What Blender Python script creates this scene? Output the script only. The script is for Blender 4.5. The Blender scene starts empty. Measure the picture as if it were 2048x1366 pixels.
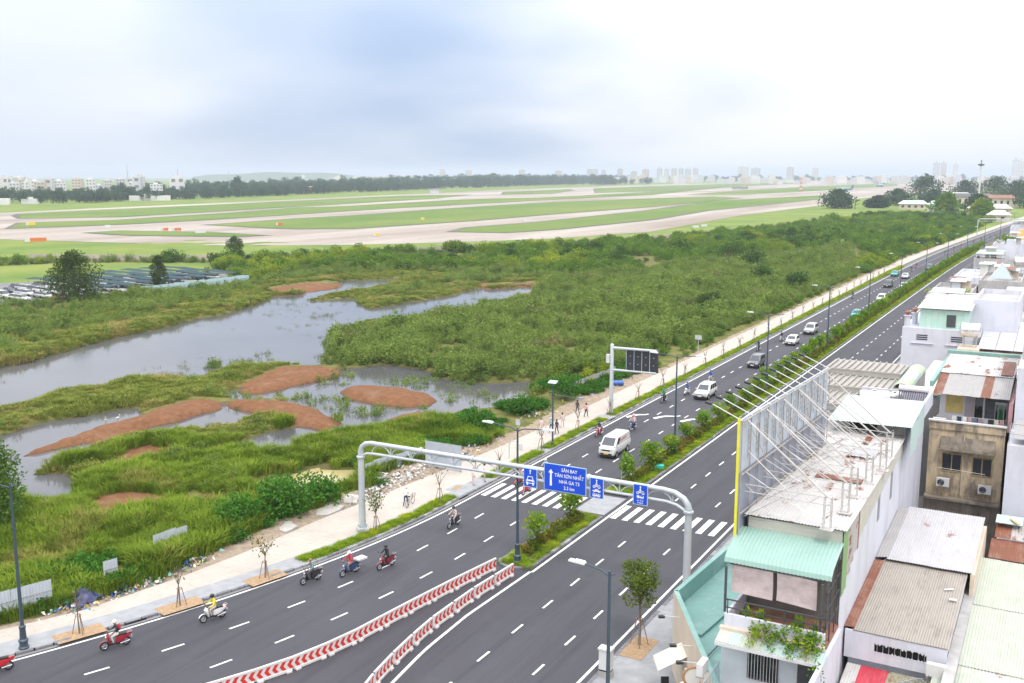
import bpy, bmesh, math, random
import numpy as np
from mathutils import Vector, Matrix, Euler
R = math.radians
scene = bpy.context.scene
COL = scene.collection

# ------------------------------------------------------------------ camera
CAM_H = 28.0
cam_d = bpy.data.cameras.new('camera')
cam_d.sensor_fit = 'HORIZONTAL'
cam_d.sensor_width = 36.0
cam_d.lens = 36.0 * 2000.0 / 2048.0
cam_d.clip_start = 0.5
cam_d.clip_end = 40000.0
cam = bpy.data.objects.new('camera', cam_d)
COL.objects.link(cam)
cam.location = (0, 0, CAM_H)
cam.rotation_euler = (R(90 - 9.425), 0, R(29.11))
scene.camera = cam

# ------------------------------------------------------------------ sky
SUN_EL, SUN_AZ = 58.0, 140.0        # azimuth clockwise from +Y
world = bpy.data.worlds.new('World')
scene.world = world
world.use_nodes = True
wn, wl = world.node_tree.nodes, world.node_tree.links
wn.clear()
w_out = wn.new('ShaderNodeOutputWorld')
sky = wn.new('ShaderNodeTexSky')
sky.sky_type = 'NISHITA'
sky.sun_disc = False
sky.sun_elevation = R(SUN_EL)
sky.sun_rotation = R(SUN_AZ)
sky.dust_density = 3.0
bg_sky = wn.new('ShaderNodeBackground')
bg_sky.inputs[1].default_value = 0.10
wl.new(sky.outputs[0], bg_sky.inputs[0])
tc = wn.new('ShaderNodeTexCoord')
sep = wn.new('ShaderNodeSeparateXYZ')
wl.new(tc.outputs['Generated'], sep.inputs[0])


def wmath(op, a, b=None, clamp=False):
    n = wn.new('ShaderNodeMath')
    n.operation = op
    n.use_clamp = clamp
    for i, v in enumerate((a, b)):
        if v is None:
            continue
        if isinstance(v, (int, float)):
            n.inputs[i].default_value = v
        else:
            wl.new(v, n.inputs[i])
    return n.outputs[0]


zc = wmath('MAXIMUM', sep.outputs[2], 0.0)
den = wmath('ADD', zc, 0.22)
comb = wn.new('ShaderNodeCombineXYZ')
wl.new(wmath('DIVIDE', sep.outputs[0], den), comb.inputs[0])
wl.new(wmath('DIVIDE', sep.outputs[1], den), comb.inputs[1])


def wnoise(scale, detail, rough, off):
    m = wn.new('ShaderNodeMapping')
    m.inputs['Location'].default_value = off
    wl.new(comb.outputs[0], m.inputs[0])
    n = wn.new('ShaderNodeTexNoise')
    n.inputs['Scale'].default_value = scale
    n.inputs['Detail'].default_value = detail
    n.inputs['Roughness'].default_value = rough
    wl.new(m.outputs[0], n.inputs['Vector'])
    return n.outputs['Fac']


n_big = wnoise(0.40, 2.0, 0.40, (3.1, 1.7, 0.0))
n_fine = wnoise(1.1, 3.0, 0.45, (0.4, 5.2, 0.0))
mixn = wmath('ADD', wmath('MULTIPLY', n_big, 0.62), wmath('MULTIPLY', n_fine, 0.38))


def lobe(direction, lo, hi):
    """a soft bank of cloud lying in one part of the sky"""
    d = Vector(direction).normalized()
    vm = wn.new('ShaderNodeVectorMath')
    vm.operation = 'DOT_PRODUCT'
    nv = wn.new('ShaderNodeVectorMath')
    nv.operation = 'NORMALIZE'
    wl.new(tc.outputs['Generated'], nv.inputs[0])
    wl.new(nv.outputs[0], vm.inputs[0])
    vm.inputs[1].default_value = d
    warped = wmath('ADD', vm.outputs['Value'], wmath('MULTIPLY', wmath('SUBTRACT', n_fine, 0.5), (1 - lo) * 1.1))
    mr = wn.new('ShaderNodeMapRange')
    mr.interpolation_type = 'SMOOTHSTEP'
    mr.inputs[1].default_value = lo
    mr.inputs[2].default_value = hi
    wl.new(warped, mr.inputs[0])
    return mr.outputs[0]


shade = wmath('MULTIPLY', wmath('SUBTRACT', mixn, 0.40), 0.55)
shade = wmath('ADD', shade, wmath('MULTIPLY', lobe((-0.60, 0.79, 0.10), 0.975, 1.0), 0.36))
shade = wmath('ADD', shade, wmath('MULTIPLY', lobe((-0.50, 0.85, 0.075), 0.985, 1.004), 0.30))
shade = wmath('ADD', shade, wmath('MULTIPLY', lobe((-0.33, 0.92, 0.165), 0.985, 1.006), 0.32))
shade = wmath('ADD', shade, wmath('MULTIPLY', lobe((-0.86, 0.50, 0.02), 0.74, 1.0), 0.31), clamp=True)
ramp = wn.new('ShaderNodeValToRGB')
el = ramp.color_ramp.elements
el[0].position = 0.05
el[0].color = (0.90, 0.90, 0.925, 1)
el[1].position = 0.95
el[1].color = (0.36, 0.47, 0.66, 1)
e = el.new(0.5)
e.color = (0.60, 0.665, 0.79, 1)
wl.new(shade, ramp.inputs[0])
bg_cloud = wn.new('ShaderNodeBackground')
# an overcast sky is brighter overhead than at the horizon
wl.new(wmath('MULTIPLY', wmath('ADD', wmath('MULTIPLY', zc, 1.75), 1.0), 0.92), bg_cloud.inputs[1])
wl.new(ramp.outputs[0], bg_cloud.inputs[0])
w_mix = wn.new('ShaderNodeMixShader')
w_mix.inputs[0].default_value = 0.94
wl.new(bg_sky.outputs[0], w_mix.inputs[1])
wl.new(bg_cloud.outputs[0], w_mix.inputs[2])
wl.new(w_mix.outputs[0], w_out.inputs['Surface'])

# ------------------------------------------------------------------ sun (veiled)
sun_d = bpy.data.lights.new('sun', 'SUN')
sun_d.energy = 1.5
sun_d.angle = R(11)
sun_d.color = (1.0, 0.95, 0.87)
sun = bpy.data.objects.new('sun', sun_d)
COL.objects.link(sun)
sd = Vector((math.sin(R(SUN_AZ)) * math.cos(R(SUN_EL)), math.cos(R(SUN_AZ)) * math.cos(R(SUN_EL)), math.sin(R(SUN_EL))))
sun.rotation_euler = sd.to_track_quat('Z', 'Y').to_euler()
sun.location = sd * 300

vs = scene.view_settings
vs.view_transform = 'Standard'
vs.look = 'None'
vs.exposure = 0.33
vs.gamma = 1.0
vs.use_curve_mapping = False
cy = scene.cycles
cy.max_bounces = 5
cy.diffuse_bounces = 2
cy.glossy_bounces = 2
cy.transmission_bounces = 2
cy.transparent_max_bounces = 6
cy.volume_bounces = 0
cy.use_denoising = True
cy.caustics_reflective = False
cy.caustics_refractive = False
# ---- plan of the place, metres (x across the road, y along it)
LAKE = [(-131.7,82.1),(-135.5,89.2),(-136.7,95.5),(-139.8,104.0),(-142.3,111.1),(-144.6,117.9),(-145.3,123.0),(-145.1,130.0),(-149.2,138.0),(-149.7,149.9),(-156.2,167.0),(-162.2,182.2),(-166.0,192.9),(-169.5,214.2),(-161.8,223.1),(-156.6,217.0),(-155.0,208.2),(-154.0,194.6),(-155.1,184.5),(-154.0,176.2),(-148.8,171.8),(-145.0,181.2),(-136.8,173.5),(-127.4,167.5),(-128.6,180.0),(-126.9,191.3),(-126.0,203.0),(-129.4,215.8),(-121.7,228.1),(-115.9,218.3),(-115.2,201.1),(-114.5,178.4),(-113.6,165.8),(-118.5,159.0),(-119.5,150.7),(-118.0,144.3),(-109.6,130.0),(-103.3,120.0),(-100.7,115.6),(-105.5,109.7),(-108.7,106.6),(-111.8,99.6),(-115.0,93.3),(-113.7,88.3),(-115.6,83.0),(-114.1,76.9),(-114.3,74.8),(-114.0,70.7)]
POND_A = [(-100.2,62.4),(-100.5,65.5),(-100.9,68.7),(-101.0,72.2),(-99.3,76.9),(-98.0,80.2),(-94.4,78.8),(-93.7,71.7),(-92.4,63.3),(-94.0,62.4),(-93.9,58.3)]
POND_B = [(-92.1,61.2),(-93.4,68.7),(-90.5,70.8),(-89.8,77.2),(-90.4,88.7),(-85.5,89.2),(-84.6,87.6),(-85.5,82.6),(-86.5,81.2),(-86.6,75.8),(-88.9,71.7),(-88.5,65.9),(-88.2,61.7),(-86.8,59.3),(-86.5,57.6)]
POND_C = [(-94.5,92.9),(-94.6,94.6),(-94.2,98.4),(-93.3,104.2),(-92.0,113.4),(-88.6,118.6),(-80.0,117.8),(-74.8,113.8),(-69.1,115.0),(-64.0,118.6),(-60.9,111.7),(-60.9,105.1),(-64.4,100.1),(-64.3,93.6),(-67.4,90.0),(-68.6,87.7),(-69.1,86.7),(-70.2,82.8),(-71.5,79.5),(-73.7,74.2),(-74.6,72.4),(-75.3,75.1),(-75.7,78.3),(-74.7,83.1),(-72.7,86.2),(-73.6,91.2),(-78.4,94.5),(-87.6,95.8),(-93.4,93.6)]
YPOND = [(-64.8,65.9),(-65.2,68.0),(-62.9,70.5),(-60.9,73.1),(-58.8,74.7),(-57.3,73.0),(-57.1,70.2),(-57.5,67.6),(-59.2,64.2),(-62.8,64.2)]
SPOND = [(-83.9,57.2),(-82.5,58.4),(-78.5,55.9),(-76.2,53.2),(-77.9,53.0)]
DIKE1 = [(-93.8,62.5),(-94.7,65.5),(-95.9,72.8),(-96.9,75.0),(-96.0,81.3),(-95.9,89.4),(-92.9,91.1),(-90.1,88.6),(-90.5,82.9),(-90.1,70.4),(-92.0,69.3),(-92.2,61.7)]
DIKE2 = [(-92.8,91.2),(-91.7,92.6),(-83.8,93.4),(-77.9,92.9),(-73.1,90.6),(-72.1,85.6),(-78.0,86.9),(-84.6,88.2),(-90.2,89.1)]
DIKE3 = [(-70.0,105.4),(-69.4,103.0),(-70.7,100.9),(-73.6,99.7),(-77.5,99.7),(-81.3,100.9),(-84.1,103.1),(-85.1,105.7),(-83.8,108.0),(-80.6,109.3),(-76.4,109.1),(-72.6,107.7)]
DIKE4 = [(-69.4,94.1),(-69.6,97.0),(-67.1,99.6),(-64.9,96.6),(-65.4,94.1)]
RBANK = [(-96.3,96.4),(-98.0,101.2),(-99.8,109.3),(-98.6,114.5),(-94.1,116.1),(-91.0,112.4),(-91.4,104.0),(-92.6,97.4)]
RBANK2 = [(-172.5,183.7),(-174.9,192.6),(-174.5,203.8),(-170.5,213.4),(-163.6,204.3),(-164.5,195.8),(-163.4,181.6)]
RBANK3 = [(-135.3,225.7),(-123.9,240.8),(-119.2,231.8),(-130.4,217.4)]
RP1 = [(-80.3,64.0),(-82.4,67.0),(-81.4,69.5),(-77.9,69.5),(-76.5,68.0),(-78.8,67.5),(-79.5,65.6)]
RP2 = [(-70.6,53.4),(-72.4,56.3),(-69.8,58.1),(-66.8,58.9),(-65.9,57.9),(-67.6,56.2),(-68.1,53.2)]
RP3 = [(-65.2,61.5),(-62.6,61.8),(-59.6,62.0),(-58.9,61.0),(-61.5,59.5),(-63.8,59.9)]
YP2 = [(-63.3,58.0),(-63.3,59.6),(-60.5,59.6),(-60.3,58.3),(-62.1,57.6)]
DIRT = [(-54.4,50.6),(-54.1,54.2),(-54.1,56.5),(-54.7,61.2),(-54.0,62.7),(-53.8,68.6),(-54.5,72.5),(-54.5,79.1),(-54.3,84.4),(-53.1,88.4),(-51.7,94.8),(-52.3,103.1),(-52.7,115.4),(-52.4,124.6),(-52.8,136.8),(-50.2,136.0),(-49.3,117.3),(-48.6,102.3),(-49.3,86.1),(-50.7,78.7),(-52.4,65.4),(-51.6,55.7),(-51.7,51.0),(-51.9,49.3)]
MARSH = [(-103.1,118.2),(-111.0,133.0),(-115.9,143.3),(-116.0,155.6),(-109.5,161.6),(-110.6,176.2),(-111.6,197.1),(-115.0,218.2),(-119.1,243.5),(-102.1,305.8),(-83.1,390.4),(-78.6,424.8),(-50.3,281.8),(-52.8,229.8),(-53.6,185.1),(-52.8,159.6),(-57.9,156.7),(-57.0,128.0),(-63.2,118.6),(-75.3,114.6),(-80.1,118.5),(-88.2,118.0),(-91.5,113.9)]
FIELD_LEFT = [(-299.9,176.2),(-292.7,195.6),(-281.6,214.2),(-260.3,226.1),(-241.9,236.3),(-218.6,212.4),(-221.9,192.4),(-229.6,179.0),(-236.1,157.2),(-236.7,138.5)]
CARLOT = [(-192.8,115.2),(-202.3,134.4),(-196.4,143.6),(-194.8,152.8),(-194.1,168.1),(-194.0,187.4),(-199.4,201.8),(-216.7,213.5),(-221.9,192.4),(-229.6,179.0),(-243.8,162.5),(-241.8,141.5)]
CONC = [(-488.1,276.4),(-414.8,278.2),(-376.5,284.0),(-340.5,289.3),(-306.5,294.5),(-272.8,313.2),(-256.4,325.7),(-228.1,359.2),(-202.4,404.7),(-184.9,474.6),(-205.4,703.6),(-209.8,975.6),(-231.8,1237.8),(-225.3,1515.8),(-193.8,1945.0),(-52.5,2709.8),(-199.9,10016.3),(-995.5,7189.0),(-1197.2,4206.8),(-1141.1,2919.4),(-975.1,1722.8),(-877.4,1239.3),(-835.7,1061.0),(-775.3,771.4),(-731.3,570.5),(-709.6,477.7),(-684.2,388.5)]
I1 = [(-271.8,426.2),(-244.2,431.4),(-236.5,472.8),(-235.4,603.6),(-257.2,779.1),(-259.8,947.8),(-266.8,1247.5),(-313.9,1466.5),(-350.3,1091.1),(-299.9,768.6),(-281.3,538.7),(-285.1,466.2)]
I2 = [(-433.4,418.6),(-373.4,408.1),(-356.0,409.1),(-334.5,424.0),(-330.2,482.9),(-327.7,536.0),(-332.7,664.8),(-333.5,854.4),(-366.9,1254.0),(-420.8,1310.1),(-457.6,1171.7),(-484.3,967.7),(-470.6,769.8),(-442.6,561.4),(-445.5,512.4),(-437.4,463.1)]
I2B = [(-500.1,1426.9),(-429.3,1466.4),(-416.9,1887.2),(-422.8,2895.6),(-592.9,4055.5),(-588.4,2660.8),(-551.5,1883.0)]
I3 = [(-423.6,331.5),(-396.6,327.3),(-384.6,327.1),(-335.3,343.4),(-331.7,356.5),(-376.9,362.6),(-425.3,351.2)]
I4 = [(-492.8,335.8),(-479.6,396.3),(-480.7,462.9),(-494.6,569.1),(-509.2,694.1),(-520.0,850.6),(-535.0,1068.9),(-540.1,1382.7),(-728.2,2333.5),(-867.2,3628.3),(-1028.2,4300.9),(-638.7,1634.9),(-590.1,1129.7),(-623.1,1079.5),(-627.8,989.2),(-583.6,740.6),(-599.5,690.0),(-559.0,573.4),(-531.0,439.0),(-548.2,382.7)]
I5 = [(-649.7,450.1),(-602.3,420.7),(-566.1,468.2),(-595.4,610.8),(-635.4,806.5),(-687.8,1043.5),(-777.7,1272.3),(-823.1,1162.6),(-781.0,991.6),(-728.4,724.6),(-710.6,644.4),(-694.9,542.0),(-676.9,473.1)]
I6 = [(-738.4,1294.2),(-713.1,1402.0),(-829.3,1728.3),(-911.2,1882.3),(-856.6,1513.5)]
I7 = [(-680.0,1497.8),(-658.7,1686.1),(-760.0,2435.1),(-1067.8,4466.5),(-1042.4,3663.5),(-981.6,2511.5),(-916.2,2017.7)]

# ------------------------------------------------------------------ helpers
rng = random.Random(7)
nrng = np.random.default_rng(11)
MATS = {}


def nmath(nt, op, a, b=None, clamp=False):
    n = nt.nodes.new('ShaderNodeMath')
    n.operation = op
    n.use_clamp = clamp
    for i, v in enumerate((a, b)):
        if v is None:
            continue
        if isinstance(v, (int, float)):
            n.inputs[i].default_value = v
        else:
            nt.links.new(v, n.inputs[i])
    return n.outputs[0]


def mixc(nt, fac, a, b, mode='MIX'):
    n = nt.nodes.new('ShaderNodeMix')
    n.data_type = 'RGBA'
    n.blend_type = mode
    for k, v in ((0, fac), (6, a), (7, b)):
        if isinstance(v, (int, float)):
            n.inputs[k].default_value = v
        elif isinstance(v, (tuple, list)):
            n.inputs[k].default_value = (*v[:3], 1)
        else:
            nt.links.new(v, n.inputs[k])
    return n.outputs[2]


def noise(nt, scale, detail=4.0, rough=0.55, coord='POS', stretch=None):
    if coord == 'POS':
        g = nt.nodes.new('ShaderNodeNewGeometry').outputs['Position']
    else:
        g = nt.nodes.new('ShaderNodeTexCoord').outputs['Object']
    if stretch:
        m = nt.nodes.new('ShaderNodeMapping')
        m.inputs['Scale'].default_value = stretch
        nt.links.new(g, m.inputs[0])
        g = m.outputs[0]
    n = nt.nodes.new('ShaderNodeTexNoise')
    n.inputs['Scale'].default_value = scale
    n.inputs['Detail'].default_value = detail
    n.inputs['Roughness'].default_value = rough
    nt.links.new(g, n.inputs['Vector'])
    return n.outputs['Fac']


def ramp01(nt, v, lo, hi):
    n = nt.nodes.new('ShaderNodeMapRange')
    n.inputs[1].default_value = lo
    n.inputs[2].default_value = hi
    nt.links.new(v, n.inputs[0])
    return n.outputs[0]


def new_mat(name):
    m = bpy.data.materials.new(name)
    m.use_nodes = True
    nt = m.node_tree
    p = nt.nodes['Principled BSDF']
    return m, nt, p


def mat(name, col, rough=0.7, metal=0.0, var=0.12, scale=1.5, bump=0.0, dirt=None, dirt_amt=0.35, dscale=0.6, spec=0.5, stretch=None, coat=0.0):
    """painted / plain surface with uneven tone and blotches of dirt"""
    if name in MATS:
        return MATS[name]
    m, nt, p = new_mat(name)
    c = tuple(col)
    if var > 0:
        f = noise(nt, scale, 5, 0.6)
        lo = tuple(max(0, x * (1 - var)) for x in c)
        hi = tuple(min(1, x * (1 + var)) for x in c)
        cc = mixc(nt, ramp01(nt, f, 0.3, 0.7), lo, hi)
    else:
        cc = mixc(nt, 0.0, c, c)
    if dirt:
        f2 = noise(nt, dscale, 7, 0.68, stretch=stretch)
        cc = mixc(nt, nmath(nt, 'MULTIPLY', ramp01(nt, f2, 0.48, 0.72), dirt_amt), cc, dirt)
    nt.links.new(cc, p.inputs['Base Color'])
    p.inputs['Roughness'].default_value = rough
    p.inputs['Metallic'].default_value = metal
    p.inputs['Specular IOR Level'].default_value = spec
    if coat:
        p.inputs['Coat Weight'].default_value = coat
        p.inputs['Coat Roughness'].default_value = 0.08
    if bump:
        b = nt.nodes.new('ShaderNodeBump')
        b.inputs['Strength'].default_value = bump
        b.inputs['Distance'].default_value = 0.03
        nt.links.new(noise(nt, scale * 8, 4, 0.6), b.inputs['Height'])
        nt.links.new(b.outputs[0], p.inputs['Normal'])
    MATS[name] = m
    return m


def glass_mat(name, col=(0.02, 0.025, 0.03), rough=0.06):
    if name in MATS:
        return MATS[name]
    m, nt, p = new_mat(name)
    p.inputs['Base Color'].default_value = (*col, 1)
    p.inputs['Roughness'].default_value = rough
    p.inputs['Specular IOR Level'].default_value = 0.8
    MATS[name] = m
    return m


def foliage_mat(name, dark, light, yellow=None, ymin=0.55, yscale=0.05, trans=0.25, vscale=0.35):
    """leaf colour that differs from plant to plant and from patch to patch"""
    m, nt, p = new_mat(name)
    oi = nt.nodes.new('ShaderNodeObjectInfo').outputs['Random']
    n1 = noise(nt, vscale, 3, 0.6)
    f = nmath(nt, 'ADD', nmath(nt, 'MULTIPLY', oi, 0.45), nmath(nt, 'MULTIPLY', ramp01(nt, n1, 0.3, 0.7), 0.55))
    c = mixc(nt, f, dark, light)
    if yellow:
        n2 = noise(nt, yscale, 4, 0.6)
        c = mixc(nt, ramp01(nt, n2, ymin, ymin + 0.14), c, yellow)
    d = nt.nodes.new('ShaderNodeBsdfDiffuse')
    t = nt.nodes.new('ShaderNodeBsdfTranslucent')
    nt.links.new(c, d.inputs[0])
    c2 = mixc(nt, 1.0, c, (1.0, 1.0, 0.55), 'MULTIPLY')
    nt.links.new(c2, t.inputs[0])
    mx = nt.nodes.new('ShaderNodeMixShader')
    mx.inputs[0].default_value = trans
    nt.links.new(d.outputs[0], mx.inputs[1])
    nt.links.new(t.outputs[0], mx.inputs[2])
    nt.links.new(mx.outputs[0], nt.nodes['Material Output'].inputs[0])
    nt.nodes.remove(p)
    MATS[name] = m
    return m


class MB:
    """collects faces of one piece"""

    def __init__(self):
        self.v, self.f, self.m = [], [], []

    def face(self, pts, mi=0):
        b = len(self.v)
        self.v.extend([tuple(p) for p in pts])
        self.f.append(tuple(range(b, b + len(pts))))
        self.m.append(mi)

    def raw(self, vs, fs, mi=0):
        b = len(self.v)
        self.v.extend([tuple(p) for p in vs])
        for f in fs:
            self.f.append(tuple(i + b for i in f))
            self.m.append(mi)

    def box(self, x0, x1, y0, y1, z0, z1, mi=0):
        vs = [(x0, y0, z0), (x1, y0, z0), (x1, y1, z0), (x0, y1, z0), (x0, y0, z1), (x1, y0, z1), (x1, y1, z1), (x0, y1, z1)]
        self.raw(vs, [(0, 3, 2, 1), (4, 5, 6, 7), (0, 1, 5, 4), (1, 2, 6, 5), (2, 3, 7, 6), (3, 0, 4, 7)], mi)
        return self

    def cbox(self, c, s, rz=0.0, mi=0, rx=0.0, ry=0.0):
        M = Matrix.Translation(c) @ Euler((rx, ry, rz)).to_matrix().to_4x4()
        h = [d / 2 for d in s]
        vs = [M @ Vector((sx * h[0], sy * h[1], sz * h[2])) for sz in (-1, 1) for sx, sy in ((-1, -1), (1, -1), (1, 1), (-1, 1))]
        self.raw(vs, [(0, 3, 2, 1), (4, 5, 6, 7), (0, 1, 5, 4), (1, 2, 6, 5), (2, 3, 7, 6), (3, 0, 4, 7)], mi)
        return self

    def prism(self, poly, z0, z1, mi=0, mi_top=None):
        n = len(poly)
        a = sum(poly[i][0] * poly[(i + 1) % n][1] - poly[(i + 1) % n][0] * poly[i][1] for i in range(n))
        if a < 0:
            poly = poly[::-1]
        vs = [(p[0], p[1], z0) for p in poly] + [(p[0], p[1], z1) for p in poly]
        self.raw(vs, [(i, (i + 1) % n, n + (i + 1) % n, n + i) for i in range(n)] + [tuple(range(n))[::-1]], mi)
        self.raw([(p[0], p[1], z1) for p in poly], [tuple(range(n))], mi if mi_top is None else mi_top)
        return self

    def tube(self, pts, rad, n=8, mi=0, caps=True, flat=1.0):
        pts = [Vector(p) for p in pts]
        rads = rad if isinstance(rad, (list, tuple)) else [rad] * len(pts)
        rings = []
        up = Vector((0, 0, 1))
        prev = None
        for i, p in enumerate(pts):
            t = (pts[min(i + 1, len(pts) - 1)] - pts[max(i - 1, 0)])
            if t.length < 1e-9:
                t = Vector((0, 0, 1))
            t.normalize()
            if prev is None:
                a = up if abs(t.dot(up)) < 0.95 else Vector((1, 0, 0))
                u = a.cross(t).normalized()
            else:
                u = (prev - t * prev.dot(t))
                u = u.normalized() if u.length > 1e-6 else up.cross(t).normalized()
            prev = u
            w = t.cross(u)
            rings.append([p + (u * math.cos(2 * math.pi * k / n) + w * math.sin(2 * math.pi * k / n) * flat) * rads[i] for k in range(n)])
        vs = [q for r in rings for q in r]
        fs = []
        for i in range(len(pts) - 1):
            for k in range(n):
                fs.append((i * n + k, i * n + (k + 1) % n, (i + 1) * n + (k + 1) % n, (i + 1) * n + k))
        if caps:
            fs.append(tuple(range(n))[::-1])
            fs.append(tuple((len(pts) - 1) * n + k for k in range(n)))
        self.raw(vs, fs, mi)
        return self

    def cyl(self, p0, p1, r0, r1=None, n=10, mi=0):
        return self.tube([p0, p1], [r0, r0 if r1 is None else r1], n, mi)

    def lathe(self, prof, n=14, c=(0, 0, 0), mi=0):
        vs = [(c[0] + r * math.cos(2 * math.pi * k / n), c[1] + r * math.sin(2 * math.pi * k / n), c[2] + z) for r, z in prof for k in range(n)]
        fs = [(i * n + k, i * n + (k + 1) % n, (i + 1) * n + (k + 1) % n, (i + 1) * n + k) for i in range(len(prof) - 1) for k in range(n)]
        fs += [tuple(range(n))[::-1], tuple((len(prof) - 1) * n + k for k in range(n))]
        self.raw(vs, fs, mi)
        return self

    def torus(self, c, r, t, axis='X', n=18, k=6, mi=0, flat=1.0):
        vs, fs = [], []
        for i in range(n):
            a = 2 * math.pi * i / n
            for j in range(k):
                b = 2 * math.pi * j / k
                rr = r + t * math.cos(b)
                o = t * math.sin(b) * flat
                if axis == 'X':
                    vs.append((c[0] + o, c[1] + rr * math.cos(a), c[2] + rr * math.sin(a)))
                elif axis == 'Y':
                    vs.append((c[0] + rr * math.cos(a), c[1] + o, c[2] + rr * math.sin(a)))
                else:
                    vs.append((c[0] + rr * math.cos(a), c[1] + rr * math.sin(a), c[2] + o))
                fs.append((i * k + j, ((i + 1) % n) * k + j, ((i + 1) % n) * k + (j + 1) % k, i * k + (j + 1) % k))
        self.raw(vs, fs, mi)
        return self

    def ball(self, c, r, n=10, m=7, mi=0):
        rx, ry, rz = r if isinstance(r, (tuple, list)) else (r, r, r)
        vs, fs = [], []
        for i in range(m + 1):
            a = math.pi * i / m
            for k in range(n):
                b = 2 * math.pi * k / n
                vs.append((c[0] + rx * math.sin(a) * math.cos(b), c[1] + ry * math.sin(a) * math.sin(b), c[2] + rz * math.cos(a)))
        for i in range(m):
            for k in range(n):
                fs.append((i * n + k, (i + 1) * n + k, (i + 1) * n + (k + 1) % n, i * n + (k + 1) % n))
        self.raw(vs, fs, mi)
        return self

    def mesh(self, name, mats, smooth=False):
        me = bpy.data.meshes.new(name)
        me.from_pydata(self.v, [], self.f)
        for m_ in mats if isinstance(mats, (list, tuple)) else [mats]:
            me.materials.append(m_)
        if len(set(self.m)) > 1:
            me.polygons.foreach_set('material_index', self.m)
        if smooth:
            me.polygons.foreach_set('use_smooth', [True] * len(me.polygons))
            if smooth != 'all':
                try:
                    me.set_sharp_from_angle(angle=R(40))
                except Exception:
                    pass
        me.update()
        return me

    def build(self, name, mats, parent=None, smooth=False, loc=None, label=None):
        me = self.mesh(name, mats, smooth)
        return link(name, me, parent, loc, label)


def link(name, me, parent=None, loc=None, label=None, rot=None):
    o = bpy.data.objects.new(name, me)
    COL.objects.link(o)
    if parent:
        o.parent = parent
    if loc is not None:
        o.location = loc
    if rot is not None:
        o.rotation_euler = rot
    if label:
        o['label'] = label
    return o


def tag(o, label, cat, group=None, kind=None):
    if label:
        o['label'] = label
    if cat:
        o['category'] = cat
    if group:
        o['group'] = group
    if kind:
        o['kind'] = kind
    return o


def struct(o):
    o['kind'] = 'structure'
    return o


def thing(name, label, cat, loc=(0, 0, 0), rz=0.0, group=None):
    o = bpy.data.objects.new(name, None)
    o.empty_display_size = 0.3
    COL.objects.link(o)
    o.location = loc
    o.rotation_euler = (0, 0, rz)
    return tag(o, label, cat, group)


def copy_tree(o, parent=None):
    c = o.copy()
    COL.objects.link(c)
    c.parent = parent
    for ch in o.children:
        copy_tree(ch, c)
    return c


def inpoly(px_, py_, poly):
    px_, py_ = np.asarray(px_), np.asarray(py_)
    ins = np.zeros(px_.shape, bool)
    n = len(poly)
    for i in range(n):
        x1, y1 = poly[i]
        x2, y2 = poly[(i + 1) % n]
        if y1 == y2:
            continue
        c = (y1 > py_) != (y2 > py_)
        ins ^= c & (px_ < (x2 - x1) * (py_ - y1) / (y2 - y1) + x1)
    return ins


def sdist(px_, py_, poly):
    """signed distance, negative inside"""
    px_, py_ = np.asarray(px_, float), np.asarray(py_, float)
    d = np.full(px_.shape, 1e9)
    n = len(poly)
    for i in range(n):
        x1, y1 = poly[i]
        x2, y2 = poly[(i + 1) % n]
        dx, dy = x2 - x1, y2 - y1
        L = dx * dx + dy * dy + 1e-12
        t = np.clip(((px_ - x1) * dx + (py_ - y1) * dy) / L, 0, 1)
        d = np.minimum(d, np.hypot(px_ - x1 - t * dx, py_ - y1 - t * dy))
    return np.where(inpoly(px_, py_, poly), -d, d)


def fnoise(x, y, s, seed=0):
    """smooth value noise, numpy"""
    r_ = np.random.default_rng(seed)
    T = r_.random((64, 64))
    x, y = np.asarray(x) / s, np.asarray(y) / s
    xi, yi = np.floor(x).astype(int), np.floor(y).astype(int)
    fx, fy = x - xi, y - yi
    fx, fy = fx * fx * (3 - 2 * fx), fy * fy * (3 - 2 * fy)
    g_ = lambda a, b: T[a % 64, b % 64]
    return (g_(xi, yi) * (1 - fx) + g_(xi + 1, yi) * fx) * (1 - fy) + (g_(xi, yi + 1) * (1 - fx) + g_(xi + 1, yi + 1) * fx) * fy


def far_shift(Y):
    """the road swings gently to the right in the distance"""
    Y = np.asarray(Y, float)
    return 0.05 * (np.sqrt((Y - 370) ** 2 + 3600) + (Y - 370)) / 2


def edge_l(Y):
    """white edge line on the far side; the carriageway flares where it nears the junction"""
    Y = np.asarray(Y, float)
    return -44.5 - 0.0058 * np.clip(70 - Y, 0, None) ** 2 + far_shift(Y)


def line_a(Y):
    Y = np.asarray(Y, float)
    return -41.4 - 0.0076 * np.clip(62 - Y, 0, None) ** 2 + far_shift(Y)


def line_b(Y):
    Y = np.asarray(Y, float)
    return -38.0 - 0.0064 * np.clip(62 - Y, 0, None) ** 2 + far_shift(Y)

# ------------------------------------------------------------------ ground
AIRSIDE = [(-420, 160), (-301.3, 212.1), (-263.3, 228.7), (-236.1, 243.9), (-189.6, 331.1), (-156, 418.4), (-137, 535), (-500, 535), (-900, 160)]
PONDS = [LAKE, POND_A, POND_B, POND_C, SPOND]
DIKES = [([(x * 0.983, y * 0.983) for x, y in p], h) for p, h in ((DIKE1, 0.85), (DIKE2, 0.85), (DIKE3, 0.85), (DIKE4, 0.7), (RBANK, 0.75), (RBANK2, 0.5), (RBANK3, 0.45))]


def walk_out(Y):
    """outer edge of the far pavement"""
    return np.interp(Y, [20, 35.6, 39.8, 46.6, 53, 61, 68.7, 79, 90, 1000], [-64, -56.3, -54.3, -53.0, -52.3, -52.2, -51.6, -50.9, -50.2, -50.0]) + far_shift(Y)


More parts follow.
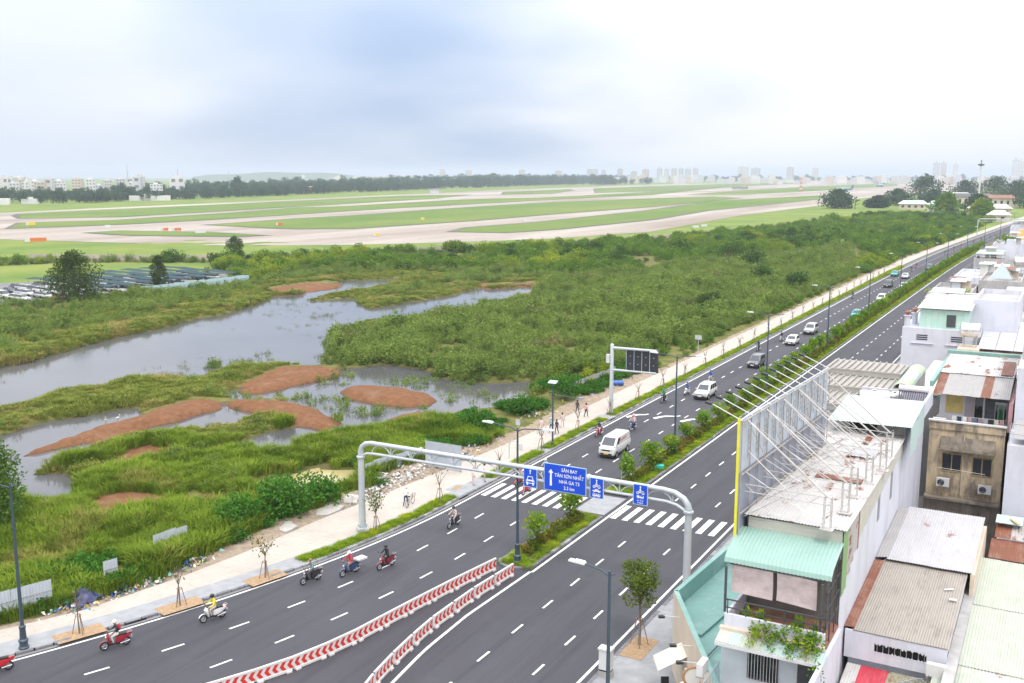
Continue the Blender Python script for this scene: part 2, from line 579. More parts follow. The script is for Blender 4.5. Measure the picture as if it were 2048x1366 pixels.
def ground_z(x, y):
    x, y = np.asarray(x, float), np.asarray(y, float)
    wet = ((x < -46) & (x > -340) & (y > 15) & (y < 430))
    n = (fnoise(x, y, 9, 1) - 0.5) * 0.9 + (fnoise(x, y, 2.6, 2) - 0.5) * 0.30
    fade = np.clip((walk_out(y) - 0.5 - x) / 6.0, 0, 1)
    lot = np.clip(np.minimum(sdist(x, y, CARLOT), sdist(x, y, FIELD_LEFT)) / 6.0, 0, 1)
    h = 0.04 + fade * lot * (n + 0.22) * np.clip((330 - y) / 60, 0, 1)
    d = np.full(x.shape, 1e9)
    wob = (fnoise(x, y, 4.0, 3) - 0.5) * 2.0 + (fnoise(x, y, 1.5, 4) - 0.5) * 0.9
    for p in PONDS:
        d = np.minimum(d, sdist(x, y, p))
    d = d + wob * 0.7 - 1.7
    t = np.clip((d + 2.2) / 4.4, 0, 1)
    h = np.where(d < 2.2, -0.95 + (h + 0.95) * (t * t * (3 - 2 * t)) ** 0.7, h)
    dy_ = sdist(x, y, YPOND) + wob * 0.4
    t = np.clip((dy_ + 1.0) / 2.0, 0, 1)
    h = np.where(dy_ < 1.0, np.minimum(h, -0.6 + (h + 0.6) * t), h)
    for p, hh in DIKES:
        dd = -sdist(x, y, p) + (fnoise(x, y, 3.2, 5) - 0.5) * 1.1 + (fnoise(x, y, 1.1, 8) - 0.5) * 0.5
        up = np.clip(dd + 0.05, 0, 9)
        top = -0.55 + hh * (1 - np.exp(-up * 0.75)) * 1.5 + (fnoise(x, y, 1.3, 6) - 0.5) * 0.28
        h = np.where(dd > -0.05, np.maximum(h, top), h)
    h = np.where(wet, h, 0.0)
    h = np.where(x > walk_out(y) - 0.3, -0.25, h)
    return h


def build_ground():
    xs = np.concatenate([[-9000, -6000, -4000, -2500, -1500, -900, -600, -450, -380], np.arange(-345, -140, 1.4), np.arange(-140, -50, 0.62), np.arange(-50, -44, 1.0), [-40, -20, 0, 60, 200, 600, 2000, 5000, 9000]])
    ys = np.concatenate([[-400, -100, 0], np.arange(20, 130, 0.62), np.arange(130, 240, 0.95), np.arange(240, 432, 2.2), [450, 480, 520, 600, 700, 850, 1000, 1300, 1700, 2200, 3000, 4500, 7000, 12000, 20000]])
    X, Y = np.meshgrid(xs, ys)
    Z = ground_z(X.ravel(), Y.ravel())
    nx, ny = len(xs), len(ys)
    vs = np.column_stack([X.ravel(), Y.ravel(), Z])
    i = np.arange((ny - 1) * (nx - 1))
    r_, c_ = i // (nx - 1), i % (nx - 1)
    a = r_ * nx + c_
    fs = np.column_stack([a, a + 1, a + nx + 1, a + nx])
    me = bpy.data.meshes.new('ground')
    me.vertices.add(len(vs))
    me.vertices.foreach_set('co', vs.ravel())
    me.loops.add(fs.size)
    me.loops.foreach_set('vertex_index', fs.ravel().astype(np.int32))
    me.polygons.add(len(fs))
    me.polygons.foreach_set('loop_start', np.arange(0, fs.size, 4, dtype=np.int32))
    me.polygons.foreach_set('loop_total', np.full(len(fs), 4, np.int32))
    me.polygons.foreach_set('use_smooth', np.ones(len(fs), bool))
    me.update(calc_edges=True)
    # kinds of soil: R red laterite, G pale builders' dirt, B mown airfield turf
    x, y = vs[:, 0], vs[:, 1]
    red = np.full(len(x), 0.0)
    for p in [q for q, _ in DIKES] + [RP1, RP2, RP3]:
        red = np.maximum(red, np.clip(0.72 - sdist(x, y, p) / 2.2, 0, 1))
    pale = np.clip(0.6 - sdist(x, y, DIRT) / 2.0, 0, 1)
    pale = np.maximum(pale, np.clip(0.6 - sdist(x, y, YP2) / 1.2, 0, 1))
    near = np.clip(0.75 - np.abs(x - walk_out(y) + 0.4) / 2.2, 0, 1) * (x < -46) * (y < 500)
    pale = np.maximum(pale, near)
    turf = ((y > 432) | (x < -345)).astype(float)
    turf = np.maximum(turf, np.clip(0.5 - sdist(x, y, FIELD_LEFT) / 4, 0, 1))
    turf = np.maximum(turf, inpoly(x, y, AIRSIDE).astype(float))
    at = me.attributes.new('soil', 'FLOAT_COLOR', 'POINT')
    at.data.foreach_set('color', np.column_stack([red, pale, turf, np.ones(len(x))]).astype(np.float32).ravel())
    m, nt, p = new_mat('earth')
    an = nt.nodes.new('ShaderNodeAttribute')
    an.attribute_name = 'soil'
    sp = nt.nodes.new('ShaderNodeSeparateColor')
    nt.links.new(an.outputs['Color'], sp.inputs[0])
    n1 = noise(nt, 0.45, 6, 0.65)
    n2 = noise(nt, 1.6, 9, 0.72)
    n3 = noise(nt, 0.03, 5, 0.6)
    weeds = mixc(nt, ramp01(nt, n1, 0.35, 0.65), (0.075, 0.095, 0.020), (0.19, 0.175, 0.060))
    turfc = mixc(nt, ramp01(nt, n3, 0.35, 0.65), (0.11, 0.185, 0.036), (0.20, 0.24, 0.055))
    c = mixc(nt, sp.outputs[2], weeds, turfc)
    redc = mixc(nt, ramp01(nt, n2, 0.3, 0.7), (0.125, 0.056, 0.027), (0.235, 0.115, 0.058))
    pal = mixc(nt, ramp01(nt, n2, 0.3, 0.7), (0.21, 0.155, 0.11), (0.40, 0.335, 0.265))
    k = ramp01(nt, nmath(nt, 'ADD', sp.outputs[0], nmath(nt, 'MULTIPLY', nmath(nt, 'SUBTRACT', n1, 0.5), 0.9)), 0.42, 0.52)
    redc = mixc(nt, nmath(nt, 'MULTIPLY', ramp01(nt, noise(nt, 0.35, 6, 0.7), 0.54, 0.68), 0.4), redc, (0.27, 0.19, 0.13))
    c = mixc(nt, k, c, redc)
    k = ramp01(nt, nmath(nt, 'ADD', sp.outputs[1], nmath(nt, 'MULTIPLY', nmath(nt, 'SUBTRACT', n1, 0.5), 1.2)), 0.40, 0.52)
    c = mixc(nt, k, c, pal)
    # wet rim of the ponds
    gz = nt.nodes.new('ShaderNodeSeparateXYZ')
    nt.links.new(nt.nodes.new('ShaderNodeNewGeometry').outputs['Position'], gz.inputs[0])
    c = mixc(nt, nmath(nt, 'MULTIPLY', ramp01(nt, gz.outputs[2], -0.12, -0.28), 0.6), c, (0.07, 0.05, 0.035))
    nt.links.new(c, p.inputs['Base Color'])
    p.inputs['Roughness'].default_value = 0.95
    p.inputs['Specular IOR Level'].default_value = 0.15
    b = nt.nodes.new('ShaderNodeBump')
    b.inputs['Strength'].default_value = 0.6
    b.inputs['Distance'].default_value = 0.25
    nt.links.new(n2, b.inputs['Height'])
    nt.links.new(b.outputs[0], p.inputs['Normal'])
    me.materials.append(m)
    struct(link('ground', me))


build_ground()


def sheet(name, poly, z, m, parent=None, kind='structure'):
    mb = MB()
    a = sum(poly[i][0] * poly[(i + 1) % len(poly)][1] - poly[(i + 1) % len(poly)][0] * poly[i][1] for i in range(len(poly)))
    mb.face([(x, y, z) for x, y in (poly if a > 0 else poly[::-1])])
    o = mb.build(name, m, parent)
    if not parent:
        o['kind'] = kind
    return o


def water_mat(name, base, ripple=0.25):
    m, nt, p = new_mat(name)
    n1 = noise(nt, 0.05, 4, 0.6)
    cc = mixc(nt, ramp01(nt, n1, 0.35, 0.65), tuple(v * 0.82 for v in base), tuple(v * 1.1 for v in base))
    nt.links.new(cc, p.inputs['Base Color'])
    p.inputs['Roughness'].default_value = 0.09
    p.inputs['IOR'].default_value = 1.33
    p.inputs['Specular IOR Level'].default_value = 0.6
    b = nt.nodes.new('ShaderNodeBump')
    b.inputs['Strength'].default_value = ripple
    b.inputs['Distance'].default_value = 0.02
    nn = noise(nt, 2.6, 3, 0.6, stretch=(1.0, 0.45, 1.0))
    nt.links.new(nn, b.inputs['Height'])
    nt.links.new(b.outputs[0], p.inputs['Normal'])
    return m


sheet('pond_water', [(-180, 40), (-50, 40), (-50, 250), (-180, 250)], -0.30, water_mat('pond', (0.100, 0.100, 0.108)))
sheet('muddy_pool_water', [(x, y) for x, y in [(-66.5, 62), (-55.5, 62), (-55.5, 77), (-66.5, 77)]], -0.26, water_mat('muddy_pool', (0.42, 0.36, 0.17), 0.1))

# ------------------------------------------------------------------ airfield
M_conc, nt, p = new_mat('airfield_concrete')
nA = noise(nt, 0.02, 6, 0.6, stretch=(1.0, 0.12, 1.0))
nB = noise(nt, 0.2, 5, 0.6)
c = mixc(nt, ramp01(nt, nA, 0.35, 0.68), (0.22, 0.172, 0.138), (0.43, 0.39, 0.345))
c = mixc(nt, nmath(nt, 'MULTIPLY', ramp01(nt, nB, 0.45, 0.75), 0.25), c, (0.13, 0.12, 0.115))
nt.links.new(c, p.inputs['Base Color'])
p.inputs['Roughness'].default_value = 0.9
M_turf, nt, p = new_mat('airfield_turf')
nA = noise(nt, 0.012, 6, 0.65, stretch=(1.0, 0.35, 1.0))
nB = noise(nt, 0.15, 5, 0.65)
c = mixc(nt, ramp01(nt, nA, 0.35, 0.65), (0.090, 0.165, 0.034), (0.175, 0.215, 0.060))
c = mixc(nt, nmath(nt, 'MULTIPLY', ramp01(nt, nB, 0.5, 0.75), 0.45), c, (0.07, 0.115, 0.035))
nt.links.new(c, p.inputs['Base Color'])
p.inputs['Roughness'].default_value = 1.0
p.inputs['Specular IOR Level'].default_value = 0.1
M_shoulder = mat('taxiway_shoulder', (0.10, 0.095, 0.095), 0.95, var=0.2, scale=0.05)
sheet('taxiway', CONC, 0.10, M_conc)


def grow(poly, d):
    """poly pushed outwards by d (rough)"""
    n = len(poly)
    a = sum(poly[i][0] * poly[(i + 1) % n][1] - poly[(i + 1) % n][0] * poly[i][1] for i in range(n))
    s = 1 if a > 0 else -1
    out = []
    for i in range(n):
        p0, p1, p2 = Vector(poly[i - 1]), Vector(poly[i]), Vector(poly[(i + 1) % n])
        e1, e2 = (p1 - p0).normalized(), (p2 - p1).normalized()
        nn = Vector(((e1.y + e2.y) * s, -(e1.x + e2.x) * s))
        nn = nn.normalized() if nn.length > 1e-6 else Vector((0, 0))
        out.append(tuple(p1 + nn * d))
    return out


for isl in (I1, I2, I2B, I3, I4, I5, I6, I7):
    sheet('taxiway_shoulder', grow(isl, 4.0), 0.16, M_shoulder)
    sheet('airfield_grass', isl, 0.24, M_turf)

# ------------------------------------------------------------------ road
M_asph, nt, p = new_mat('asphalt')
nA = noise(nt, 0.12, 5, 0.6, stretch=(1.0, 0.25, 1.0))
nB = noise(nt, 14.0, 3, 0.7)
nC = noise(nt, 0.9, 7, 0.75, stretch=(1.0, 0.05, 1.0))
c = mixc(nt, ramp01(nt, nA, 0.3, 0.7), (0.049, 0.049, 0.058), (0.072, 0.071, 0.084))
c = mixc(nt, nmath(nt, 'MULTIPLY', ramp01(nt, nB, 0.35, 0.75), 0.35), c, (0.075, 0.073, 0.088))
c = mixc(nt, nmath(nt, 'MULTIPLY', ramp01(nt, nC, 0.48, 0.74), 0.6), c, (0.028, 0.027, 0.032))
c = mixc(nt, nmath(nt, 'MULTIPLY', ramp01(nt, noise(nt, 0.45, 8, 0.7), 0.56, 0.75), 0.3), c, (0.10, 0.098, 0.10))
nt.links.new(c, p.inputs['Base Color'])
p.inputs['Roughness'].default_value = 0.82
p.inputs['Specular IOR Level'].default_value = 0.35
M_line = mat('road_paint', (0.74, 0.74, 0.73), 0.7, var=0.10, scale=6, dirt=(0.22, 0.22, 0.23), dirt_amt=0.75, dscale=2.2)
M_kerb = mat('kerb_granite', (0.17, 0.175, 0.19), 0.8, var=0.25, scale=3, dirt=(0.07, 0.07, 0.075), dirt_amt=0.6, dscale=1.4)
M_kerb2 = mat('kerb_granite_pale', (0.30, 0.31, 0.33), 0.8, var=0.2, scale=3, dirt=(0.12, 0.12, 0.125), dirt_amt=0.6, dscale=1.4)
M_gutter = mat('gutter', (0.23, 0.225, 0.23), 0.85, var=0.2, scale=2, dirt=(0.10, 0.10, 0.10), dirt_amt=0.5)

RY = np.concatenate([np.arange(12, 80, 2.0), np.arange(80, 300, 8.0), np.arange(300, 640, 12.0), [660, 720, 800, 900]])


def strip(fa, fb, z, ys=RY):
    mb = MB()
    xa, xb = fa(ys), fb(ys)
    for i in range(len(ys) - 1):
        mb.face([(xa[i], ys[i], z), (xb[i], ys[i], z), (xb[i + 1], ys[i + 1], z), (xa[i + 1], ys[i + 1], z)])
    return mb


cx = lambda v: (lambda Y: np.full(np.shape(Y), float(v)) + far_shift(Y))
road = struct(strip(lambda Y: edge_l(Y) - 0.55, cx(-21.7), 0.0).build('road', M_asph))
strip(lambda Y: edge_l(Y) - 0.09, lambda Y: edge_l(Y) + 0.09, 0.005).build('edge_line', M_line, road)
strip(cx(-22.33), cx(-22.15), 0.005).build('edge_line', M_line, road)
strip(cx(-32.02), cx(-31.82), 0.005, RY[RY >= 59]).build('edge_line', M_line, road)
ymed = np.array([12, 30, 42.3, 46.4, 51.7, 56.2, 60.2])
xmed = np.array([-24.5, -29.0, -31.2, -31.8, -32.1, -32.0, -31.92])
yy = np.arange(12, 60.3, 1.2)
strip(lambda Y: np.interp(Y, ymed, xmed) - 0.1, lambda Y: np.interp(Y, ymed, xmed) + 0.1, 0.006, yy).build('edge_line', M_line, road)
strip(lambda Y: edge_l(Y) - 0.58, lambda Y: edge_l(Y) - 0.30, 0.006).build('gutter', M_gutter, road)

# lane dashes, 1.4 m long every 4.17 m
PER = 4.17
mb = MB().box(-0.075, 0.075, -0.7, 0.7, 0.0, 0.006)
me_dash = mb.mesh('lane_dash', M_line)
far_dash = MB()
for fn, y0 in ((line_a, 68.47), (line_b, 68.40), (cx(-28.46), 68.24), (cx(-24.88), 68.4)):
    k = -9
    while True:
        Y = y0 + PER * k
        k += 1
        if Y > 560:
            break
        if Y < 26 or 71.8 < Y < 78.6:
            continue
        x0, x1 = float(fn(Y - 0.7)), float(fn(Y + 0.7))
        a = -math.atan2(x1 - x0, 1.4)
        if Y < 250:
            o = link('lane_dash', me_dash, road, ((x0 + x1) / 2, Y, 0.0015), rot=(0, 0, a))
        else:
            far_dash.cbox(((x0 + x1) / 2, Y, 0.0045), (0.15, 1.4, 0.006), a)
o = far_dash.build('far_lane_dashes', M_line, road)
o['kind'] = 'stuff'
# zebra crossing
for i in range(10):
    MB().box(-44.0 + i * 1.02, -43.5 + i * 1.02, 73.3, 77.2, 0.0, 0.0075).build('crossing_stripe', M_line, road)
for i in range(9):
    MB().box(-31.55 + i * 1.05, -31.05 + i * 1.05, 73.3, 76.9, 0.0, 0.0075).build('crossing_stripe', M_line, road)
# rumbled zig-zag strips on the approach
for x0, x1, y0 in ((-43.9, -42.2, 106.5), (-40.9, -38.6, 107.5), (-37.6, -35.6, 107.5)):
    mb = MB()
    n = 10
    pts = []
    for k in range(n + 1):
        t = k / n
        pts.append((x0 + (x1 - x0) * t, y0 + 3.2 * t + 0.5 * math.sin(t * 5.0)))
    for k in range(n):
        (ax, ay), (bx, by) = pts[k], pts[k + 1]
        w = 0.22 * (1 - k / n * 0.5)
        mb.face([(ax + w, ay - w, 0.008), (bx + w, by - w, 0.008), (bx - w, by + w, 0.008), (ax - w, ay + w, 0.008)])
    mb.build('warning_stroke', M_line, road)

# ------------------------------------------------------------------ pavements and kerbs
M_pave, nt, p = new_mat('pink_paving')
nA = noise(nt, 0.35, 5, 0.6)
nB = noise(nt, 2.4, 6, 0.7)
c = mixc(nt, ramp01(nt, nA, 0.3, 0.7), (0.39, 0.35, 0.31), (0.47, 0.43, 0.385))
c = mixc(nt, nmath(nt, 'MULTIPLY', ramp01(nt, nB, 0.5, 0.8), 0.5), c, (0.27, 0.215, 0.175))
br = nt.nodes.new('ShaderNodeTexBrick')
br.inputs['Scale'].default_value = 1.0
br.inputs['Mortar Size'].default_value = 0.02
br.inputs['Brick Width'].default_value = 0.6
br.inputs['Row Height'].default_value = 0.6
br.offset = 0.0
nt.links.new(nt.nodes.new('ShaderNodeNewGeometry').outputs['Position'], br.inputs['Vector'])
c = mixc(nt, nmath(nt, 'MULTIPLY', br.outputs['Fac'], 0.45), c, (0.33, 0.28, 0.24))
nt.links.new(c, p.inputs['Base Color'])
p.inputs['Roughness'].default_value = 0.9
M_pave2 = mat('grey_paving', (0.29, 0.30, 0.315), 0.85, var=0.14, scale=1.2, dirt=(0.24, 0.245, 0.26), dirt_amt=0.5, dscale=1.5, bump=0.1)
KT = 0.14
mb = MB()
xa, xb = walk_out(RY), edge_l(RY) - 0.75
for i in range(len(RY) - 1):
    mb.face([(xa[i], RY[i], KT), (xb[i], RY[i], KT), (xb[i + 1], RY[i + 1], KT), (xa[i + 1], RY[i + 1], KT)])
    mb.face([(xa[i], RY[i], -0.3), (xa[i], RY[i], KT), (xa[i + 1], RY[i + 1], KT), (xa[i + 1], RY[i + 1], -0.3)])
pav = struct(mb.build('pavement_far', M_pave))
# grey band of slabs next to the kerb
strip(lambda Y: edge_l(Y) - np.interp(Y, [12, 45, 60, 900], [3.0, 2.7, 2.3, 2.2]), lambda Y: edge_l(Y) - 0.78, KT + 0.005).build('grey_paving_band', M_pave2, pav)
# near pavement by the houses
mb = MB()
ys2 = RY[RY < 700]
xr = -21.45 + far_shift(ys2)
for i in range(len(ys2) - 1):
    mb.face([(xr[i], ys2[i], KT), (xr[i] + 3.6 + (22 if ys2[i] < 46 else 3.5 if ys2[i] < 52 else 0), ys2[i], KT), (xr[i + 1] + 3.6 + (22 if ys2[i] < 46 else 3.5 if ys2[i] < 52 else 0), ys2[i + 1], KT), (xr[i + 1], ys2[i + 1], KT)])
pav_r = struct(mb.build('pavement_near', M_pave2))
sheet('courtyard_ground', [(-17.5, 20), (40, 20), (40, 700), (-17.5, 700)], 0.03, mat('yard_concrete', (0.3, 0.29, 0.275), 0.9, var=0.2, scale=0.7, dirt=(0.12, 0.11, 0.10)))

# kerb stones: one metre each, laid one by one near by
me_k = [MB().cbox((0, 0, 0.0), (0.26, 0.975, KT + 0.16), 0).mesh('kerb_stone', m_) for m_ in (M_kerb, M_kerb2, M_kerb)]
me_k[2] = MB().cbox((0, 0, 0.0), (0.26, 0.975, KT + 0.13), 0).mesh('kerb_stone', M_kerb)


def kerb(name, fx, y0, ynear, y1, side):
    k0 = MB()
    ysk = np.concatenate([np.arange(ynear, 300, 6.0), np.arange(300, min(y1, 640), 12.0)]) if y1 > ynear else np.array([])
    for i in range(len(ysk) - 1):
        a, b = float(fx(ysk[i])), float(fx(ysk[i + 1]))
        for dx0, dx1, z0, z1 in ((-0.13, 0.13, KT + 0.012, KT + 0.012), (side * 0.13, side * 0.13, KT + 0.012, -0.05)):
            k0.face([(a + dx0, ysk[i], z0), (a + dx1, ysk[i], z1), (b + dx1, ysk[i + 1], z1), (b + dx0, ysk[i + 1], z0)])
    ko = struct(k0.build(name, M_kerb)) if len(k0.f) else None
    if ko is None:
        ko = struct(MB().box(float(fx(y0)) - 0.1, float(fx(y0)) + 0.1, y0 - 0.1, y0, -0.1, 0.05).build(name, M_kerb))
    Y = y0
    while Y < ynear - 0.5:
        a, b = float(fx(Y)), float(fx(Y + 1))
        link('kerb_stone', me_k[rng.choice((0, 0, 1, 2))], ko, ((a + b) / 2, Y + 0.5, (KT - 0.13) / 2 + rng.uniform(-0.006, 0.006)), rot=(0, 0, -math.atan2(b - a, 1.0)))
        Y += 1.0
    return ko


kerb('kerb_far', lambda Y: edge_l(Y) - 0.70, 27.0, 135.0, 640, 1)
kerb('kerb_near', cx(-21.58), 40.0, 72.0, 640, -1)
kerb('kerb_median_left', cx(-34.86), 61.0, 73.0, 73.0, -1)
kerb('kerb_median_right', cx(-32.30), 61.0, 73.0, 73.0, 1)
kerb('kerb_median_left_beyond', cx(-34.86), 79.0, 150.0, 640, -1)
kerb('kerb_median_right_beyond', cx(-32.30), 79.0, 150.0, 640, 1)
M_soil = mat('planting_soil', (0.10, 0.085, 0.05), 0.95, var=0.3, scale=2, dirt=(0.10, 0.15, 0.03), dirt_amt=0.9, dscale=1.2)
# median bed
for y0, y1, nm in ((61.0, 73.2, 'median_bed'), (79.0, 640, 'median_bed_beyond')):
    ysm = np.unique(np.concatenate([np.arange(y0, y1, 8.0), [y1]]))
    struct(strip(cx(-34.75), cx(-32.42), KT - 0.02, ysm).build(nm, M_soil))
# rounded nose of the median
nose = MB()
pts = [(-33.58 + 1.40 * math.cos(a), 61.0 + 1.25 * math.sin(a)) for a in [math.pi + math.pi * k / 10 for k in range(11)]]
pin = [(-33.58 + 1.15 * math.cos(a), 61.0 + 1.0 * math.sin(a)) for a in [math.pi + math.pi * k / 10 for k in range(11)]]
for k in range(10):
    nose.face([(*pts[k], -0.05), (*pts[k + 1], -0.05), (*pts[k + 1], KT + 0.012), (*pts[k], KT + 0.012)])
    nose.face([(*pts[k], KT + 0.012), (*pts[k + 1], KT + 0.012), (*pin[k + 1], KT + 0.012), (*pin[k], KT + 0.012)])
nose.face([(x, y, KT - 0.018) for x, y in pin], 1)
struct(nose.build('median_nose', [M_kerb, M_soil]))
# paved refuge at the crossing
struct(MB().box(-34.9, -32.2, 73.6, 78.4, -0.05, 0.05).build('crossing_refuge', M_pave2))
# planting strip along the far pavement (laid into the slabs)
for y0, y1 in ((53.5, 71.2), (77.6, 88.0), (89.4, 104.0), (106.0, 640)):
    ysm = np.unique(np.concatenate([np.arange(y0, y1, 4.0), [y1]]))
    struct(strip(lambda Y: edge_l(Y) - 1.95, lambda Y: edge_l(Y) - 0.95, KT + 0.010, ysm).build('verge_bed', M_soil))
M_gravel = mat('tree_pit_gravel', (0.34, 0.23, 0.135), 0.95, var=0.25, scale=5, bump=0.3)
for x, y, rz in ((-51.45, 37.6, -0.36), (-49.15, 43.5, -0.30), (-47.5, 49.7, -0.23), (-20.6, 52.6, 0.0)):
    o = MB().box(-0.72, 0.72, -1.45, 1.45, 0.0, 0.012).build('tree_pit', M_gravel, None, loc=(x, y, KT + 0.006))
    o.rotation_euler = (0, 0, rz)
    struct(o)
# street inlets in the kerb
M_dark = mat('dark_void', (0.012, 0.012, 0.014), 0.9, var=0)
for y in (40.6, 71.9, 104.7):
    MB().box(-0.02, 0.2, -0.7, 0.7, -0.02, 0.11).build('drain_mouth', M_dark, road, loc=(float(edge_l(y)) - 0.72, y, 0.0)).rotation_euler = (0, 0, 0.0058 * 2 * max(0, 70 - y) * -1)

# ------------------------------------------------------------------ vegetation
F_grass = foliage_mat('lush_grass', (0.085, 0.150, 0.018), (0.250, 0.345, 0.042), (0.300, 0.275, 0.085), 0.56, 0.13, vscale=0.28)
F_dry = foliage_mat('bank_grass', (0.125, 0.180, 0.030), (0.285, 0.310, 0.075), (0.380, 0.310, 0.130), 0.53, 0.12)
F_marsh = foliage_mat('marsh_leaf', (0.078, 0.135, 0.032), (0.265, 0.355, 0.090), (0.235, 0.205, 0.100), 0.60, 0.06, vscale=0.25)
F_bush = foliage_mat('bush_leaf', (0.055, 0.125, 0.020), (0.175, 0.290, 0.040), (0.290, 0.350, 0.035), 0.54, 0.030)
F_bushd = foliage_mat('dark_bush_leaf', (0.034, 0.080, 0.022), (0.085, 0.150, 0.036), None)
F_bright = foliage_mat('bright_leaf', (0.030, 0.110, 0.018), (0.095, 0.230, 0.034), None, vscale=1.2)
F_fartree = foliage_mat('far_tree_leaf', (0.026, 0.062, 0.034), (0.070, 0.120, 0.055), None, vscale=0.08, trans=0.1)
F_reed = foliage_mat('reed', (0.095, 0.125, 0.040), (0.190, 0.225, 0.075), (0.230, 0.190, 0.100), 0.5, 0.1)
F_median = foliage_mat('median_leaf', (0.070, 0.165, 0.014), (0.190, 0.340, 0.030), (0.300, 0.380, 0.03), 0.5, 0.8, vscale=2.0)
F_hedge = foliage_mat('hedge_leaf', (0.070, 0.115, 0.016), (0.175, 0.200, 0.034), (0.220, 0.165, 0.045), 0.5, 0.5, vscale=1.0)
F_verge = foliage_mat('verge_grass', (0.130, 0.230, 0.014), (0.290, 0.400, 0.028), (0.420, 0.450, 0.03), 0.52, 0.5, vscale=1.0)
F_street = foliage_mat('street_tree_leaf', (0.055, 0.100, 0.015), (0.150, 0.205, 0.032), None, vscale=1.5)
F_brown = foliage_mat('dead_leaf', (0.16, 0.075, 0.03), (0.32, 0.17, 0.08), None, vscale=2.0)
M_bark = mat('bark', (0.16, 0.125, 0.095), 0.95, var=0.25, scale=4, bump=0.3)


def rvec(r):
    a = r.uniform(0, 2 * math.pi)
    z = r.uniform(-1, 1)
    s = math.sqrt(1 - z * z)
    return Vector((s * math.cos(a), s * math.sin(a), z))


def leaf(mb, p, d, ln, w, r, mi=0):
    """one leaf blade: a quad folded at random about its own axis"""
    d = d.normalized()
    side = d.cross(rvec(r))
    if side.length < 1e-4:
        side = d.cross(Vector((0.3, 0.5, 0.8)))
    side = side.normalized() * w / 2
    q = p + d * ln
    m_ = p + d * ln * 0.5
    mb.face([p, m_ + side, q, m_ - side], mi)


def grass_clump(seed, n, h, spread, w, lean=0.45):
    r = random.Random(seed)
    mb = MB()
    for _ in range(n):
        a, rr = r.uniform(0, 6.283), spread * math.sqrt(r.random())
        p = Vector((rr * math.cos(a), rr * math.sin(a), -0.05))
        b = a + r.uniform(-0.9, 0.9)
        o = Vector((math.cos(b), math.sin(b), 0))
        hh = h * r.uniform(0.55, 1.0)
        le = lean * r.uniform(0.4, 1.4)
        s = Vector((-o.y, o.x, 0)) * w * r.uniform(0.6, 1.1)
        m1 = p + Vector((0, 0, hh * 0.6)) + o * hh * le * 0.25
        t1 = p + Vector((0, 0, hh * (1.0 - le * 0.35))) + o * hh * le
        mb.face([p - s, p + s, m1 + s * 0.9, m1 - s * 0.9])
        mb.face([m1 - s * 0.9, m1 + s * 0.9, t1])
    return mb


def shrub(seed, n, h, rad, leaf_l, leaf_w, stems=12, up=0.55):
    """upright stems feathered with leaves"""
    r = random.Random(seed)
    mb = MB()
    per = n // stems
    for _ in range(stems):
        a, rr = r.uniform(0, 6.283), rad * math.sqrt(r.random())
        b = Vector((rr * 0.35 * math.cos(a), rr * 0.35 * math.sin(a), 0))
        hh = h * r.uniform(0.6, 1.0) * (1 - 0.3 * rr / rad)
        t = Vector((rr * math.cos(a), rr * math.sin(a), hh))
        for k in range(per):
            f = (k + r.random()) / per
            f = 0.12 + 0.88 * f
            p = b.lerp(t, f)
            p = p + rvec(r) * rad * 0.16
            d = rvec(r) + Vector((math.cos(a) * 0.4, math.sin(a) * 0.4, up))
            leaf(mb, p, d, leaf_l * r.uniform(0.6, 1.2), leaf_w * r.uniform(0.7, 1.2), r)
    return mb


def leaf_mass(mb, r, c, rx, ry, rz, n, ll, lw, shell=0.55, up=0.25, mi=0):
    """n leaves through an ellipsoid, thicker towards its skin"""
    for _ in range(n):
        d = rvec(r)
        q = shell + (1 - shell) * r.random() ** 0.5
        if r.random() < 0.22:
            q *= r.random()
        p = Vector((c[0] + d.x * rx * q, c[1] + d.y * ry * q, c[2] + d.z * rz * q))
        leaf(mb, p, d * 0.7 + rvec(r) + Vector((0, 0, up)), ll * r.uniform(0.6, 1.25), lw * r.uniform(0.7, 1.2), r, mi)


def bush(seed, rad, h, n, ll, lw, lobes=7, mb=None, mi=0, c=(0, 0, 0)):
    r = random.Random(seed)
    mb = mb or MB()
    tot = 0
    for k in range(lobes):
        a, rr = r.uniform(0, 6.283), rad * 0.62 * math.sqrt(r.random())
        s = r.uniform(0.38, 0.62)
        leaf_mass(mb, r, (c[0] + rr * math.cos(a), c[1] + rr * math.sin(a), c[2] + h * r.uniform(0.30, 0.72)), rad * s, rad * s, h * s * 0.62, n // lobes, ll, lw, mi=mi)
    return mb


PROTO = {}


def proto(key, meshes):
    c = bpy.data.collections.new('kit_' + key)
    for i, me in enumerate(meshes):
        o = bpy.data.objects.new('kit_%s_%02d' % (key, i), me)
        c.objects.link(o)
    PROTO[key] = (c, len(meshes))


proto('grass', [grass_clump(i, 64, 1.2, 0.5, 0.030).mesh('tuft', F_grass) for i in range(4)])
proto('dry', [grass_clump(20 + i, 54, 0.62, 0.55, 0.030, 0.6).mesh('tuft', F_dry) for i in range(4)])
proto('marsh', [shrub(40 + i, 230, 2.2, 0.95, 0.36, 0.12, 9).mesh('shrub', F_marsh) for i in range(5)])
proto('bush', [bush(60 + i, 1.5, 2.3, 420, 0.34, 0.20).mesh('bush', F_bush) for i in range(5)])
proto('bushd', [bush(80 + i, 2.4, 3.8, 560, 0.50, 0.30, 9).mesh('bush', F_bushd) for i in range(4)])
proto('creeper', [bush(90 + i, 1.0, 0.9, 260, 0.22, 0.16, 6).mesh('creeper', F_bright) for i in range(3)])
proto('reed', [grass_clump(100 + i, 16, 1.25, 0.5, 0.022, 0.35).mesh('reed', F_reed) for i in range(3)])
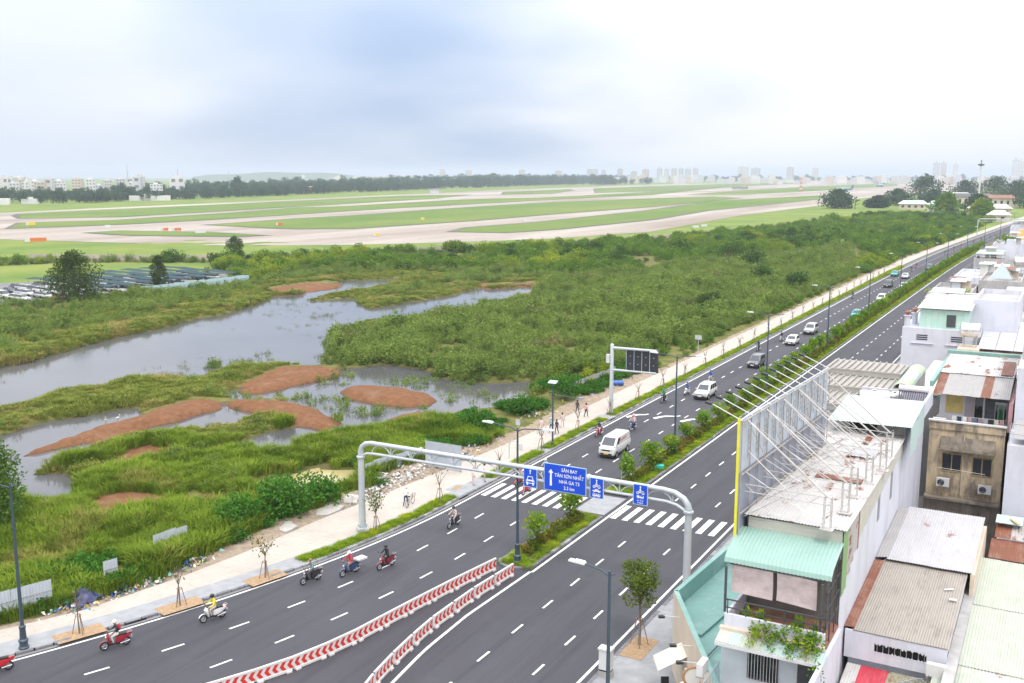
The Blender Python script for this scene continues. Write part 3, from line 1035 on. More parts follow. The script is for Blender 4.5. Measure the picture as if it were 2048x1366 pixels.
proto('verge', [grass_clump(110 + i, 46, 0.30, 0.34, 0.016, 0.7).mesh('tuft', F_verge) for i in range(3)])
proto('hedge', [bush(120 + i, 0.55, 0.75, 230, 0.15, 0.10, 6).mesh('hedge', F_hedge) for i in range(3)])


def far_tree_mesh(seed, h, rad, n, ll, m=None):
    r = random.Random(seed)
    mb = MB()
    mb.tube([(0, 0, 0), (0.1, 0, h * 0.35), (0, 0.1, h * 0.6)], [0.35, 0.28, 0.15], 5, 1)
    for k in range(9):
        a, rr = r.uniform(0, 6.283), rad * 0.6 * math.sqrt(r.random())
        s = r.uniform(0.36, 0.6)
        leaf_mass(mb, r, (rr * math.cos(a), rr * math.sin(a), h * r.uniform(0.25, 0.78)), rad * s, rad * s, h * 0.24, n // 9, ll, ll * 0.7)
    return mb.mesh('tree', [m or F_fartree, M_bark])


proto('fartree', [far_tree_mesh(130 + i, 13 + i % 3 * 2.5, 6.5 + i % 2, 300, 2.0) for i in range(5)])


def scatter(name, key, pts, sc, label, cat, zscale=None, tilt=0.12):
    """ground cover: many small plants as one mass"""
    n = len(pts)
    if n == 0:
        return None
    me = bpy.data.meshes.new(name)
    me.vertices.add(n)
    me.vertices.foreach_set('co', np.asarray(pts, np.float32).ravel())
    col, kinds = PROTO[key]
    sc = np.asarray(sc, np.float32)
    S = np.column_stack([sc, sc, sc * (np.ones(n) if zscale is None else zscale)]).astype(np.float32)
    rot = np.column_stack([nrng.normal(0, tilt, n), nrng.normal(0, tilt, n), nrng.uniform(0, 6.283, n)]).astype(np.float32)
    me.attributes.new('psc', 'FLOAT_VECTOR', 'POINT').data.foreach_set('vector', S.ravel())
    me.attributes.new('prot', 'FLOAT_VECTOR', 'POINT').data.foreach_set('vector', rot.ravel())
    me.attributes.new('pidx', 'INT', 'POINT').data.foreach_set('value', nrng.integers(0, kinds, n).astype(np.int32))
    o = link(name, me)
    ng = bpy.data.node_groups.new('scatter_' + name, 'GeometryNodeTree')
    ng.interface.new_socket('Geometry', in_out='INPUT', socket_type='NodeSocketGeometry')
    ng.interface.new_socket('Geometry', in_out='OUTPUT', socket_type='NodeSocketGeometry')
    gi, go = ng.nodes.new('NodeGroupInput'), ng.nodes.new('NodeGroupOutput')
    iop = ng.nodes.new('GeometryNodeInstanceOnPoints')
    ci = ng.nodes.new('GeometryNodeCollectionInfo')
    ci.inputs['Collection'].default_value = col
    ci.inputs['Separate Children'].default_value = True
    ci.inputs['Reset Children'].default_value = True

    def attr(nm, ty):
        a = ng.nodes.new('GeometryNodeInputNamedAttribute')
        a.data_type = ty
        a.inputs['Name'].default_value = nm
        return a.outputs['Attribute']
    e2r = ng.nodes.new('FunctionNodeEulerToRotation')
    ng.links.new(attr('prot', 'FLOAT_VECTOR'), e2r.inputs[0])
    ng.links.new(gi.outputs[0], iop.inputs['Points'])
    ng.links.new(ci.outputs[0], iop.inputs['Instance'])
    iop.inputs['Pick Instance'].default_value = True
    ng.links.new(attr('pidx', 'INT'), iop.inputs['Instance Index'])
    ng.links.new(e2r.outputs[0], iop.inputs['Rotation'])
    ng.links.new(attr('psc', 'FLOAT_VECTOR'), iop.inputs['Scale'])
    ng.links.new(iop.outputs[0], go.inputs[0])
    md = o.modifiers.new('scatter', 'NODES')
    md.node_group = ng
    return tag(o, label, cat, kind='stuff')


# the airfield wall marks the edge of the wet land
WALL = [(-420, 160), (-301.3, 212.1), (-263.3, 228.7), (-236.1, 243.9), (-189.6, 331.1), (-156, 418.4), (-137, 535), (-135, 660), (-120, 800)]
WPOLY = WALL + [(-40, 800), (-46, 400), (-50.6, 300), (-51.2, 90), (-52.8, 62), (-53, 50), (-55, 40), (-58, 32), (-66, 20), (-420, 20)]


def rand_pts(n, x0, x1, y0, y1):
    return nrng.uniform(x0, x1, n), nrng.uniform(y0, y1, n)


def clear(x, y, water=True, soil=1.0, dirt=0.0, tall=0.0):
    """True where plants can stand"""
    ok = inpoly(x, y, WPOLY)
    z = ground_z(x, y)
    if water:
        ok &= z > -0.16
    if tall:
        # keep the open water and bare earth in sight over the plants in front of them
        q = 1 + tall / (CAM_H - tall)
        for p in (LAKE, POND_A, POND_B, POND_C, SPOND, YPOND, RP1, RP2, RP3, YP2, DIKE1, DIKE2, RBANK):
            ok &= sdist(x * q, y * q, p) > -0.6 + 1.2 * fnoise(x, y, 3.0, 24)
    for p in (DIKE1, DIKE2, DIKE3, DIKE4, RBANK, RBANK2, RBANK3, RP1, RP2, RP3, YP2):
        ok &= (sdist(x, y, p) > soil * (fnoise(x, y, 1.7, 21) - 0.35))
    ok &= (x < walk_out(y) - 0.6 - 2.2 * fnoise(x, y, 5.0, 23) * (y < 140)) | (y > 140)
    ok &= (sdist(x, y, DIRT) > dirt + (fnoise(x, y, 2.1, 22) - 0.5) * 2.0)
    ok &= sdist(x, y, YPOND) > 0.4
    ok &= sdist(x, y, CARLOT) > 1.0
    ok &= sdist(x, y, FIELD_LEFT) > 0.0
    return ok, z


def mass(key, name, label, cat, n, box, cond, s0, s1, **kw):
    x, y = rand_pts(n, *box)
    ok, z = clear(x, y, kw.pop('water', True), kw.pop('soil', 1.0), kw.pop('dirt', 0.0), kw.pop('tall', {'grass': 0.75, 'dry': 0.4, 'marsh': 1.7, 'bush': 2.0, 'creeper': 0.6}.get(key, 0)))
    ok &= cond(x, y)
    x, y, z = x[ok], y[ok], z[ok]
    s = nrng.uniform(s0, s1, len(x)) * (0.55 + 0.9 * fnoise(x, y, 6, 31))
    return scatter(name, key, np.column_stack([x, y, z]), s, label, cat, **kw)


marsh_d = lambda x, y: sdist(x, y, MARSH)
NEARB = lambda x, y: (y < 96) & (x > -92)
mass('grass', 'tall_grass', 'tall lush grass covering the near bank beside the pavement', 'grass', 26000, (-98, -51, 24, 92),
     lambda x, y: (x > -84) & (fnoise(x, y, 5, 41) > 0.20 + 0.012 * np.clip(-60 - x, 0, 30)) & (marsh_d(x, y) > 0), 0.55, 1.3)
mass('dry', 'bank_grass', 'rough yellowish grass on the banks between the ponds', 'grass', 30000, (-150, -58, 50, 175),
     lambda x, y: (marsh_d(x, y) > 0) & ((x < -78) | (fnoise(x, y, 4, 43) > 0.42)), 0.7, 1.3)
mass('dry', 'shore_grass', 'dry straw coloured grass along the far lake shore', 'grass', 26000, (-215, -118, 80, 245),
     lambda x, y: (sdist(x, y, LAKE) < 30) & (marsh_d(x, y) > -1), 0.9, 1.6)
mass('marsh', 'marsh_shrubs', 'dense dull green marsh shrubs filling the wet land beside the road', 'shrubs', 44000, (-125, -52, 108, 430),
     lambda x, y: (marsh_d(x, y) < 0.5) & (nrng.random(len(x)) < np.clip(1.25 - y / 480, 0.4, 1)) & (fnoise(x, y, 3.2, 55) > 0.27), 0.5, 1.3)
mass('marsh', 'tall_marsh_shrubs', 'taller feathery shrubs rising out of the marsh', 'shrubs', 2600, (-125, -54, 112, 430),
     lambda x, y: (marsh_d(x, y) < -2) & (fnoise(x, y, 8, 57) > 0.5), 1.0, 1.9, tall=2.6)
mass('marsh', 'bank_shrubs', 'low dull shrubs scattered over the banks of the ponds', 'shrubs', 5200, (-215, -56, 55, 235),
     lambda x, y: (marsh_d(x, y) > 0) & (fnoise(x, y, 9, 44) > 0.52), 0.4, 0.85)
mass('marsh', 'far_bank_shrubs', 'grey green shrub belt on the far bank below the car park', 'shrubs', 15000, (-330, -120, 80, 300),
     lambda x, y: (marsh_d(x, y) > 0) & (sdist(x, y, LAKE) > 8 + 10 * fnoise(x, y, 15, 45)), 0.7, 1.15)
mass('bush', 'scrub', 'rolling bright green scrub between the wet land and the airfield wall', 'scrub', 17000, (-330, -40, 130, 760),
     lambda x, y: (marsh_d(x, y) > 3) & (sdist(x, y, LAKE) > 22) & (fnoise(x, y, 16, 46) > 0.36) & (y > 170), 0.8, 1.55)
mass('bush', 'roadside_scrub', 'light green scrub along the outer edge of the pavement', 'scrub', 1900, (-62, -40, 118, 620),
     lambda x, y: (marsh_d(x, y) > -4) & (fnoise(x, y, 5, 47) > 0.35), 0.4, 0.85)
mass('bushd', 'dark_thicket', 'dark green thicket rising among the bright scrub', 'thicket', 1900, (-330, -42, 210, 760),
     lambda x, y: (marsh_d(x, y) > 6) & (sdist(x, y, LAKE) > 30) & (fnoise(x, y, 24, 48) > 0.60), 0.6, 1.15)
mass('creeper', 'creepers', 'dark green creepers sprawling over the fence and rubble', 'creepers', 1500, (-60, -51.5, 33, 135),
     lambda x, y: (fnoise(x, y, 4, 49) > 0.50), 0.5, 1.1, dirt=-0.8)
mass('reed', 'reeds', 'sparse reeds standing in the shallow water', 'reeds', 15000, (-165, -62, 60, 225),
     lambda x, y: (ground_z(x, y) < -0.25) & (fnoise(x, y, 9, 50) > 0.55) & (fnoise(x, y, 2.0, 51) > 0.55), 0.5, 1.0, water=False, tall=0)
# flooded shrubs standing in the water's edge
mass('marsh', 'flooded_shrubs', 'feathery shrubs standing in the water below the marsh', 'shrubs', 2600, (-112, -58, 78, 175),
     lambda x, y: (ground_z(x, y) < -0.25) & (fnoise(x, y, 6, 52) > 0.50) & (marsh_d(x, y) < 22), 0.45, 0.9, water=False, tall=0)

# verge grass along the far pavement and on the median
vx, vy = rand_pts(9000, 0, 1, 53.5, 330)
keep = nrng.random(9000) < np.clip(1.5 - vy / 200, 0.25, 1)
vx, vy = vx[keep], vy[keep]
keep = ~(((vy > 71.2) & (vy < 77.6)) | ((vy > 88) & (vy < 89.4)) | ((vy > 104) & (vy < 106)))
vx, vy = vx[keep], vy[keep]
xx = edge_l(vy) - 0.98 - vx * 0.95
scatter('verge_grass', 'verge', np.column_stack([xx, vy, np.full(len(vy), KT)]), nrng.uniform(0.6, 1.2, len(vy)) * np.clip(vy / 160, 1, 2), 'bright grass strip along the pavement kerb', 'grass')
vx, vy = rand_pts(14000, 0, 1, 60.3, 420)
keep = (nrng.random(14000) < np.clip(1.5 - vy / 220, 0.25, 1)) & ~((vy > 73) & (vy < 79.2))
vx, vy = vx[keep], vy[keep]
xx = -34.65 + vx * 2.2 + far_shift(vy)
scatter('median_grass', 'verge', np.column_stack([xx, vy, np.full(len(vy), KT - 0.02)]), nrng.uniform(0.6, 1.1, len(vy)) * np.clip(vy / 160, 1, 2), 'bright grass carpeting the median between the carriageways', 'grass')
hy_ = np.concatenate([np.arange(62.5, 72, 0.42), np.arange(81, 420, 0.5)])
hx_ = -33.75 + nrng.normal(0, 0.18, len(hy_)) + far_shift(hy_)
scatter('median_hedge', 'hedge', np.column_stack([hx_, hy_, np.full(len(hy_), KT - 0.05)]), nrng.uniform(0.8, 1.25, len(hy_)), 'low olive hedge running along the middle of the median', 'hedge')

# far woods beyond the runways
tp = []
BELT = [(-905, 640), (-890, 700), (-930, 950), (-1010, 1200), (-1120, 1650), (-1260, 2300), (-1500, 3300), (-1900, 4600)]
for i in range(len(BELT) - 1):
    (ax, ay), (bx, by) = BELT[i], BELT[i + 1]
    L = math.hypot(bx - ax, by - ay)
    for k in range(int(L / (1.0 if i < 4 else 2.2))):
        t = rng.random()
        d = rng.random() ** 1.5 * (120 + 60 * (i + 2))
        tp.append((ax + (bx - ax) * t - d, ay + (by - ay) * t + d * 0.3, 0))
tp = np.array(tp)
scatter('far_wood', 'fartree', tp, nrng.uniform(0.7, 1.25, len(tp)) * np.clip(np.hypot(tp[:, 0], tp[:, 1]) / 1900, 0.72, 1.45), 'blue green belt of woodland beyond the runways', 'wood', tilt=0.03)

# ------------------------------------------------------------------ houses on the near side
W_white = mat('whitewash', (0.585, 0.60, 0.67), 0.85, var=0.05, scale=0.8, dirt=(0.33, 0.33, 0.34), dirt_amt=0.5, dscale=0.9, stretch=(1, 1, 0.18))
W_cream = mat('cream_wall', (0.58, 0.50, 0.40), 0.85, var=0.07, scale=0.8, dirt=(0.42, 0.34, 0.24), dirt_amt=0.4, dscale=0.7, stretch=(1, 1, 0.3))
W_mint = mat('mint_coating', (0.20, 0.38, 0.34), 0.65, var=0.10, scale=0.6, dirt=(0.38, 0.53, 0.50), dirt_amt=0.6, dscale=0.5)
W_beige = mat('beige_wall', (0.62, 0.52, 0.42), 0.85, var=0.08, dirt=(0.35, 0.28, 0.2), dirt_amt=0.4)
W_grey = mat('grey_render', (0.42, 0.41, 0.41), 0.9, var=0.15, scale=1.0, dirt=(0.2, 0.19, 0.18), dirt_amt=0.6, dscale=0.9, stretch=(1, 1, 0.3))
W_grime = mat('grimy_render', (0.24, 0.205, 0.165), 0.95, var=0.3, scale=1.1, dirt=(0.07, 0.06, 0.05), dirt_amt=0.9, dscale=1.6, stretch=(1, 1, 0.35), bump=0.2)
W_stain, nt, p = new_mat('stained_cream')
n1 = noise(nt, 0.7, 8, 0.7, stretch=(1.0, 1.0, 0.45))
n2 = noise(nt, 2.4, 7, 0.7, stretch=(1.0, 1.0, 0.18))
c = mixc(nt, ramp01(nt, n2, 0.35, 0.7), (0.62, 0.50, 0.34), (0.48, 0.38, 0.26))
c = mixc(nt, nmath(nt, 'MULTIPLY', ramp01(nt, noise(nt, 1.3, 8, 0.75, stretch=(1.6, 1.6, 0.3)), 0.5, 0.66), 0.8), c, (0.10, 0.085, 0.07))
c = mixc(nt, nmath(nt, 'MULTIPLY', ramp01(nt, n1, 0.43, 0.58), 0.9), c, (0.15, 0.125, 0.105))
nt.links.new(c, p.inputs['Base Color'])
p.inputs['Roughness'].default_value = 0.95


def sheet_mat(name, col, rust=0.0, dirt=(0.35, 0.33, 0.3), damt=0.4, rough=0.5):
    if name in MATS:
        return MATS[name]
    m, nt, p = new_mat(name)
    n1 = noise(nt, 0.9, 5, 0.6)
    c = mixc(nt, ramp01(nt, n1, 0.3, 0.7), tuple(v * 0.92 for v in col), tuple(min(1, v * 1.05) for v in col))
    n2 = noise(nt, 1.3, 8, 0.72, stretch=(1.6, 0.5, 1.0))
    c = mixc(nt, nmath(nt, 'MULTIPLY', ramp01(nt, n2, 0.52, 0.78), damt), c, dirt)
    if rust:
        n3 = noise(nt, 0.8, 9, 0.75, stretch=(1.2, 0.6, 1.0))
        c = mixc(nt, ramp01(nt, n3, 0.62 - rust * 0.2, 0.68 - rust * 0.2), c, (0.20, 0.07, 0.035))
    nt.links.new(c, p.inputs['Base Color'])
    p.inputs['Roughness'].default_value = rough
    MATS[name] = m
    return m


S_white = sheet_mat('roof_sheet_white', (0.52, 0.51, 0.50), 0.33, (0.30, 0.27, 0.24), 0.6)
S_tan = sheet_mat('roof_sheet_tan', (0.34, 0.31, 0.275), 0.0, (0.15, 0.13, 0.12), 0.75)
S_lav = sheet_mat('roof_sheet_grey', (0.46, 0.455, 0.475), 0.12, (0.28, 0.26, 0.25), 0.5)
S_pale = sheet_mat('roof_sheet_pale_green', (0.43, 0.465, 0.395), 0.0, (0.30, 0.30, 0.25), 0.6)
S_mint = sheet_mat('roof_sheet_mint', (0.265, 0.415, 0.365), 0.0, (0.33, 0.49, 0.44), 0.4)
S_mintp = sheet_mat('roof_sheet_pale_mint', (0.42, 0.54, 0.52), 0.0, (0.5, 0.55, 0.54), 0.4)
S_green = sheet_mat('cladding_green', (0.22, 0.36, 0.16), 0.1)
S_rust = sheet_mat('roof_sheet_rusty', (0.26, 0.12, 0.08), 0.9)
S_greyr = sheet_mat('cladding_grey', (0.42, 0.40, 0.39), 0.45)
S_cream = sheet_mat('cladding_cream', (0.50, 0.485, 0.44), 0.05)
S_zinc = sheet_mat('roof_sheet_zinc', (0.36, 0.35, 0.35), 0.02)
S_dark = sheet_mat('roof_sheet_slate', (0.36, 0.35, 0.33), 0.0)
S_red = sheet_mat('roof_sheet_red', (0.52, 0.05, 0.08), 0.0)
S_olive = sheet_mat('roof_sheet_olive', (0.34, 0.33, 0.24), 0.3)
M_steel = mat('galvanised_steel', (0.42, 0.44, 0.46), 0.45, 0.6, var=0.15, scale=2)
M_rsteel = mat('weathered_steel', (0.36, 0.35, 0.34), 0.6, 0.3, var=0.2, scale=3, dirt=(0.22, 0.12, 0.07), dirt_amt=0.8, dscale=1.5)
M_dsteel = mat('dark_steel', (0.07, 0.075, 0.08), 0.5, 0.2, var=0.1)
M_inox = mat('stainless', (0.72, 0.71, 0.70), 0.28, 0.9, var=0.05)
M_glass = glass_mat('window_glass')
M_wood = mat('brown_timber', (0.14, 0.065, 0.035), 0.7, var=0.2, scale=3)
M_plast = mat('white_plastic', (0.60, 0.60, 0.60), 0.5, var=0.05)
M_blackp = mat('black_plastic', (0.02, 0.02, 0.022), 0.5, var=0.05)
M_blind = mat('bamboo_blind', (0.50, 0.42, 0.42), 0.8, var=0.2, scale=2, dirt=(0.34, 0.26, 0.25), dirt_amt=0.5, dscale=5, stretch=(0.3, 0.3, 6))
M_brickr = mat('red_brick', (0.30, 0.12, 0.08), 0.9, var=0.25, scale=3)
M_tile = mat('terracotta_floor', (0.27, 0.12, 0.085), 0.8, var=0.15, scale=3)


def corr(O, U, V, pitch=0.13, amp=0.022, kind='trap', rows=1, sag=0.0):
    """one corrugated sheet: ribs run along V"""
    O, U, V = Vector(O), Vector(U), Vector(V)
    N = U.cross(V).normalized()
    if N.z < 0:
        N = -N
    n = max(2, int(round(U.length / pitch)))
    prof = ((0.0, 0), (0.30, 0), (0.45, 1), (0.75, 1), (0.9, 0)) if kind == 'trap' else ((0.0, 0.0), (0.25, 0.7), (0.5, 1.0), (0.75, 0.7))
    us, hs = [], []
    for i in range(n):
        for f, h in prof:
            us.append((i + f) / n)
            hs.append(h * amp)
    us.append(1.0)
    hs.append(0.0)
    mb = MB()
    vs, fs = [], []
    for j in range(rows + 1):
        v = j / rows
        for u, h in zip(us, hs):
            vs.append(O + U * u + V * v + N * (h - sag * 4 * v * (1 - v)))
    k = len(us)
    for j in range(rows):
        for i in range(k - 1):
            fs.append((j * k + i, j * k + i + 1, (j + 1) * k + i + 1, (j + 1) * k + i))
    mb.raw(vs, fs)
    return mb


def sheet_roof(parent, O, U, V, mats, w=1.05, pitch=0.13, amp=0.022, name='roof_sheet', over=0.05, jit=0.03, kind='trap'):
    """a roof slope laid sheet by sheet, each its own piece"""
    U, V, O = Vector(U), Vector(V), Vector(O)
    n = max(1, int(round(U.length / w)))
    for i in range(n):
        a = O + U * (i / n) + Vector((0, 0, 0.006 * (i % 2)))
        jt = V.normalized() * rng.uniform(-jit, jit)
        m_ = mats[rng.randrange(len(mats))] if isinstance(mats, (list, tuple)) else mats
        corr(a + jt, U / n * 1.02, V, pitch, amp, kind).build(name, m_, parent)


def window(parent, x0, x1, y, z0, z1, frame=None, panes=2, face=-1, glass=None, bars=0, barm=None, name='window', t=0.06):
    """window in a wall that faces along y"""
    fr = frame or M_plast
    mb = MB()
    yf = y + face * 0.05
    w = 0.07
    mb.box(x0, x1, min(y, yf), max(y, yf), z1 - w, z1).box(x0, x1, min(y, yf), max(y, yf), z0, z0 + w)
    for k in range(panes + 1):
        xx = x0 + (x1 - x0 - w) * k / panes
        mb.box(xx, xx + w, min(y, yf), max(y, yf), z0 + w, z1 - w)
    o = mb.build(name, fr, parent)
    for k in range(panes):
        xa = x0 + (x1 - x0 - w) * k / panes + w
        xb = x0 + (x1 - x0 - w) * (k + 1) / panes
        yg = y + face * 0.015
        MB().box(xa, xb, min(y, yg), max(y, yg), z0 + w, z1 - w).build('pane', glass or M_glass, o)
    if bars:
        mb = MB()
        for k in range(bars):
            xx = x0 + (x1 - x0) * (k + 0.5) / bars
            mb.box(xx - 0.012, xx + 0.012, min(y, y + face * 0.1), max(y + face * 0.075, y + face * 0.1), z0, z1)
        mb.build('window_grille', barm or M_plast, o)
    return o


def window_x(parent, x, y0, y1, z0, z1, frame=None, panes=2, glass=None):
    """window in a wall that faces +x"""
    fr = frame or M_plast
    w = 0.07
    mb = MB().box(x, x + 0.05, y0, y1, z1 - w, z1).box(x, x + 0.05, y0, y1, z0, z0 + w)
    for k in range(panes + 1):
        yy = y0 + (y1 - y0 - w) * k / panes
        mb.box(x, x + 0.05, yy, yy + w, z0 + w, z1 - w)
    o = mb.build('window', fr, parent)
    for k in range(panes):
        MB().box(x, x + 0.015, y0 + (y1 - y0 - w) * k / panes + w, y0 + (y1 - y0 - w) * (k + 1) / panes, z0 + w, z1 - w).build('pane', glass or M_glass, o)
    return o


def ac_unit(loc, rz, label):
    t = thing('air_conditioner', label, 'air conditioner', loc, rz, 'outdoor air conditioner units')
    MB().box(-0.42, 0.42, -0.15, 0.15, 0.08, 0.66).build('casing', M_plast, t)
    fan = MB().cyl((-0.12, -0.155, 0.37), (-0.12, -0.172, 0.37), 0.235, n=20).build('fan_grille', M_blackp, t)
    mb = MB()
    for k in range(3):
        mb.torus((-0.12, -0.175, 0.37), 0.08 + 0.07 * k, 0.006, 'Y', 18, 4)
    mb.build('grille_ring', M_steel, fan)
    MB().box(-0.40, -0.32, -0.18, 0.18, 0.0, 0.08).build('bracket', M_rsteel, t)
    MB().box(0.32, 0.40, -0.18, 0.18, 0.0, 0.08).build('bracket', M_rsteel, t)
    return t


def water_tank(loc, rz, L, r, label, stand_h=0.9, vertical=False):
    t = thing('water_tank', label, 'water tank', loc, rz, 'stainless rooftop water tanks')
    if vertical:
        pr = [(r * 0.2, stand_h + L + 0.12), (r * 0.7, stand_h + L + 0.08), (r, stand_h + L)][::-1]
        MB().lathe([(r * 0.9, stand_h), (r, stand_h + 0.05), (r, stand_h + L * 0.3), (r * 1.015, stand_h + L * 0.33), (r, stand_h + L * 0.36), (r, stand_h + L * 0.7), (r * 1.015, stand_h + L * 0.73), (r, stand_h + L * 0.76)] + pr, 24).build('barrel', M_inox, t, 'sharp')
    else:
        z = stand_h + r
        pts = [(-L / 2 - r * 0.22, 0, z), (-L / 2 - r * 0.12, 0, z), (-L / 2, 0, z), (-L * 0.17, 0, z), (-L * 0.15, 0, z), (-L * 0.13, 0, z), (L * 0.13, 0, z), (L * 0.15, 0, z), (L * 0.17, 0, z), (L / 2, 0, z), (L / 2 + r * 0.12, 0, z), (L / 2 + r * 0.22, 0, z)]
        MB().tube(pts, [r * 0.45, r * 0.8, r, r, r * 1.02, r, r, r * 1.02, r, r, r * 0.8, r * 0.45], 24).build('barrel', M_inox, t, 'sharp')
        MB().cyl((0, 0, z + r * 0.95), (0, 0, z + r * 1.12), 0.18, n=14).build('hatch', M_inox, t)
    mb = MB()
    e = L * 0.35 if not vertical else r * 0.75
    f = r * 0.75
    for sx in (-1, 1):
        for sy in (-1, 1):
            mb.cbox((sx * e, sy * f, stand_h / 2 + 0.05), (0.05, 0.05, stand_h + 0.1))
        mb.cbox((sx * e, 0, stand_h), (0.05, 2 * f, 0.06))
        mb.tube([(sx * e, -f, 0.1), (sx * e, f, stand_h - 0.05)], 0.015, 5)
    for sy in (-1, 1):
        mb.cbox((0, sy * f, stand_h * 0.5), (2 * e, 0.04, 0.04))
    mb.build('stand', M_steel, t)
    return t


def body(parent, x0, x1, y0, y1, z0, z1, m, name='wall', parapet=0.0, roofm=None, t=0.18):
    """four walls with a flat roof slab and an optional parapet"""
    mb = MB()
    h = z1 + parapet
    mb.box(x0, x1, y0, y0 + t, z0, h).box(x0, x1, y1 - t, y1, z0, h).box(x0, x0 + t, y0 + t, y1 - t, z0, h).box(x1 - t, x1, y0 + t, y1 - t, z0, h)
    o = mb.build(name, m, parent)
    MB().box(x0 + t, x1 - t, y0 + t, y1 - t, z1 - 0.2, z1).build('roof_slab', roofm or W_grey, parent)
    return o


# ---- tube house with the mint awning
H1 = thing('tube_house', 'narrow white tube house with mint awning and long tin roof beside the road', 'house')
mb = MB().box(-12.4, -8.0, 45.6, 64.0, 0.0, 11.75)
mb.build('wall', W_white, H1)
MB().box(-12.4, -8.0, 64.0, 74.0, 0.0, 12.2).build('wall', W_white, H1, label='taller rear wall of the white tube house')
sheet_roof(H1, (-12.6, 45.35, 12.06), (4.75, 0, -0.05), (0, 9.4, 0.10), S_white, 1.06, 0.16, 0.03)
sheet_roof(H1, (-12.6, 54.6, 12.14), (4.75, 0, -0.05), (0, 9.5, 0.10), S_white, 1.06, 0.16, 0.03)
# patches of rust and patched sheets lying on the roof
corr((-10.9, 52.6, 12.20), (2.4, 0, -0.02), (0, 0.75, 0.01), 0.16, 0.03).build('roof_patch', S_rust, H1)
corr((-10.2, 57.6, 12.24), (1.5, 0, 0), (0, 1.9, 0.03), 0.16, 0.03).build('roof_patch', S_lav, H1)
corr((-9.9, 60.6, 12.27), (0.35, 0, 0), (0, 2.8, 0.03), 0.16, 0.03).build('roof_patch', S_rust, H1)
# front gable boards
for i in range(7):
    MB().cbox((-10.2, 45.50 - 0.004 * (i % 2), 11.98 - 0.14 * i - 0.09), (4.36, 0.05, 0.135), rx=0.12).build('cladding_board', S_cream, H1)
# cladding sheets on the long side
y = 45.45
for i, (m_, wd, dz) in enumerate(((S_green, 0.55, 3.2), (S_green, 0.55, 3.1), (S_greyr, 0.8, 2.6), (S_greyr, 0.8, 2.3), (S_greyr, 0.9, 2.0), (S_rust, 0.35, 2.1), (S_cream, 1.1, 1.6), (S_cream, 1.1, 1.5), (S_cream, 1.1, 1.4), (S_cream, 1.2, 1.3), (S_cream, 1.3, 1.2), (S_cream, 1.3, 1.1), (S_cream, 1.3, 1.0), (S_cream, 1.4, 0.9), (S_cream, 1.4, 0.9), (S_cream, 1.4, 0.8), (S_cream, 1.4, 0.8))):
    corr((-7.96, y, 12.0 - dz), (0, wd * 1.01, 0), (0, 0, dz), 0.14, 0.02).build('cladding_sheet', m_, H1)
    y += wd
for yy in (55.2, 59.5):
    MB().box(-8.0, -7.97, yy, yy + 0.6, 9.4, 11.0).build('niche', mat('niche_grey', (0.25, 0.25, 0.27), 0.9), H1)
# mint awning: an arc of sheets
for i in range(9):
    x0 = -12.75 + i * 0.535
    pr = [(45.5, 11.40), (44.7, 11.27), (43.9, 11.08), (43.3, 10.88), (43.02, 10.68), (42.95, 10.48)]
    mb = MB()
    cols = []
    for k in range(13):
        u = k / 12
        h = 0.022 * (1 if k % 4 in (1, 2) else 0)
        cols.append((x0 + 0.542 * u, h))
    vs = [(cx_, py, pz + h) for (py, pz) in pr for cx_, h in cols]
    fs = [(a * 13 + b, a * 13 + b + 1, (a + 1) * 13 + b + 1, (a + 1) * 13 + b) for a in range(len(pr) - 1) for b in range(12)]
    mb.raw(vs, fs)
    mb.build('awning_sheet', S_mint, H1)
mb = MB()
for x in (-12.55, -8.25):
    mb.box(x - 0.05, x + 0.05, 42.62, 42.72, 8.2, 10.4)
mb.box(-12.5, -8.3, 42.98, 43.04, 10.4, 10.48)
mb.build('awning_post', M_dsteel, H1)
for x0, x1, sk in ((-12.4, -10.5, 0.05), (-10.32, -8.55, 0.12)):
    mb = MB()
    n = 9
    for k in range(n):
        za, zb = 10.46 - 1.4 * k / n, 10.46 - 1.4 * (k + 1) / n
        ya, yb = 43.0 + 0.12 * math.sin(k / n * 2.4), 43.0 + 0.12 * math.sin((k + 1) / n * 2.4)
        mb.face([(x0, ya, za), (x1, ya, za - sk), (x1, yb, zb - sk), (x0, yb, zb)])
    mb.build('bamboo_blind', M_blind, H1)
# balcony
MB().box(-12.5, -8.0, 42.5, 45.6, 7.28, 7.45).build('balcony_floor', M_tile, H1)
MB().box(-12.5, -8.0, 42.45, 42.6, 7.3, 8.22).build('balcony_wall', W_white, H1)
MB().box(-12.5, -12.36, 42.6, 45.6, 7.3, 8.22).build('balcony_wall', W_white, H1)
mb = MB().box(-12.45, -8.05, 42.50, 42.55, 8.48, 8.53)
mb.box(-12.45, -8.05, 42.50, 42.55, 8.86, 8.92)
for k in range(6):
    mb.box(-12.4 + k * 0.86, -12.36 + k * 0.86, 42.50, 42.55, 8.22, 8.9)
mb.build('balcony_rail', M_dsteel, H1)
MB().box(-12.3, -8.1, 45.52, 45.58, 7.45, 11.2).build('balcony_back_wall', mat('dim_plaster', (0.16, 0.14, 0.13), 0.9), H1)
mb = MB()
for z in (8.4, 9.2, 10.0):
    mb.box(-8.06, -8.0, 42.6, 45.5, z, z + 0.05)
for y in (42.6, 43.5, 44.5, 45.4):
    mb.box(-8.06, -8.0, y, y + 0.05, 7.4, 10.6)
mb.build('side_screen', M_dsteel, H1)
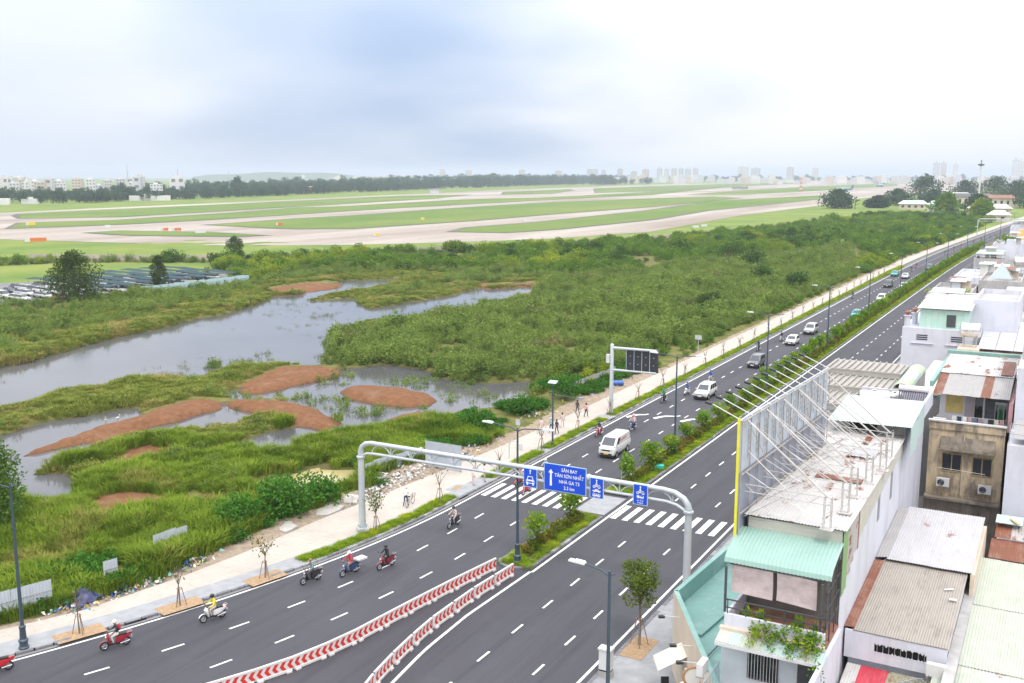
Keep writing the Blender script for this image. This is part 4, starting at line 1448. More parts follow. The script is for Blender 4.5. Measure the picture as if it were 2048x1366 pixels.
# lower lean-to roof
sheet_roof(H1, (-12.6, 42.45, 7.55), (4.75, 0, -0.06), (0, -1.0, -0.28), [S_pale, S_cream, S_mintp], 0.52, 0.13, 0.022)
MB().box(-12.65, -7.95, 42.25, 42.46, 7.5, 7.64).build('lean_to_ridge', W_beige, H1)
MB().box(-12.6, -7.85, 41.42, 41.47, 7.10, 7.25).build('fascia', M_plast, H1)
MB().box(-12.6, -8.0, 42.5, 45.6, 0.0, 7.27).build('wall', mat('pale_blue_wall', (0.56, 0.62, 0.66), 0.85, var=0.06), H1)
window(H1, -11.35, -9.95, 42.48, 5.35, 6.75, M_dsteel, 2, -1, None, 10, M_plast)
MB().box(-9.1, -8.2, 42.44, 42.49, 4.0, 6.8).build('doorway', M_dsteel, H1)
# lower terrace
MB().box(-12.7, -7.9, 37.5, 42.5, 3.7, 3.9).build('terrace_floor', mat('terrace_tiles', (0.36, 0.26, 0.24), 0.8, var=0.15, scale=2), H1)
MB().box(-8.05, -7.85, 36.5, 45.6, 0.0, 7.2).build('side_wall', W_white, H1)
window_x(H1, -7.85, 40.2, 40.75, 4.5, 5.9, M_dsteel, 1)
mb = MB().tube([(-12.6, 42.2, 5.9), (-12.6, 38.6, 5.9), (-10.2, 37.6, 5.0), (-8.3, 38.2, 5.2), (-8.3, 42.2, 6.1)], 0.035, 6)
mb.tube([(-12.6, 42.2, 4.2), (-12.6, 38.6, 4.2)], 0.025, 6).tube([(-8.3, 38.2, 4.2), (-8.3, 42.2, 4.2)], 0.025, 6)
for k in range(17):
    yy = 38.6 + 3.6 * k / 16
    mb.tube([(-12.6, yy, 4.0), (-12.6, yy, 5.9)], 0.014, 4)
    mb.tube([(-8.3, yy, 4.0), (-8.3, yy, 5.2 + 0.9 * k / 16)], 0.014, 4)
mb.build('terrace_rail', mat('rail_blue_grey', (0.28, 0.34, 0.40), 0.5, 0.3), H1)

# vine hanging over the lean-to
r = random.Random(5)
vine = thing('climbing_vine', 'green climbing vine trailing over the lean-to roof below the bamboo blinds', 'vine', (-9.6, 42.3, 7.2))
mb = MB()
st = MB()
for k in range(26):
    a = Vector((r.uniform(-1.6, 1.4), r.uniform(-0.2, 0.15), r.uniform(0.4, 1.1)))
    b = a + Vector((r.uniform(-0.7, 0.7), r.uniform(-1.1, -0.2), r.uniform(-0.9, -0.2)))
    b.z = max(b.z, 0.42 + (b.y) * 0.29)
    m_ = (a + b) / 2 + Vector((0, 0, 0.18))
    st.tube([a, m_, b], [0.016, 0.012, 0.006], 4)
    for _ in range(46):
        f = r.random()
        p = a.lerp(m_, f * 2) if f < 0.5 else m_.lerp(b, f * 2 - 1)
        leaf(mb, p + rvec(r) * 0.14 + Vector((0, 0, 0.05)), rvec(r) + Vector((0, 0, 0.2)), r.uniform(0.10, 0.2), 0.09, r)
for _ in range(220):
    leaf(mb, Vector((1.55 + r.gauss(0, 0.12), -1.0 + r.gauss(0, 0.12), r.uniform(-1.9, 0.1))), rvec(r), 0.16, 0.09, r)
mb.build('leaves', F_median, vine)
st.build('stems', M_bark, vine)


def pot_plant(loc, h, label, m=None, potm=None, n=90, r0=0.16):
    t = thing('potted_plant', label, 'potted plant', loc, 0, 'potted plants on the terraces')
    MB().lathe([(r0 * 0.7, 0), (r0, 0.3), (r0 * 1.1, 0.3), (r0 * 1.1, 0.34), (r0 * 0.9, 0.33)], 12).build('pot', potm or M_plast, t)
    r = random.Random(int(loc[0] * 100 + loc[1] * 77))
    mb = MB()
    for _ in range(n):
        p = Vector((r.gauss(0, 0.10), r.gauss(0, 0.10), 0.3 + r.random() * h * 0.6))
        leaf(mb, p, rvec(r) + Vector((0, 0, 0.8)), r.uniform(0.2, 0.42), 0.07, r)
    mb.build('leaves', m or F_bright, t)
    return t


pot_plant((-11.6, 42.95, 7.45), 1.1, 'bushy potted plant behind the balcony rail, left of the bench', F_median)
pot_plant((-11.0, 43.1, 7.45), 0.9, 'smaller potted plant on the balcony next to the bushy one', F_median)
pot_plant((-9.25, 42.9, 7.45), 1.2, 'tall potted plant on the balcony under the right blind', F_median)
pot_plant((-8.5, 42.9, 7.45), 0.7, 'potted plant in the right corner of the balcony', F_bright, mat('pink_pot', (0.6, 0.4, 0.36), 0.7))
pot_plant((-12.0, 38.9, 3.9), 1.4, 'light green potted shrub at the left rail of the lower terrace', F_median, n=160)
pot_plant((-11.4, 39.6, 3.9), 1.3, 'spiky dark potted plant on the lower terrace beside the blue bin', F_bright, n=120)
pot_plant((-10.1, 39.4, 3.9), 0.6, 'white pot with small plant on the lower terrace by the pink wall', F_bright, n=30, r0=0.25)
pot_plant((-9.3, 39.6, 3.9), 0.5, 'white pot on the right of the lower terrace beside the door', F_bright, n=20, r0=0.22)
t = thing('bench', 'brown wooden bench standing on the balcony behind the rail', 'bench', (-10.35, 43.4, 7.45))
MB().box(-0.75, 0.75, -0.2, 0.2, 0.40, 0.45).build('seat', M_wood, t)
MB().box(-0.75, 0.75, 0.2, 0.25, 0.5, 0.85).build('backrest', M_wood, t)
for x in (-0.7, 0.65):
    MB().box(x, x + 0.06, -0.2, 0.2, 0.0, 0.4).build('leg', M_wood, t)
t = thing('bin', 'blue plastic bin at the left of the lower terrace', 'bin', (-11.75, 40.3, 3.9))
MB().lathe([(0.2, 0), (0.26, 0.55), (0.28, 0.55), (0.28, 0.6), (0.25, 0.6)], 14).build('tub', mat('bin_grey', (0.3, 0.33, 0.36), 0.5), t)
MB().lathe([(0.285, 0.6), (0.285, 0.66), (0.2, 0.69)], 14).build('lid', mat('bin_blue', (0.05, 0.16, 0.42), 0.45), t)
t = thing('planter_wall', 'low pink planter ledge with jars on the lower terrace', 'planter', (-9.9, 39.1, 3.9))
MB().box(-1.2, 1.3, -0.18, 0.18, 0.0, 0.55).build('ledge', mat('pink_tiles', (0.62, 0.34, 0.34), 0.6, var=0.1), t)
for k in range(3):
    MB().lathe([(0.12, 0), (0.2, 0.15), (0.16, 0.32), (0.1, 0.36)], 12, (0.2 + k * 0.4, 0, 0.551)).build('jar', M_plast, t)
ac_unit((-13.1, 41.35, 5.55), R(-90), 'air conditioner on the mint wall beside the lean-to')

# ---- low shop with mint roof terrace at the street corner
H2 = thing('corner_shop', 'low cream corner shop with a mint coated roof terrace and awnings', 'shop')
foot = [(-18.0, 51.1), (-17.2, 63.5), (-12.7, 63.5), (-12.75, 36.0), (-11.6, 34.0), (-12.4, 41.2)]
ring_out = [(-18.0, 51.1), (-12.75, 42.0), (-11.2, 38.6), (-10.4, 36.6), (-8.2, 36.4), (-8.2, 36.0)]
OUT = [(-17.2, 63.5), (-18.0, 51.1), (-12.75, 42.0), (-10.9, 37.6), (-10.2, 34.0)]
mbw, mbi = MB(), MB()
for i in range(len(OUT) - 1):
    (ax, ay), (bx, by) = OUT[i], OUT[i + 1]
    d = Vector((bx - ax, by - ay)).normalized()
    nn = Vector((-d.y, d.x))        # towards the inside
    a0, b0 = Vector((ax, ay)), Vector((bx, by))
    a1, b1 = a0 + nn * 0.26, b0 + nn * 0.26
    zt = 4.9
    mbw.face([(*a0, 0), (*b0, 0), (*b0, zt), (*a0, zt)])
    mbi.face([(*a0, zt), (*b0, zt), (*b1, zt), (*a1, zt)])
    mbi.face([(*a1, zt), (*b1, zt), (*b1, 3.8), (*a1, 3.8)])
mbw.build('wall', W_cream, H2)
mbi.build('parapet', W_mint, H2)
MB().prism([(-17.1, 63.4), (-17.85, 51.2), (-12.65, 42.1), (-12.65, 63.4)], 3.7, 3.9).build('roof_terrace', W_mint, H2)
MB().cbox((-15.1, 55.2, 3.98), (0.9, 14.0, 0.14), rz=R(-6)).build('roof_step', W_mint, H2)
MB().cbox((-13.9, 52.4, 4.05), (0.05, 14.0, 0.05), rz=R(-4)).build('roof_pipe', M_dsteel, H2)
# street fittings on the cream facade
fd = Vector((5.25, -9.1, 0)).normalized()
fn = Vector((-fd.y, fd.x, 0)) * -1
for k, (s, w) in enumerate(((2.6, 1.7), (6.3, 2.4), (9.4, 2.0))):
    a = Vector((-18.0, 51.1, 3.05)) + fd * s
    b = a + fd * w
    mb = MB()
    q = fn * 1.5 + Vector((0, 0, -0.75))
    mb.face([a, b, b + q, a + q])
    mb.face([a + q, b + q, b + q + Vector((0, 0, -0.22)), a + q + Vector((0, 0, -0.22))])
    mb.build('awning', mat('awning_cream', (0.70, 0.64, 0.53), 0.8, var=0.06), H2)
for s in (5.2, 7.6, 8.8):
    a = Vector((-18.0, 51.1, 0)) + fd * s + fn * 0.05
    MB().cbox((a.x, a.y, 1.3), (0.16, 0.16, 2.6), rz=R(30)).build('timber_post', M_wood, H2)
for s, z in ((2.0, 4.2), (5.6, 4.3), (7.4, 4.3)):
    a = Vector((-18.0, 51.1, z)) + fd * s
    mb = MB().tube([a, a + fn * 0.9 + Vector((0, 0, 0.1))], 0.025, 5)
    arm = mb.build('lamp_arm', M_plast, H2)
    c0 = a + fn * 1.0 + Vector((0, 0, 0.05))
    MB().cbox(c0, (0.34, 0.22, 0.12), rz=R(30)).build('floodlight', M_blackp, arm)
t = thing('street_clock', 'round wooden hoop sign hanging on the cream corner shop', 'sign', (0, 0, 0))
cpos = Vector((-18.0, 51.1, 3.75)) + fd * 7.7 + fn * 0.35
mb = MB()
n = 20
ring = [cpos + fn * (0.5 * math.cos(2 * math.pi * k / n)) + Vector((0, 0, 0.5 * math.sin(2 * math.pi * k / n))) for k in range(n + 1)]
mb.tube(ring, 0.07, 6)
mb.build('hoop', mat('hoop_timber', (0.36, 0.19, 0.09), 0.7, var=0.15), t)
MB().cbox(cpos, (0.03, 0.9, 0.9), rz=math.atan2(fn.y, fn.x) + math.pi / 2).build('face', M_plast, t)

t = thing('folding_chair', 'dark folding chair on the pavement outside the cream shop', 'chair', (-17.3, 48.2, KT), 0.5)
MB().box(-0.22, 0.22, -0.2, 0.2, 0.44, 0.47).build('seat', M_blackp, t)
MB().cbox((0, 0.22, 0.72), (0.44, 0.03, 0.42), rx=-0.15).build('backrest', M_blackp, t)
for sx in (-0.2, 0.2):
    MB().tube([(sx, -0.2, 0.0), (sx, 0.22, 0.9)], 0.014, 5).build('leg', M_dsteel, t)
    MB().tube([(sx, 0.22, 0.0), (sx, -0.18, 0.46)], 0.014, 5).build('leg', M_dsteel, t)

# ---- rooftop billboard, seen from behind
BB = thing('rooftop_billboard', 'big rooftop billboard seen from behind on a steel lattice with floodlight arms', 'billboard', (-12.72, 44.6, 0), math.atan2(-0.8, 15.3))
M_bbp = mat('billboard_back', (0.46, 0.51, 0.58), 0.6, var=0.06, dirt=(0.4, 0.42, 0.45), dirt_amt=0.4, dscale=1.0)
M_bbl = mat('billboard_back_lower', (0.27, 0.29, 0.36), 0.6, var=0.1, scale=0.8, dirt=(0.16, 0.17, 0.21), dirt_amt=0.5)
M_yel = mat('yellow_vinyl', (0.72, 0.68, 0.04), 0.5, var=0.08)
LB = 15.3
M_stay = mat('stay_steel', (0.52, 0.51, 0.50), 0.55, 0.2, var=0.2, scale=3, dirt=(0.28, 0.16, 0.1), dirt_amt=0.6, dscale=1.5)
for k in range(6):
    y0, y1 = LB * k / 6 + 0.02, LB * (k + 1) / 6 - 0.02
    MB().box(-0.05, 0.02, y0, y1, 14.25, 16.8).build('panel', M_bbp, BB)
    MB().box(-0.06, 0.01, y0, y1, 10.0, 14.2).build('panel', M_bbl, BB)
MB().box(-0.09, 0.03, -0.08, -0.02, 9.6, 16.9).build('edge_strip', M_yel, BB)
fr = MB()
fr.tube([(0.16, 0, 16.75), (0.16, LB, 16.75)], 0.045, 6).tube([(0.16, 0, 14.2), (0.16, LB, 14.2)], 0.05, 6).tube([(0.16, 0, 12.3), (0.16, LB, 12.3)], 0.04, 6)
for k in range(13):
    yy = LB * k / 12
    fr.tube([(0.12, yy, 10.2), (0.12, yy, 16.8)], 0.028, 5)
fr.build('back_frame', M_rsteel, BB)
for k in range(12):
    tr = MB()
    yy = 0.5 + (LB - 1.0) * k / 12
    for s in (-0.05, 0.05):
        tr.tube([(0.30 + s, yy, 14.9), (0.30 + s, yy, 16.4)], 0.014, 4)
    for j in range(5):
        tr.tube([(0.25, yy, 15.0 + 0.3 * j), (0.35, yy, 15.15 + 0.3 * j)], 0.01, 4)
    tr.build('ladder_strut', M_rsteel, BB)
for k in range(6):
    yy = 0.6 + 2.72 * k
    f = MB()
    lx = 4.05 + 0.15 * math.sin(k * 2.1)
    # lattice leg on the roof
    for sx in (-0.16, 0.16):
        for sy in (-0.12, 0.12):
            f.tube([(lx + sx, yy + sy, 12.1), (lx + sx, yy + sy, 13.65)], 0.022, 4)
    for j in range(4):
        z = 12.25 + 0.4 * j
        f.tube([(lx - 0.16, yy - 0.12, z), (lx + 0.16, yy - 0.12, z)], 0.014, 4)
        f.tube([(lx - 0.16, yy + 0.12, z + 0.1), (lx + 0.16, yy + 0.12, z + 0.3)], 0.012, 4)
    f.box(lx - 0.3, lx + 0.3, yy - 0.25, yy + 0.25, 12.1, 12.16)
    # horizontal lattice beam
    for z in (13.6, 13.25):
        f.tube([(0.15, yy, z), (lx + 0.15, yy, z)], 0.022, 4)
    for j in range(9):
        x0 = 0.15 + (lx - 0.1) * j / 9
        f.tube([(x0, yy, 13.25 if j % 2 else 13.6), (x0 + (lx - 0.1) / 9, yy, 13.6 if j % 2 else 13.25)], 0.013, 4)
    # raking stays
    f.tube([(0.15, yy, 16.7), (lx, yy, 13.6)], 0.045, 5)
    f.tube([(0.15, yy, 15.3), (lx * 0.55, yy, 13.6)], 0.024, 4)
    f.tube([(0.15, yy, 12.0), (lx * 0.5, yy, 13.3)], 0.02, 4)
    f.tube([(0.15, yy, 14.2), (lx, yy, 12.2)], 0.022, 4)
    if k < 5:
        f.tube([(0.15, yy, 16.7), (lx * 0.8, yy + 2.72, 13.6)], 0.022, 4)
        f.tube([(lx, yy, 13.6), (0.6, yy + 2.72, 14.3)], 0.020, 4)
        f.tube([(0.2, yy, 14.2), (0.2, yy + 2.72, 12.2)], 0.022, 4)
        f.tube([(0.2, yy, 16.6), (0.2, yy + 2.72, 14.3)], 0.02, 4)
    f.build('support_frame', M_stay, BB)
for k in range(12):
    yy = 0.1 + (LB - 0.2) * k / 11
    a = MB().tube([(0.1, yy, 16.75), (-1.4, yy, 17.38)], 0.028, 5)
    arm = a.build('lamp_arm', M_plast, BB)
    MB().cbox((-1.58, yy, 17.42), (0.32, 0.26, 0.09), ry=0.2).build('floodlight', M_blackp, arm)

# ---- rear of the tube house: mint roof, tanks, solar heater
sheet_roof(H1, (-12.35, 62.6, 13.0), (4.9, 0, 0.05), (0, 6.4, 0.35), S_mintp, 1.0, 0.14, 0.02)
corr((-7.45, 62.6, 11.2), (0, 3.2, 0), (0, 0, 1.85), 0.14, 0.02).build('cladding_sheet', S_mintp, H1)
corr((-7.45, 65.8, 11.6), (0, 2.8, 0), (0, 0, 1.6), 0.14, 0.02).build('cladding_sheet', S_mintp, H1)
MB().box(-12.2, -7.9, 63.9, 64.0, 11.8, 13.0).build('rear_wall', W_grey, H1)
MB().box(-11.2, -9.6, 63.82, 63.9, 12.05, 12.85).build('opening', M_dark, H1)
mb = MB().box(-12.3, -7.5, 69.2, 69.35, 12.2, 13.25).box(-7.65, -7.5, 69.35, 74.0, 12.2, 13.25).box(-12.3, -7.5, 73.85, 74.0, 12.2, 13.0)
mb.build('roof_parapet', W_white, H1)
MB().box(-12.2, -7.66, 69.4, 73.8, 12.2, 12.25).build('roof_floor', M_brickr, H1)
t = thing('solar_heater', 'rooftop solar water heater with dark glass tubes and white tank', 'solar heater', (-8.6, 71.5, 12.26), 0)
MB().cyl((-0.95, 0.75, 1.25), (0.95, 0.75, 1.25), 0.24, n=16).build('tank', M_plast, t, 'sharp')
for k in range(13):
    x = -0.85 + k * 0.142
    MB().cyl((x, -0.75, 0.25), (x, 0.62, 1.12), 0.042, n=8).build('glass_tube', glass_mat('tube_glass', (0.02, 0.03, 0.07), 0.1), t)
mb = MB()
for x in (-0.9, 0.9):
    mb.tube([(x, -0.78, 0.2), (x, 0.75, 1.15)], 0.02, 4).tube([(x, 0.75, 0), (x, 0.75, 1.1)], 0.02, 4).tube([(x, -0.78, 0), (x, -0.78, 0.25)], 0.02, 4)
mb.box(-0.95, 0.95, -0.82, -0.74, 0.18, 0.24)
mb.build('stand', M_steel, t)
water_tank((-11.0, 71.2, 12.26), R(20), 1.9, 0.48, 'long steel water tank lying beside the rooftop solar heater', 0.15)
water_tank((-9.95, 72.8, 12.26), R(60), 1.2, 0.34, 'short steel water tank behind the rooftop solar heater', 0.12)

# ---- hall with stepped ribbed roof
H3 = thing('ribbed_roof_hall', 'low hall with a grey stepped roof of ribs behind the billboard', 'hall')
MB().box(-17.2, -11.3, 74.6, 90.0, 0.0, 11.0).build('wall', W_grey, H3)
for z0, y0 in ((11.25, 74.5), (11.6, 79.6), (12.0, 84.8)):
    MB().box(-17.3, -11.2, y0, y0 + 5.2, z0 - 0.35, z0).build('roof_step', S_dark, H3)
    for k in range(12):
        x = -17.0 + k * 0.5
        MB().cbox((x, y0 + 2.6, z0 + 0.09), (0.10, 4.6, 0.16), ry=0.5).build('roof_rib', S_tan, H3)
    MB().box(-17.3, -11.2, y0 - 0.02, y0 + 0.16, z0 + 0.01, z0 + 0.14).build('roof_beam', S_tan, H3)
# green and white barrel vault beside it
for i in range(3):
    mb = MB()
    for k in range(8):
        a0, a1 = math.pi * k / 8, math.pi * (k + 1) / 8
        mb.face([(-10.4 + 0.6 * math.cos(a), 80 + 3 * i + dy, 11.9 + 0.4 * math.sin(a)) for a, dy in ((a0, 0), (a0, 2.98), (a1, 2.98), (a1, 0))])
    mb.build('vault_sheet', sheet_mat('vault_green', (0.42, 0.62, 0.36), 0.0) if i % 2 == 0 else S_mintp, H3)
MB().box(-11.05, -9.75, 80, 89, 10.0, 11.88).build('vault_wall', W_grey, H3)

# ---- two tin sheds next door
H4 = thing('tin_shed', 'pair of joined tin sheds, one roof tan and one roof pale grey', 'shed')
MB().box(-7.75, -3.45, 47.1, 63.3, 0.0, 6.5).build('wall', W_white, H4)
sheet_roof(H4, (-7.55, 46.75, 6.75), (4.2, 0, 0.0), (0, 8.9, 0.45), S_tan, 1.0, 0.115, 0.035, kind='sine')
sheet_roof(H4, (-7.4, 55.3, 7.35), (4.25, 0, 0.0), (0, 8.5, 0.45), S_lav, 1.0, 0.13, 0.028)
MB().box(-3.2, -3.0, 55.3, 63.8, 5.2, 7.3).build('gable_wall', W_beige, H4)
corr((-7.98, 46.9, 6.80), (0.5, 0, 0.03), (0, 8.3, 0.45), 0.14, 0.02).build('flashing', S_rust, H4)
corr((-7.98, 55.4, 7.32), (0.6, 0, 0.1), (0, 8.0, 0.4), 0.14, 0.02).build('flashing', S_zinc, H4)
mb = MB()
# torn front fascia with a slot
xs = [-7.9, -6.9, -6.4, -4.6, -4.05, -3.4]
mb.box(-7.9, -6.55, 46.78, 46.9, 5.35, 6.72).box(-4.25, -3.4, 46.78, 46.9, 5.35, 6.72).box(-6.55, -4.25, 46.78, 46.9, 6.32, 6.72).box(-6.55, -4.25, 46.78, 46.9, 5.35, 5.85)
r = random.Random(3)
for k in range(16):
    x = -6.55 + 2.3 * k / 16
    mb.face([(x, 46.77, 5.84), (x + 0.2, 46.77, 5.84), (x + 0.1, 46.77, 5.84 + r.uniform(0.03, 0.16))])
    mb.face([(x, 46.77, 6.33), (x + 0.1, 46.77, 6.33 - r.uniform(0.03, 0.16)), (x + 0.2, 46.77, 6.33)])
mb.build('torn_fascia', W_white, H4)
mb = MB()
for k in range(9):
    x = -6.45 + 0.26 * k
    mb.box(x, x + 0.03, 46.92, 46.95, 5.7, 6.4)
mb.build('slot_bars', M_rsteel, H4)
MB().box(-6.6, -4.2, 47.0, 47.08, 5.6, 6.5).build('slot_void', M_dark, H4)
for i, m_ in enumerate((S_white, S_red, S_red, S_olive, S_olive, S_olive, S_olive)):
    corr((-7.7 + i * 0.62, 42.2, 4.55), (0.63, 0, 0), (0, 4.5, 0.55), 0.13, 0.022).build('low_roof_sheet', m_, H4)
MB().box(-7.75, -3.5, 42.3, 46.7, 0.0, 4.5).build('lower_wall', W_grey, H4)
t = thing('scrap_pile', 'tangle of scrap bicycle frames lying on the olive tin roof', 'scrap', (-4.6, 45.9, 5.1))
for k in range(4):
    MB().torus((0.25 * k - 0.3, 0.1 * (k % 2), 0.12 + 0.05 * k), 0.28, 0.02, 'Z', 16, 4).build('hoop', M_rsteel, t)
MB().tube([(-0.6, -0.2, 0.1), (0.2, 0.2, 0.3), (0.8, -0.1, 0.1)], 0.025, 5).build('bar', M_steel, t)
MB().box(-3.42, -2.95, 44.2, 60.5, 5.5, 6.1).build('gutter_wall', W_grey, H4)
t = thing('gutter_debris', 'bits of white board left on the tan tin roof', 'debris', (-4.0, 53.0, 7.15))
MB().cbox((0, 0, 0.02), (0.5, 0.12, 0.03), rz=0.6).build('board', M_plast, t)
MB().cbox((0.3, -1.2, 0.0), (0.35, 0.2, 0.03), rz=0.1).build('board', M_plast, t)

# ---- pale green roofs at the frame's right corner
H5 = thing('pale_green_shed', 'broad shed with a pale green corrugated roof in the right corner', 'shed')
MB().box(-2.9, 7.0, 40.0, 61.0, 0.0, 5.5).build('wall', W_cream, H5)
sheet_roof(H5, (-3.1, 54.6, 5.98), (10.4, 0, 0.0), (0, 6.6, 0.25), S_pale, 1.0, 0.14, 0.022)
sheet_roof(H5, (-3.3, 47.6, 5.74), (10.6, 0, 0.0), (0, 7.2, 0.22), S_pale, 1.0, 0.14, 0.022)
sheet_roof(H5, (-3.9, 40.0, 5.45), (11.2, 0, 0.0), (0, 7.8, 0.26), [S_pale, S_white, S_pale], 1.0, 0.14, 0.022)
corr((-0.6, 41.2, 5.60), (1.0, 0, 0), (0, 2.6, 0.08), 0.14, 0.022).build('roof_patch', S_rust, H5)
ac_unit((-3.75, 46.2, 5.55), R(180), 'air conditioner beside the torn white fascia')

# ---- rusty lean-to between the pale shed and the white block
H6 = thing('rusty_lean_to', 'small lean-to with rusty brown tin roof under the white block', 'shed')
MB().box(-2.55, 5.0, 62.6, 68.6, 0.0, 5.6).build('wall', W_white, H6)
sheet_roof(H6, (-2.75, 62.2, 5.95), (8.0, 0, 0.0), (0, 2.6, 0.35), S_rust, 0.9, 0.14, 0.025)
sheet_roof(H6, (-2.6, 64.7, 6.4), (8.0, 0, 0.0), (0, 2.4, 0.35), [S_greyr, S_rust], 0.9, 0.14, 0.025)
MB().cbox((-1.9, 66.6, 7.0), (1.5, 1.2, 0.05), rx=0.12).build('mint_sheet', S_mintp, H6)
MB().cbox((-1.6, 66.2, 7.08), (0.16, 1.0, 0.05), rz=0.5).build('plank', mat('raw_timber', (0.5, 0.38, 0.2), 0.8), H6)
window(H6, -0.6, 0.3, 62.6, 4.0, 5.1, M_plast, 1)

# ---- stained house with two windows
H7 = thing('stained_house', 'grimy cream house with two brown windows and a tin roofed top floor', 'house')
MB().box(-7.7, -2.85, 75.0, 88.0, 5.4, 10.3).build('wall', W_stain, H7)
MB().box(-7.78, -2.8, 74.75, 88.0, 0.0, 5.4).build('lower_wall', W_grime, H7, label='dark mould stained lower wall')
MB().box(-7.75, -2.82, 74.9, 75.1, 10.3, 10.85).build('parapet', W_stain, H7)
MB().box(-7.8, -2.78, 74.82, 75.16, 10.85, 10.95).build('coping', M_plast, H7)
MB().box(-7.72, -2.85, 74.3, 75.0, 5.3, 5.45).build('ledge', W_grime, H7)
mb = MB().cbox((-5.15, 74.72, 8.95), (3.6, 0.62, 0.09), rx=0.0)
mb.cbox((-5.15, 74.86, 9.45), (3.5, 0.06, 1.0), rx=-0.45)
mb.build('window_hood', W_grime, H7)
M_brown = mat('window_brown', (0.36, 0.24, 0.11), 0.7, var=0.15)
window(H7, -6.78, -5.45, 75.0, 7.28, 8.62, M_brown, 2)
window(H7, -4.80, -3.50, 75.0, 7.20, 8.55, M_brown, 2)
mb = MB().tube([(-6.9, 74.5, 7.6), (-3.9, 74.5, 7.5), (-3.9, 74.5, 7.2)], 0.018, 4)
mb.build('drying_pole', M_steel, H7)
MB().tube([(-5.4, 74.93, 10.2), (-5.4, 74.9, 5.6)], 0.03, 5).build('downpipe', W_beige, H7)
ac_unit((-6.55, 74.55, 6.2), 0, 'left air conditioner under the windows of the stained house')
ac_unit((-3.85, 74.55, 6.05), 0, 'right air conditioner under the windows of the stained house')
ac_unit((-7.15, 75.4, 10.32), 0, 'air conditioner on the roof terrace of the stained house')
# set back top floor
MB().box(-7.4, -2.9, 77.6, 88.0, 10.3, 12.7).build('top_floor_wall', W_white, H7)
sheet_roof(H7, (-7.75, 75.9, 12.62), (4.95, 0, 0), (0, 4.6, 0.75), [S_zinc] * 9 + [S_rust], 0.62, 0.14, 0.03)
sheet_roof(H7, (-7.75, 80.3, 13.40), (4.95, 0, 0), (0, 6.4, 0.4), S_white, 1.0, 0.14, 0.03)
corr((-3.7, 80.6, 13.5), (0.8, 0, 0), (0, 4.4, 0.3), 0.14, 0.03).build('roof_patch', S_rust, H7)
MB().box(-7.0, -5.85, 77.55, 77.6, 11.0, 12.3).build('yellow_board', mat('yellow_board', (0.52, 0.42, 0.16), 0.8, var=0.2, scale=2), H7)
w = window(H7, -5.75, -4.45, 77.6, 10.4, 12.4, M_plast, 2)
M_curt = mat('curtain', (0.40, 0.38, 0.42), 0.9, var=0.1)
for k in range(9):
    MB().cyl((-5.68 + k * 0.07, 77.5, 10.5), (-5.68 + k * 0.07, 77.5, 12.3), 0.035, n=5).build('curtain_fold', M_curt, w)
MB().box(-4.4, -2.95, 77.54, 77.6, 10.35, 12.6).build('slate_cladding', mat('dark_slate', (0.07, 0.075, 0.09), 0.6, var=0.35, scale=3), H7)
d = MB().box(-3.75, -2.95, 77.48, 77.54, 10.35, 12.1).build('door', mat('door_grey', (0.42, 0.47, 0.49), 0.5), H7)
MB().box(-3.5, -3.2, 77.45, 77.48, 10.6, 11.9).build('pane', glass_mat('green_glass', (0.02, 0.13, 0.07)), d)
MB().box(-3.7, -3.56, 77.45, 77.48, 10.6, 11.9).build('pane', M_glass, d)
MB().box(-3.14, -3.0, 77.45, 77.48, 10.6, 11.9).build('pane', M_glass, d)
lc = [('white', (0.7, 0.7, 0.7)), ('navy', (0.03, 0.05, 0.11)), ('white', (0.7, 0.7, 0.7)), ('dusty pink', (0.5, 0.33, 0.33)), ('denim blue', (0.12, 0.17, 0.27)), ('mauve', (0.32, 0.25, 0.30)), ('grey', (0.4, 0.4, 0.42)), ('black', (0.03, 0.03, 0.03)), ('cream', (0.6, 0.55, 0.45)), ('rose', (0.55, 0.3, 0.3))]
for k, (nm, c_) in enumerate(lc):
    x = -6.35 + k * 0.34
    mb = MB()
    hh = 0.45 + 0.12 * (k % 3)
    for j in range(4):
        a, b = j / 4, (j + 1) / 4
        mb.face([(0.27 * a, 0.03 * math.sin(a * 7 + k), 0.0), (0.27 * b, 0.03 * math.sin(b * 7 + k), 0.0), (0.27 * b, 0.05 * math.sin(b * 9 + k), -hh), (0.27 * a, 0.05 * math.sin(a * 9 + k), -hh)])
    o = mb.build('hanging_garment', mat('cloth_' + nm.replace(' ', '_'), c_, 0.9, var=0.1), None, loc=(x, 75.55, 11.2))
    tag(o, '%s garment, number %s from the left on the drying line of the stained house' % (nm, ('one', 'two', 'three', 'four', 'five', 'six', 'seven', 'eight', 'nine', 'ten')[k]), 'laundry', 'laundry on the roof terrace')
MB().tube([(-6.6, 75.55, 11.22), (-2.9, 75.55, 11.22)], 0.012, 4).build('drying_line', M_steel, H7)
MB().box(-2.82, -2.55, 76.0, 88, 10.3, 12.4).build('pink_side_wall', mat('pink_wall', (0.66, 0.38, 0.38), 0.85, var=0.06), H7)

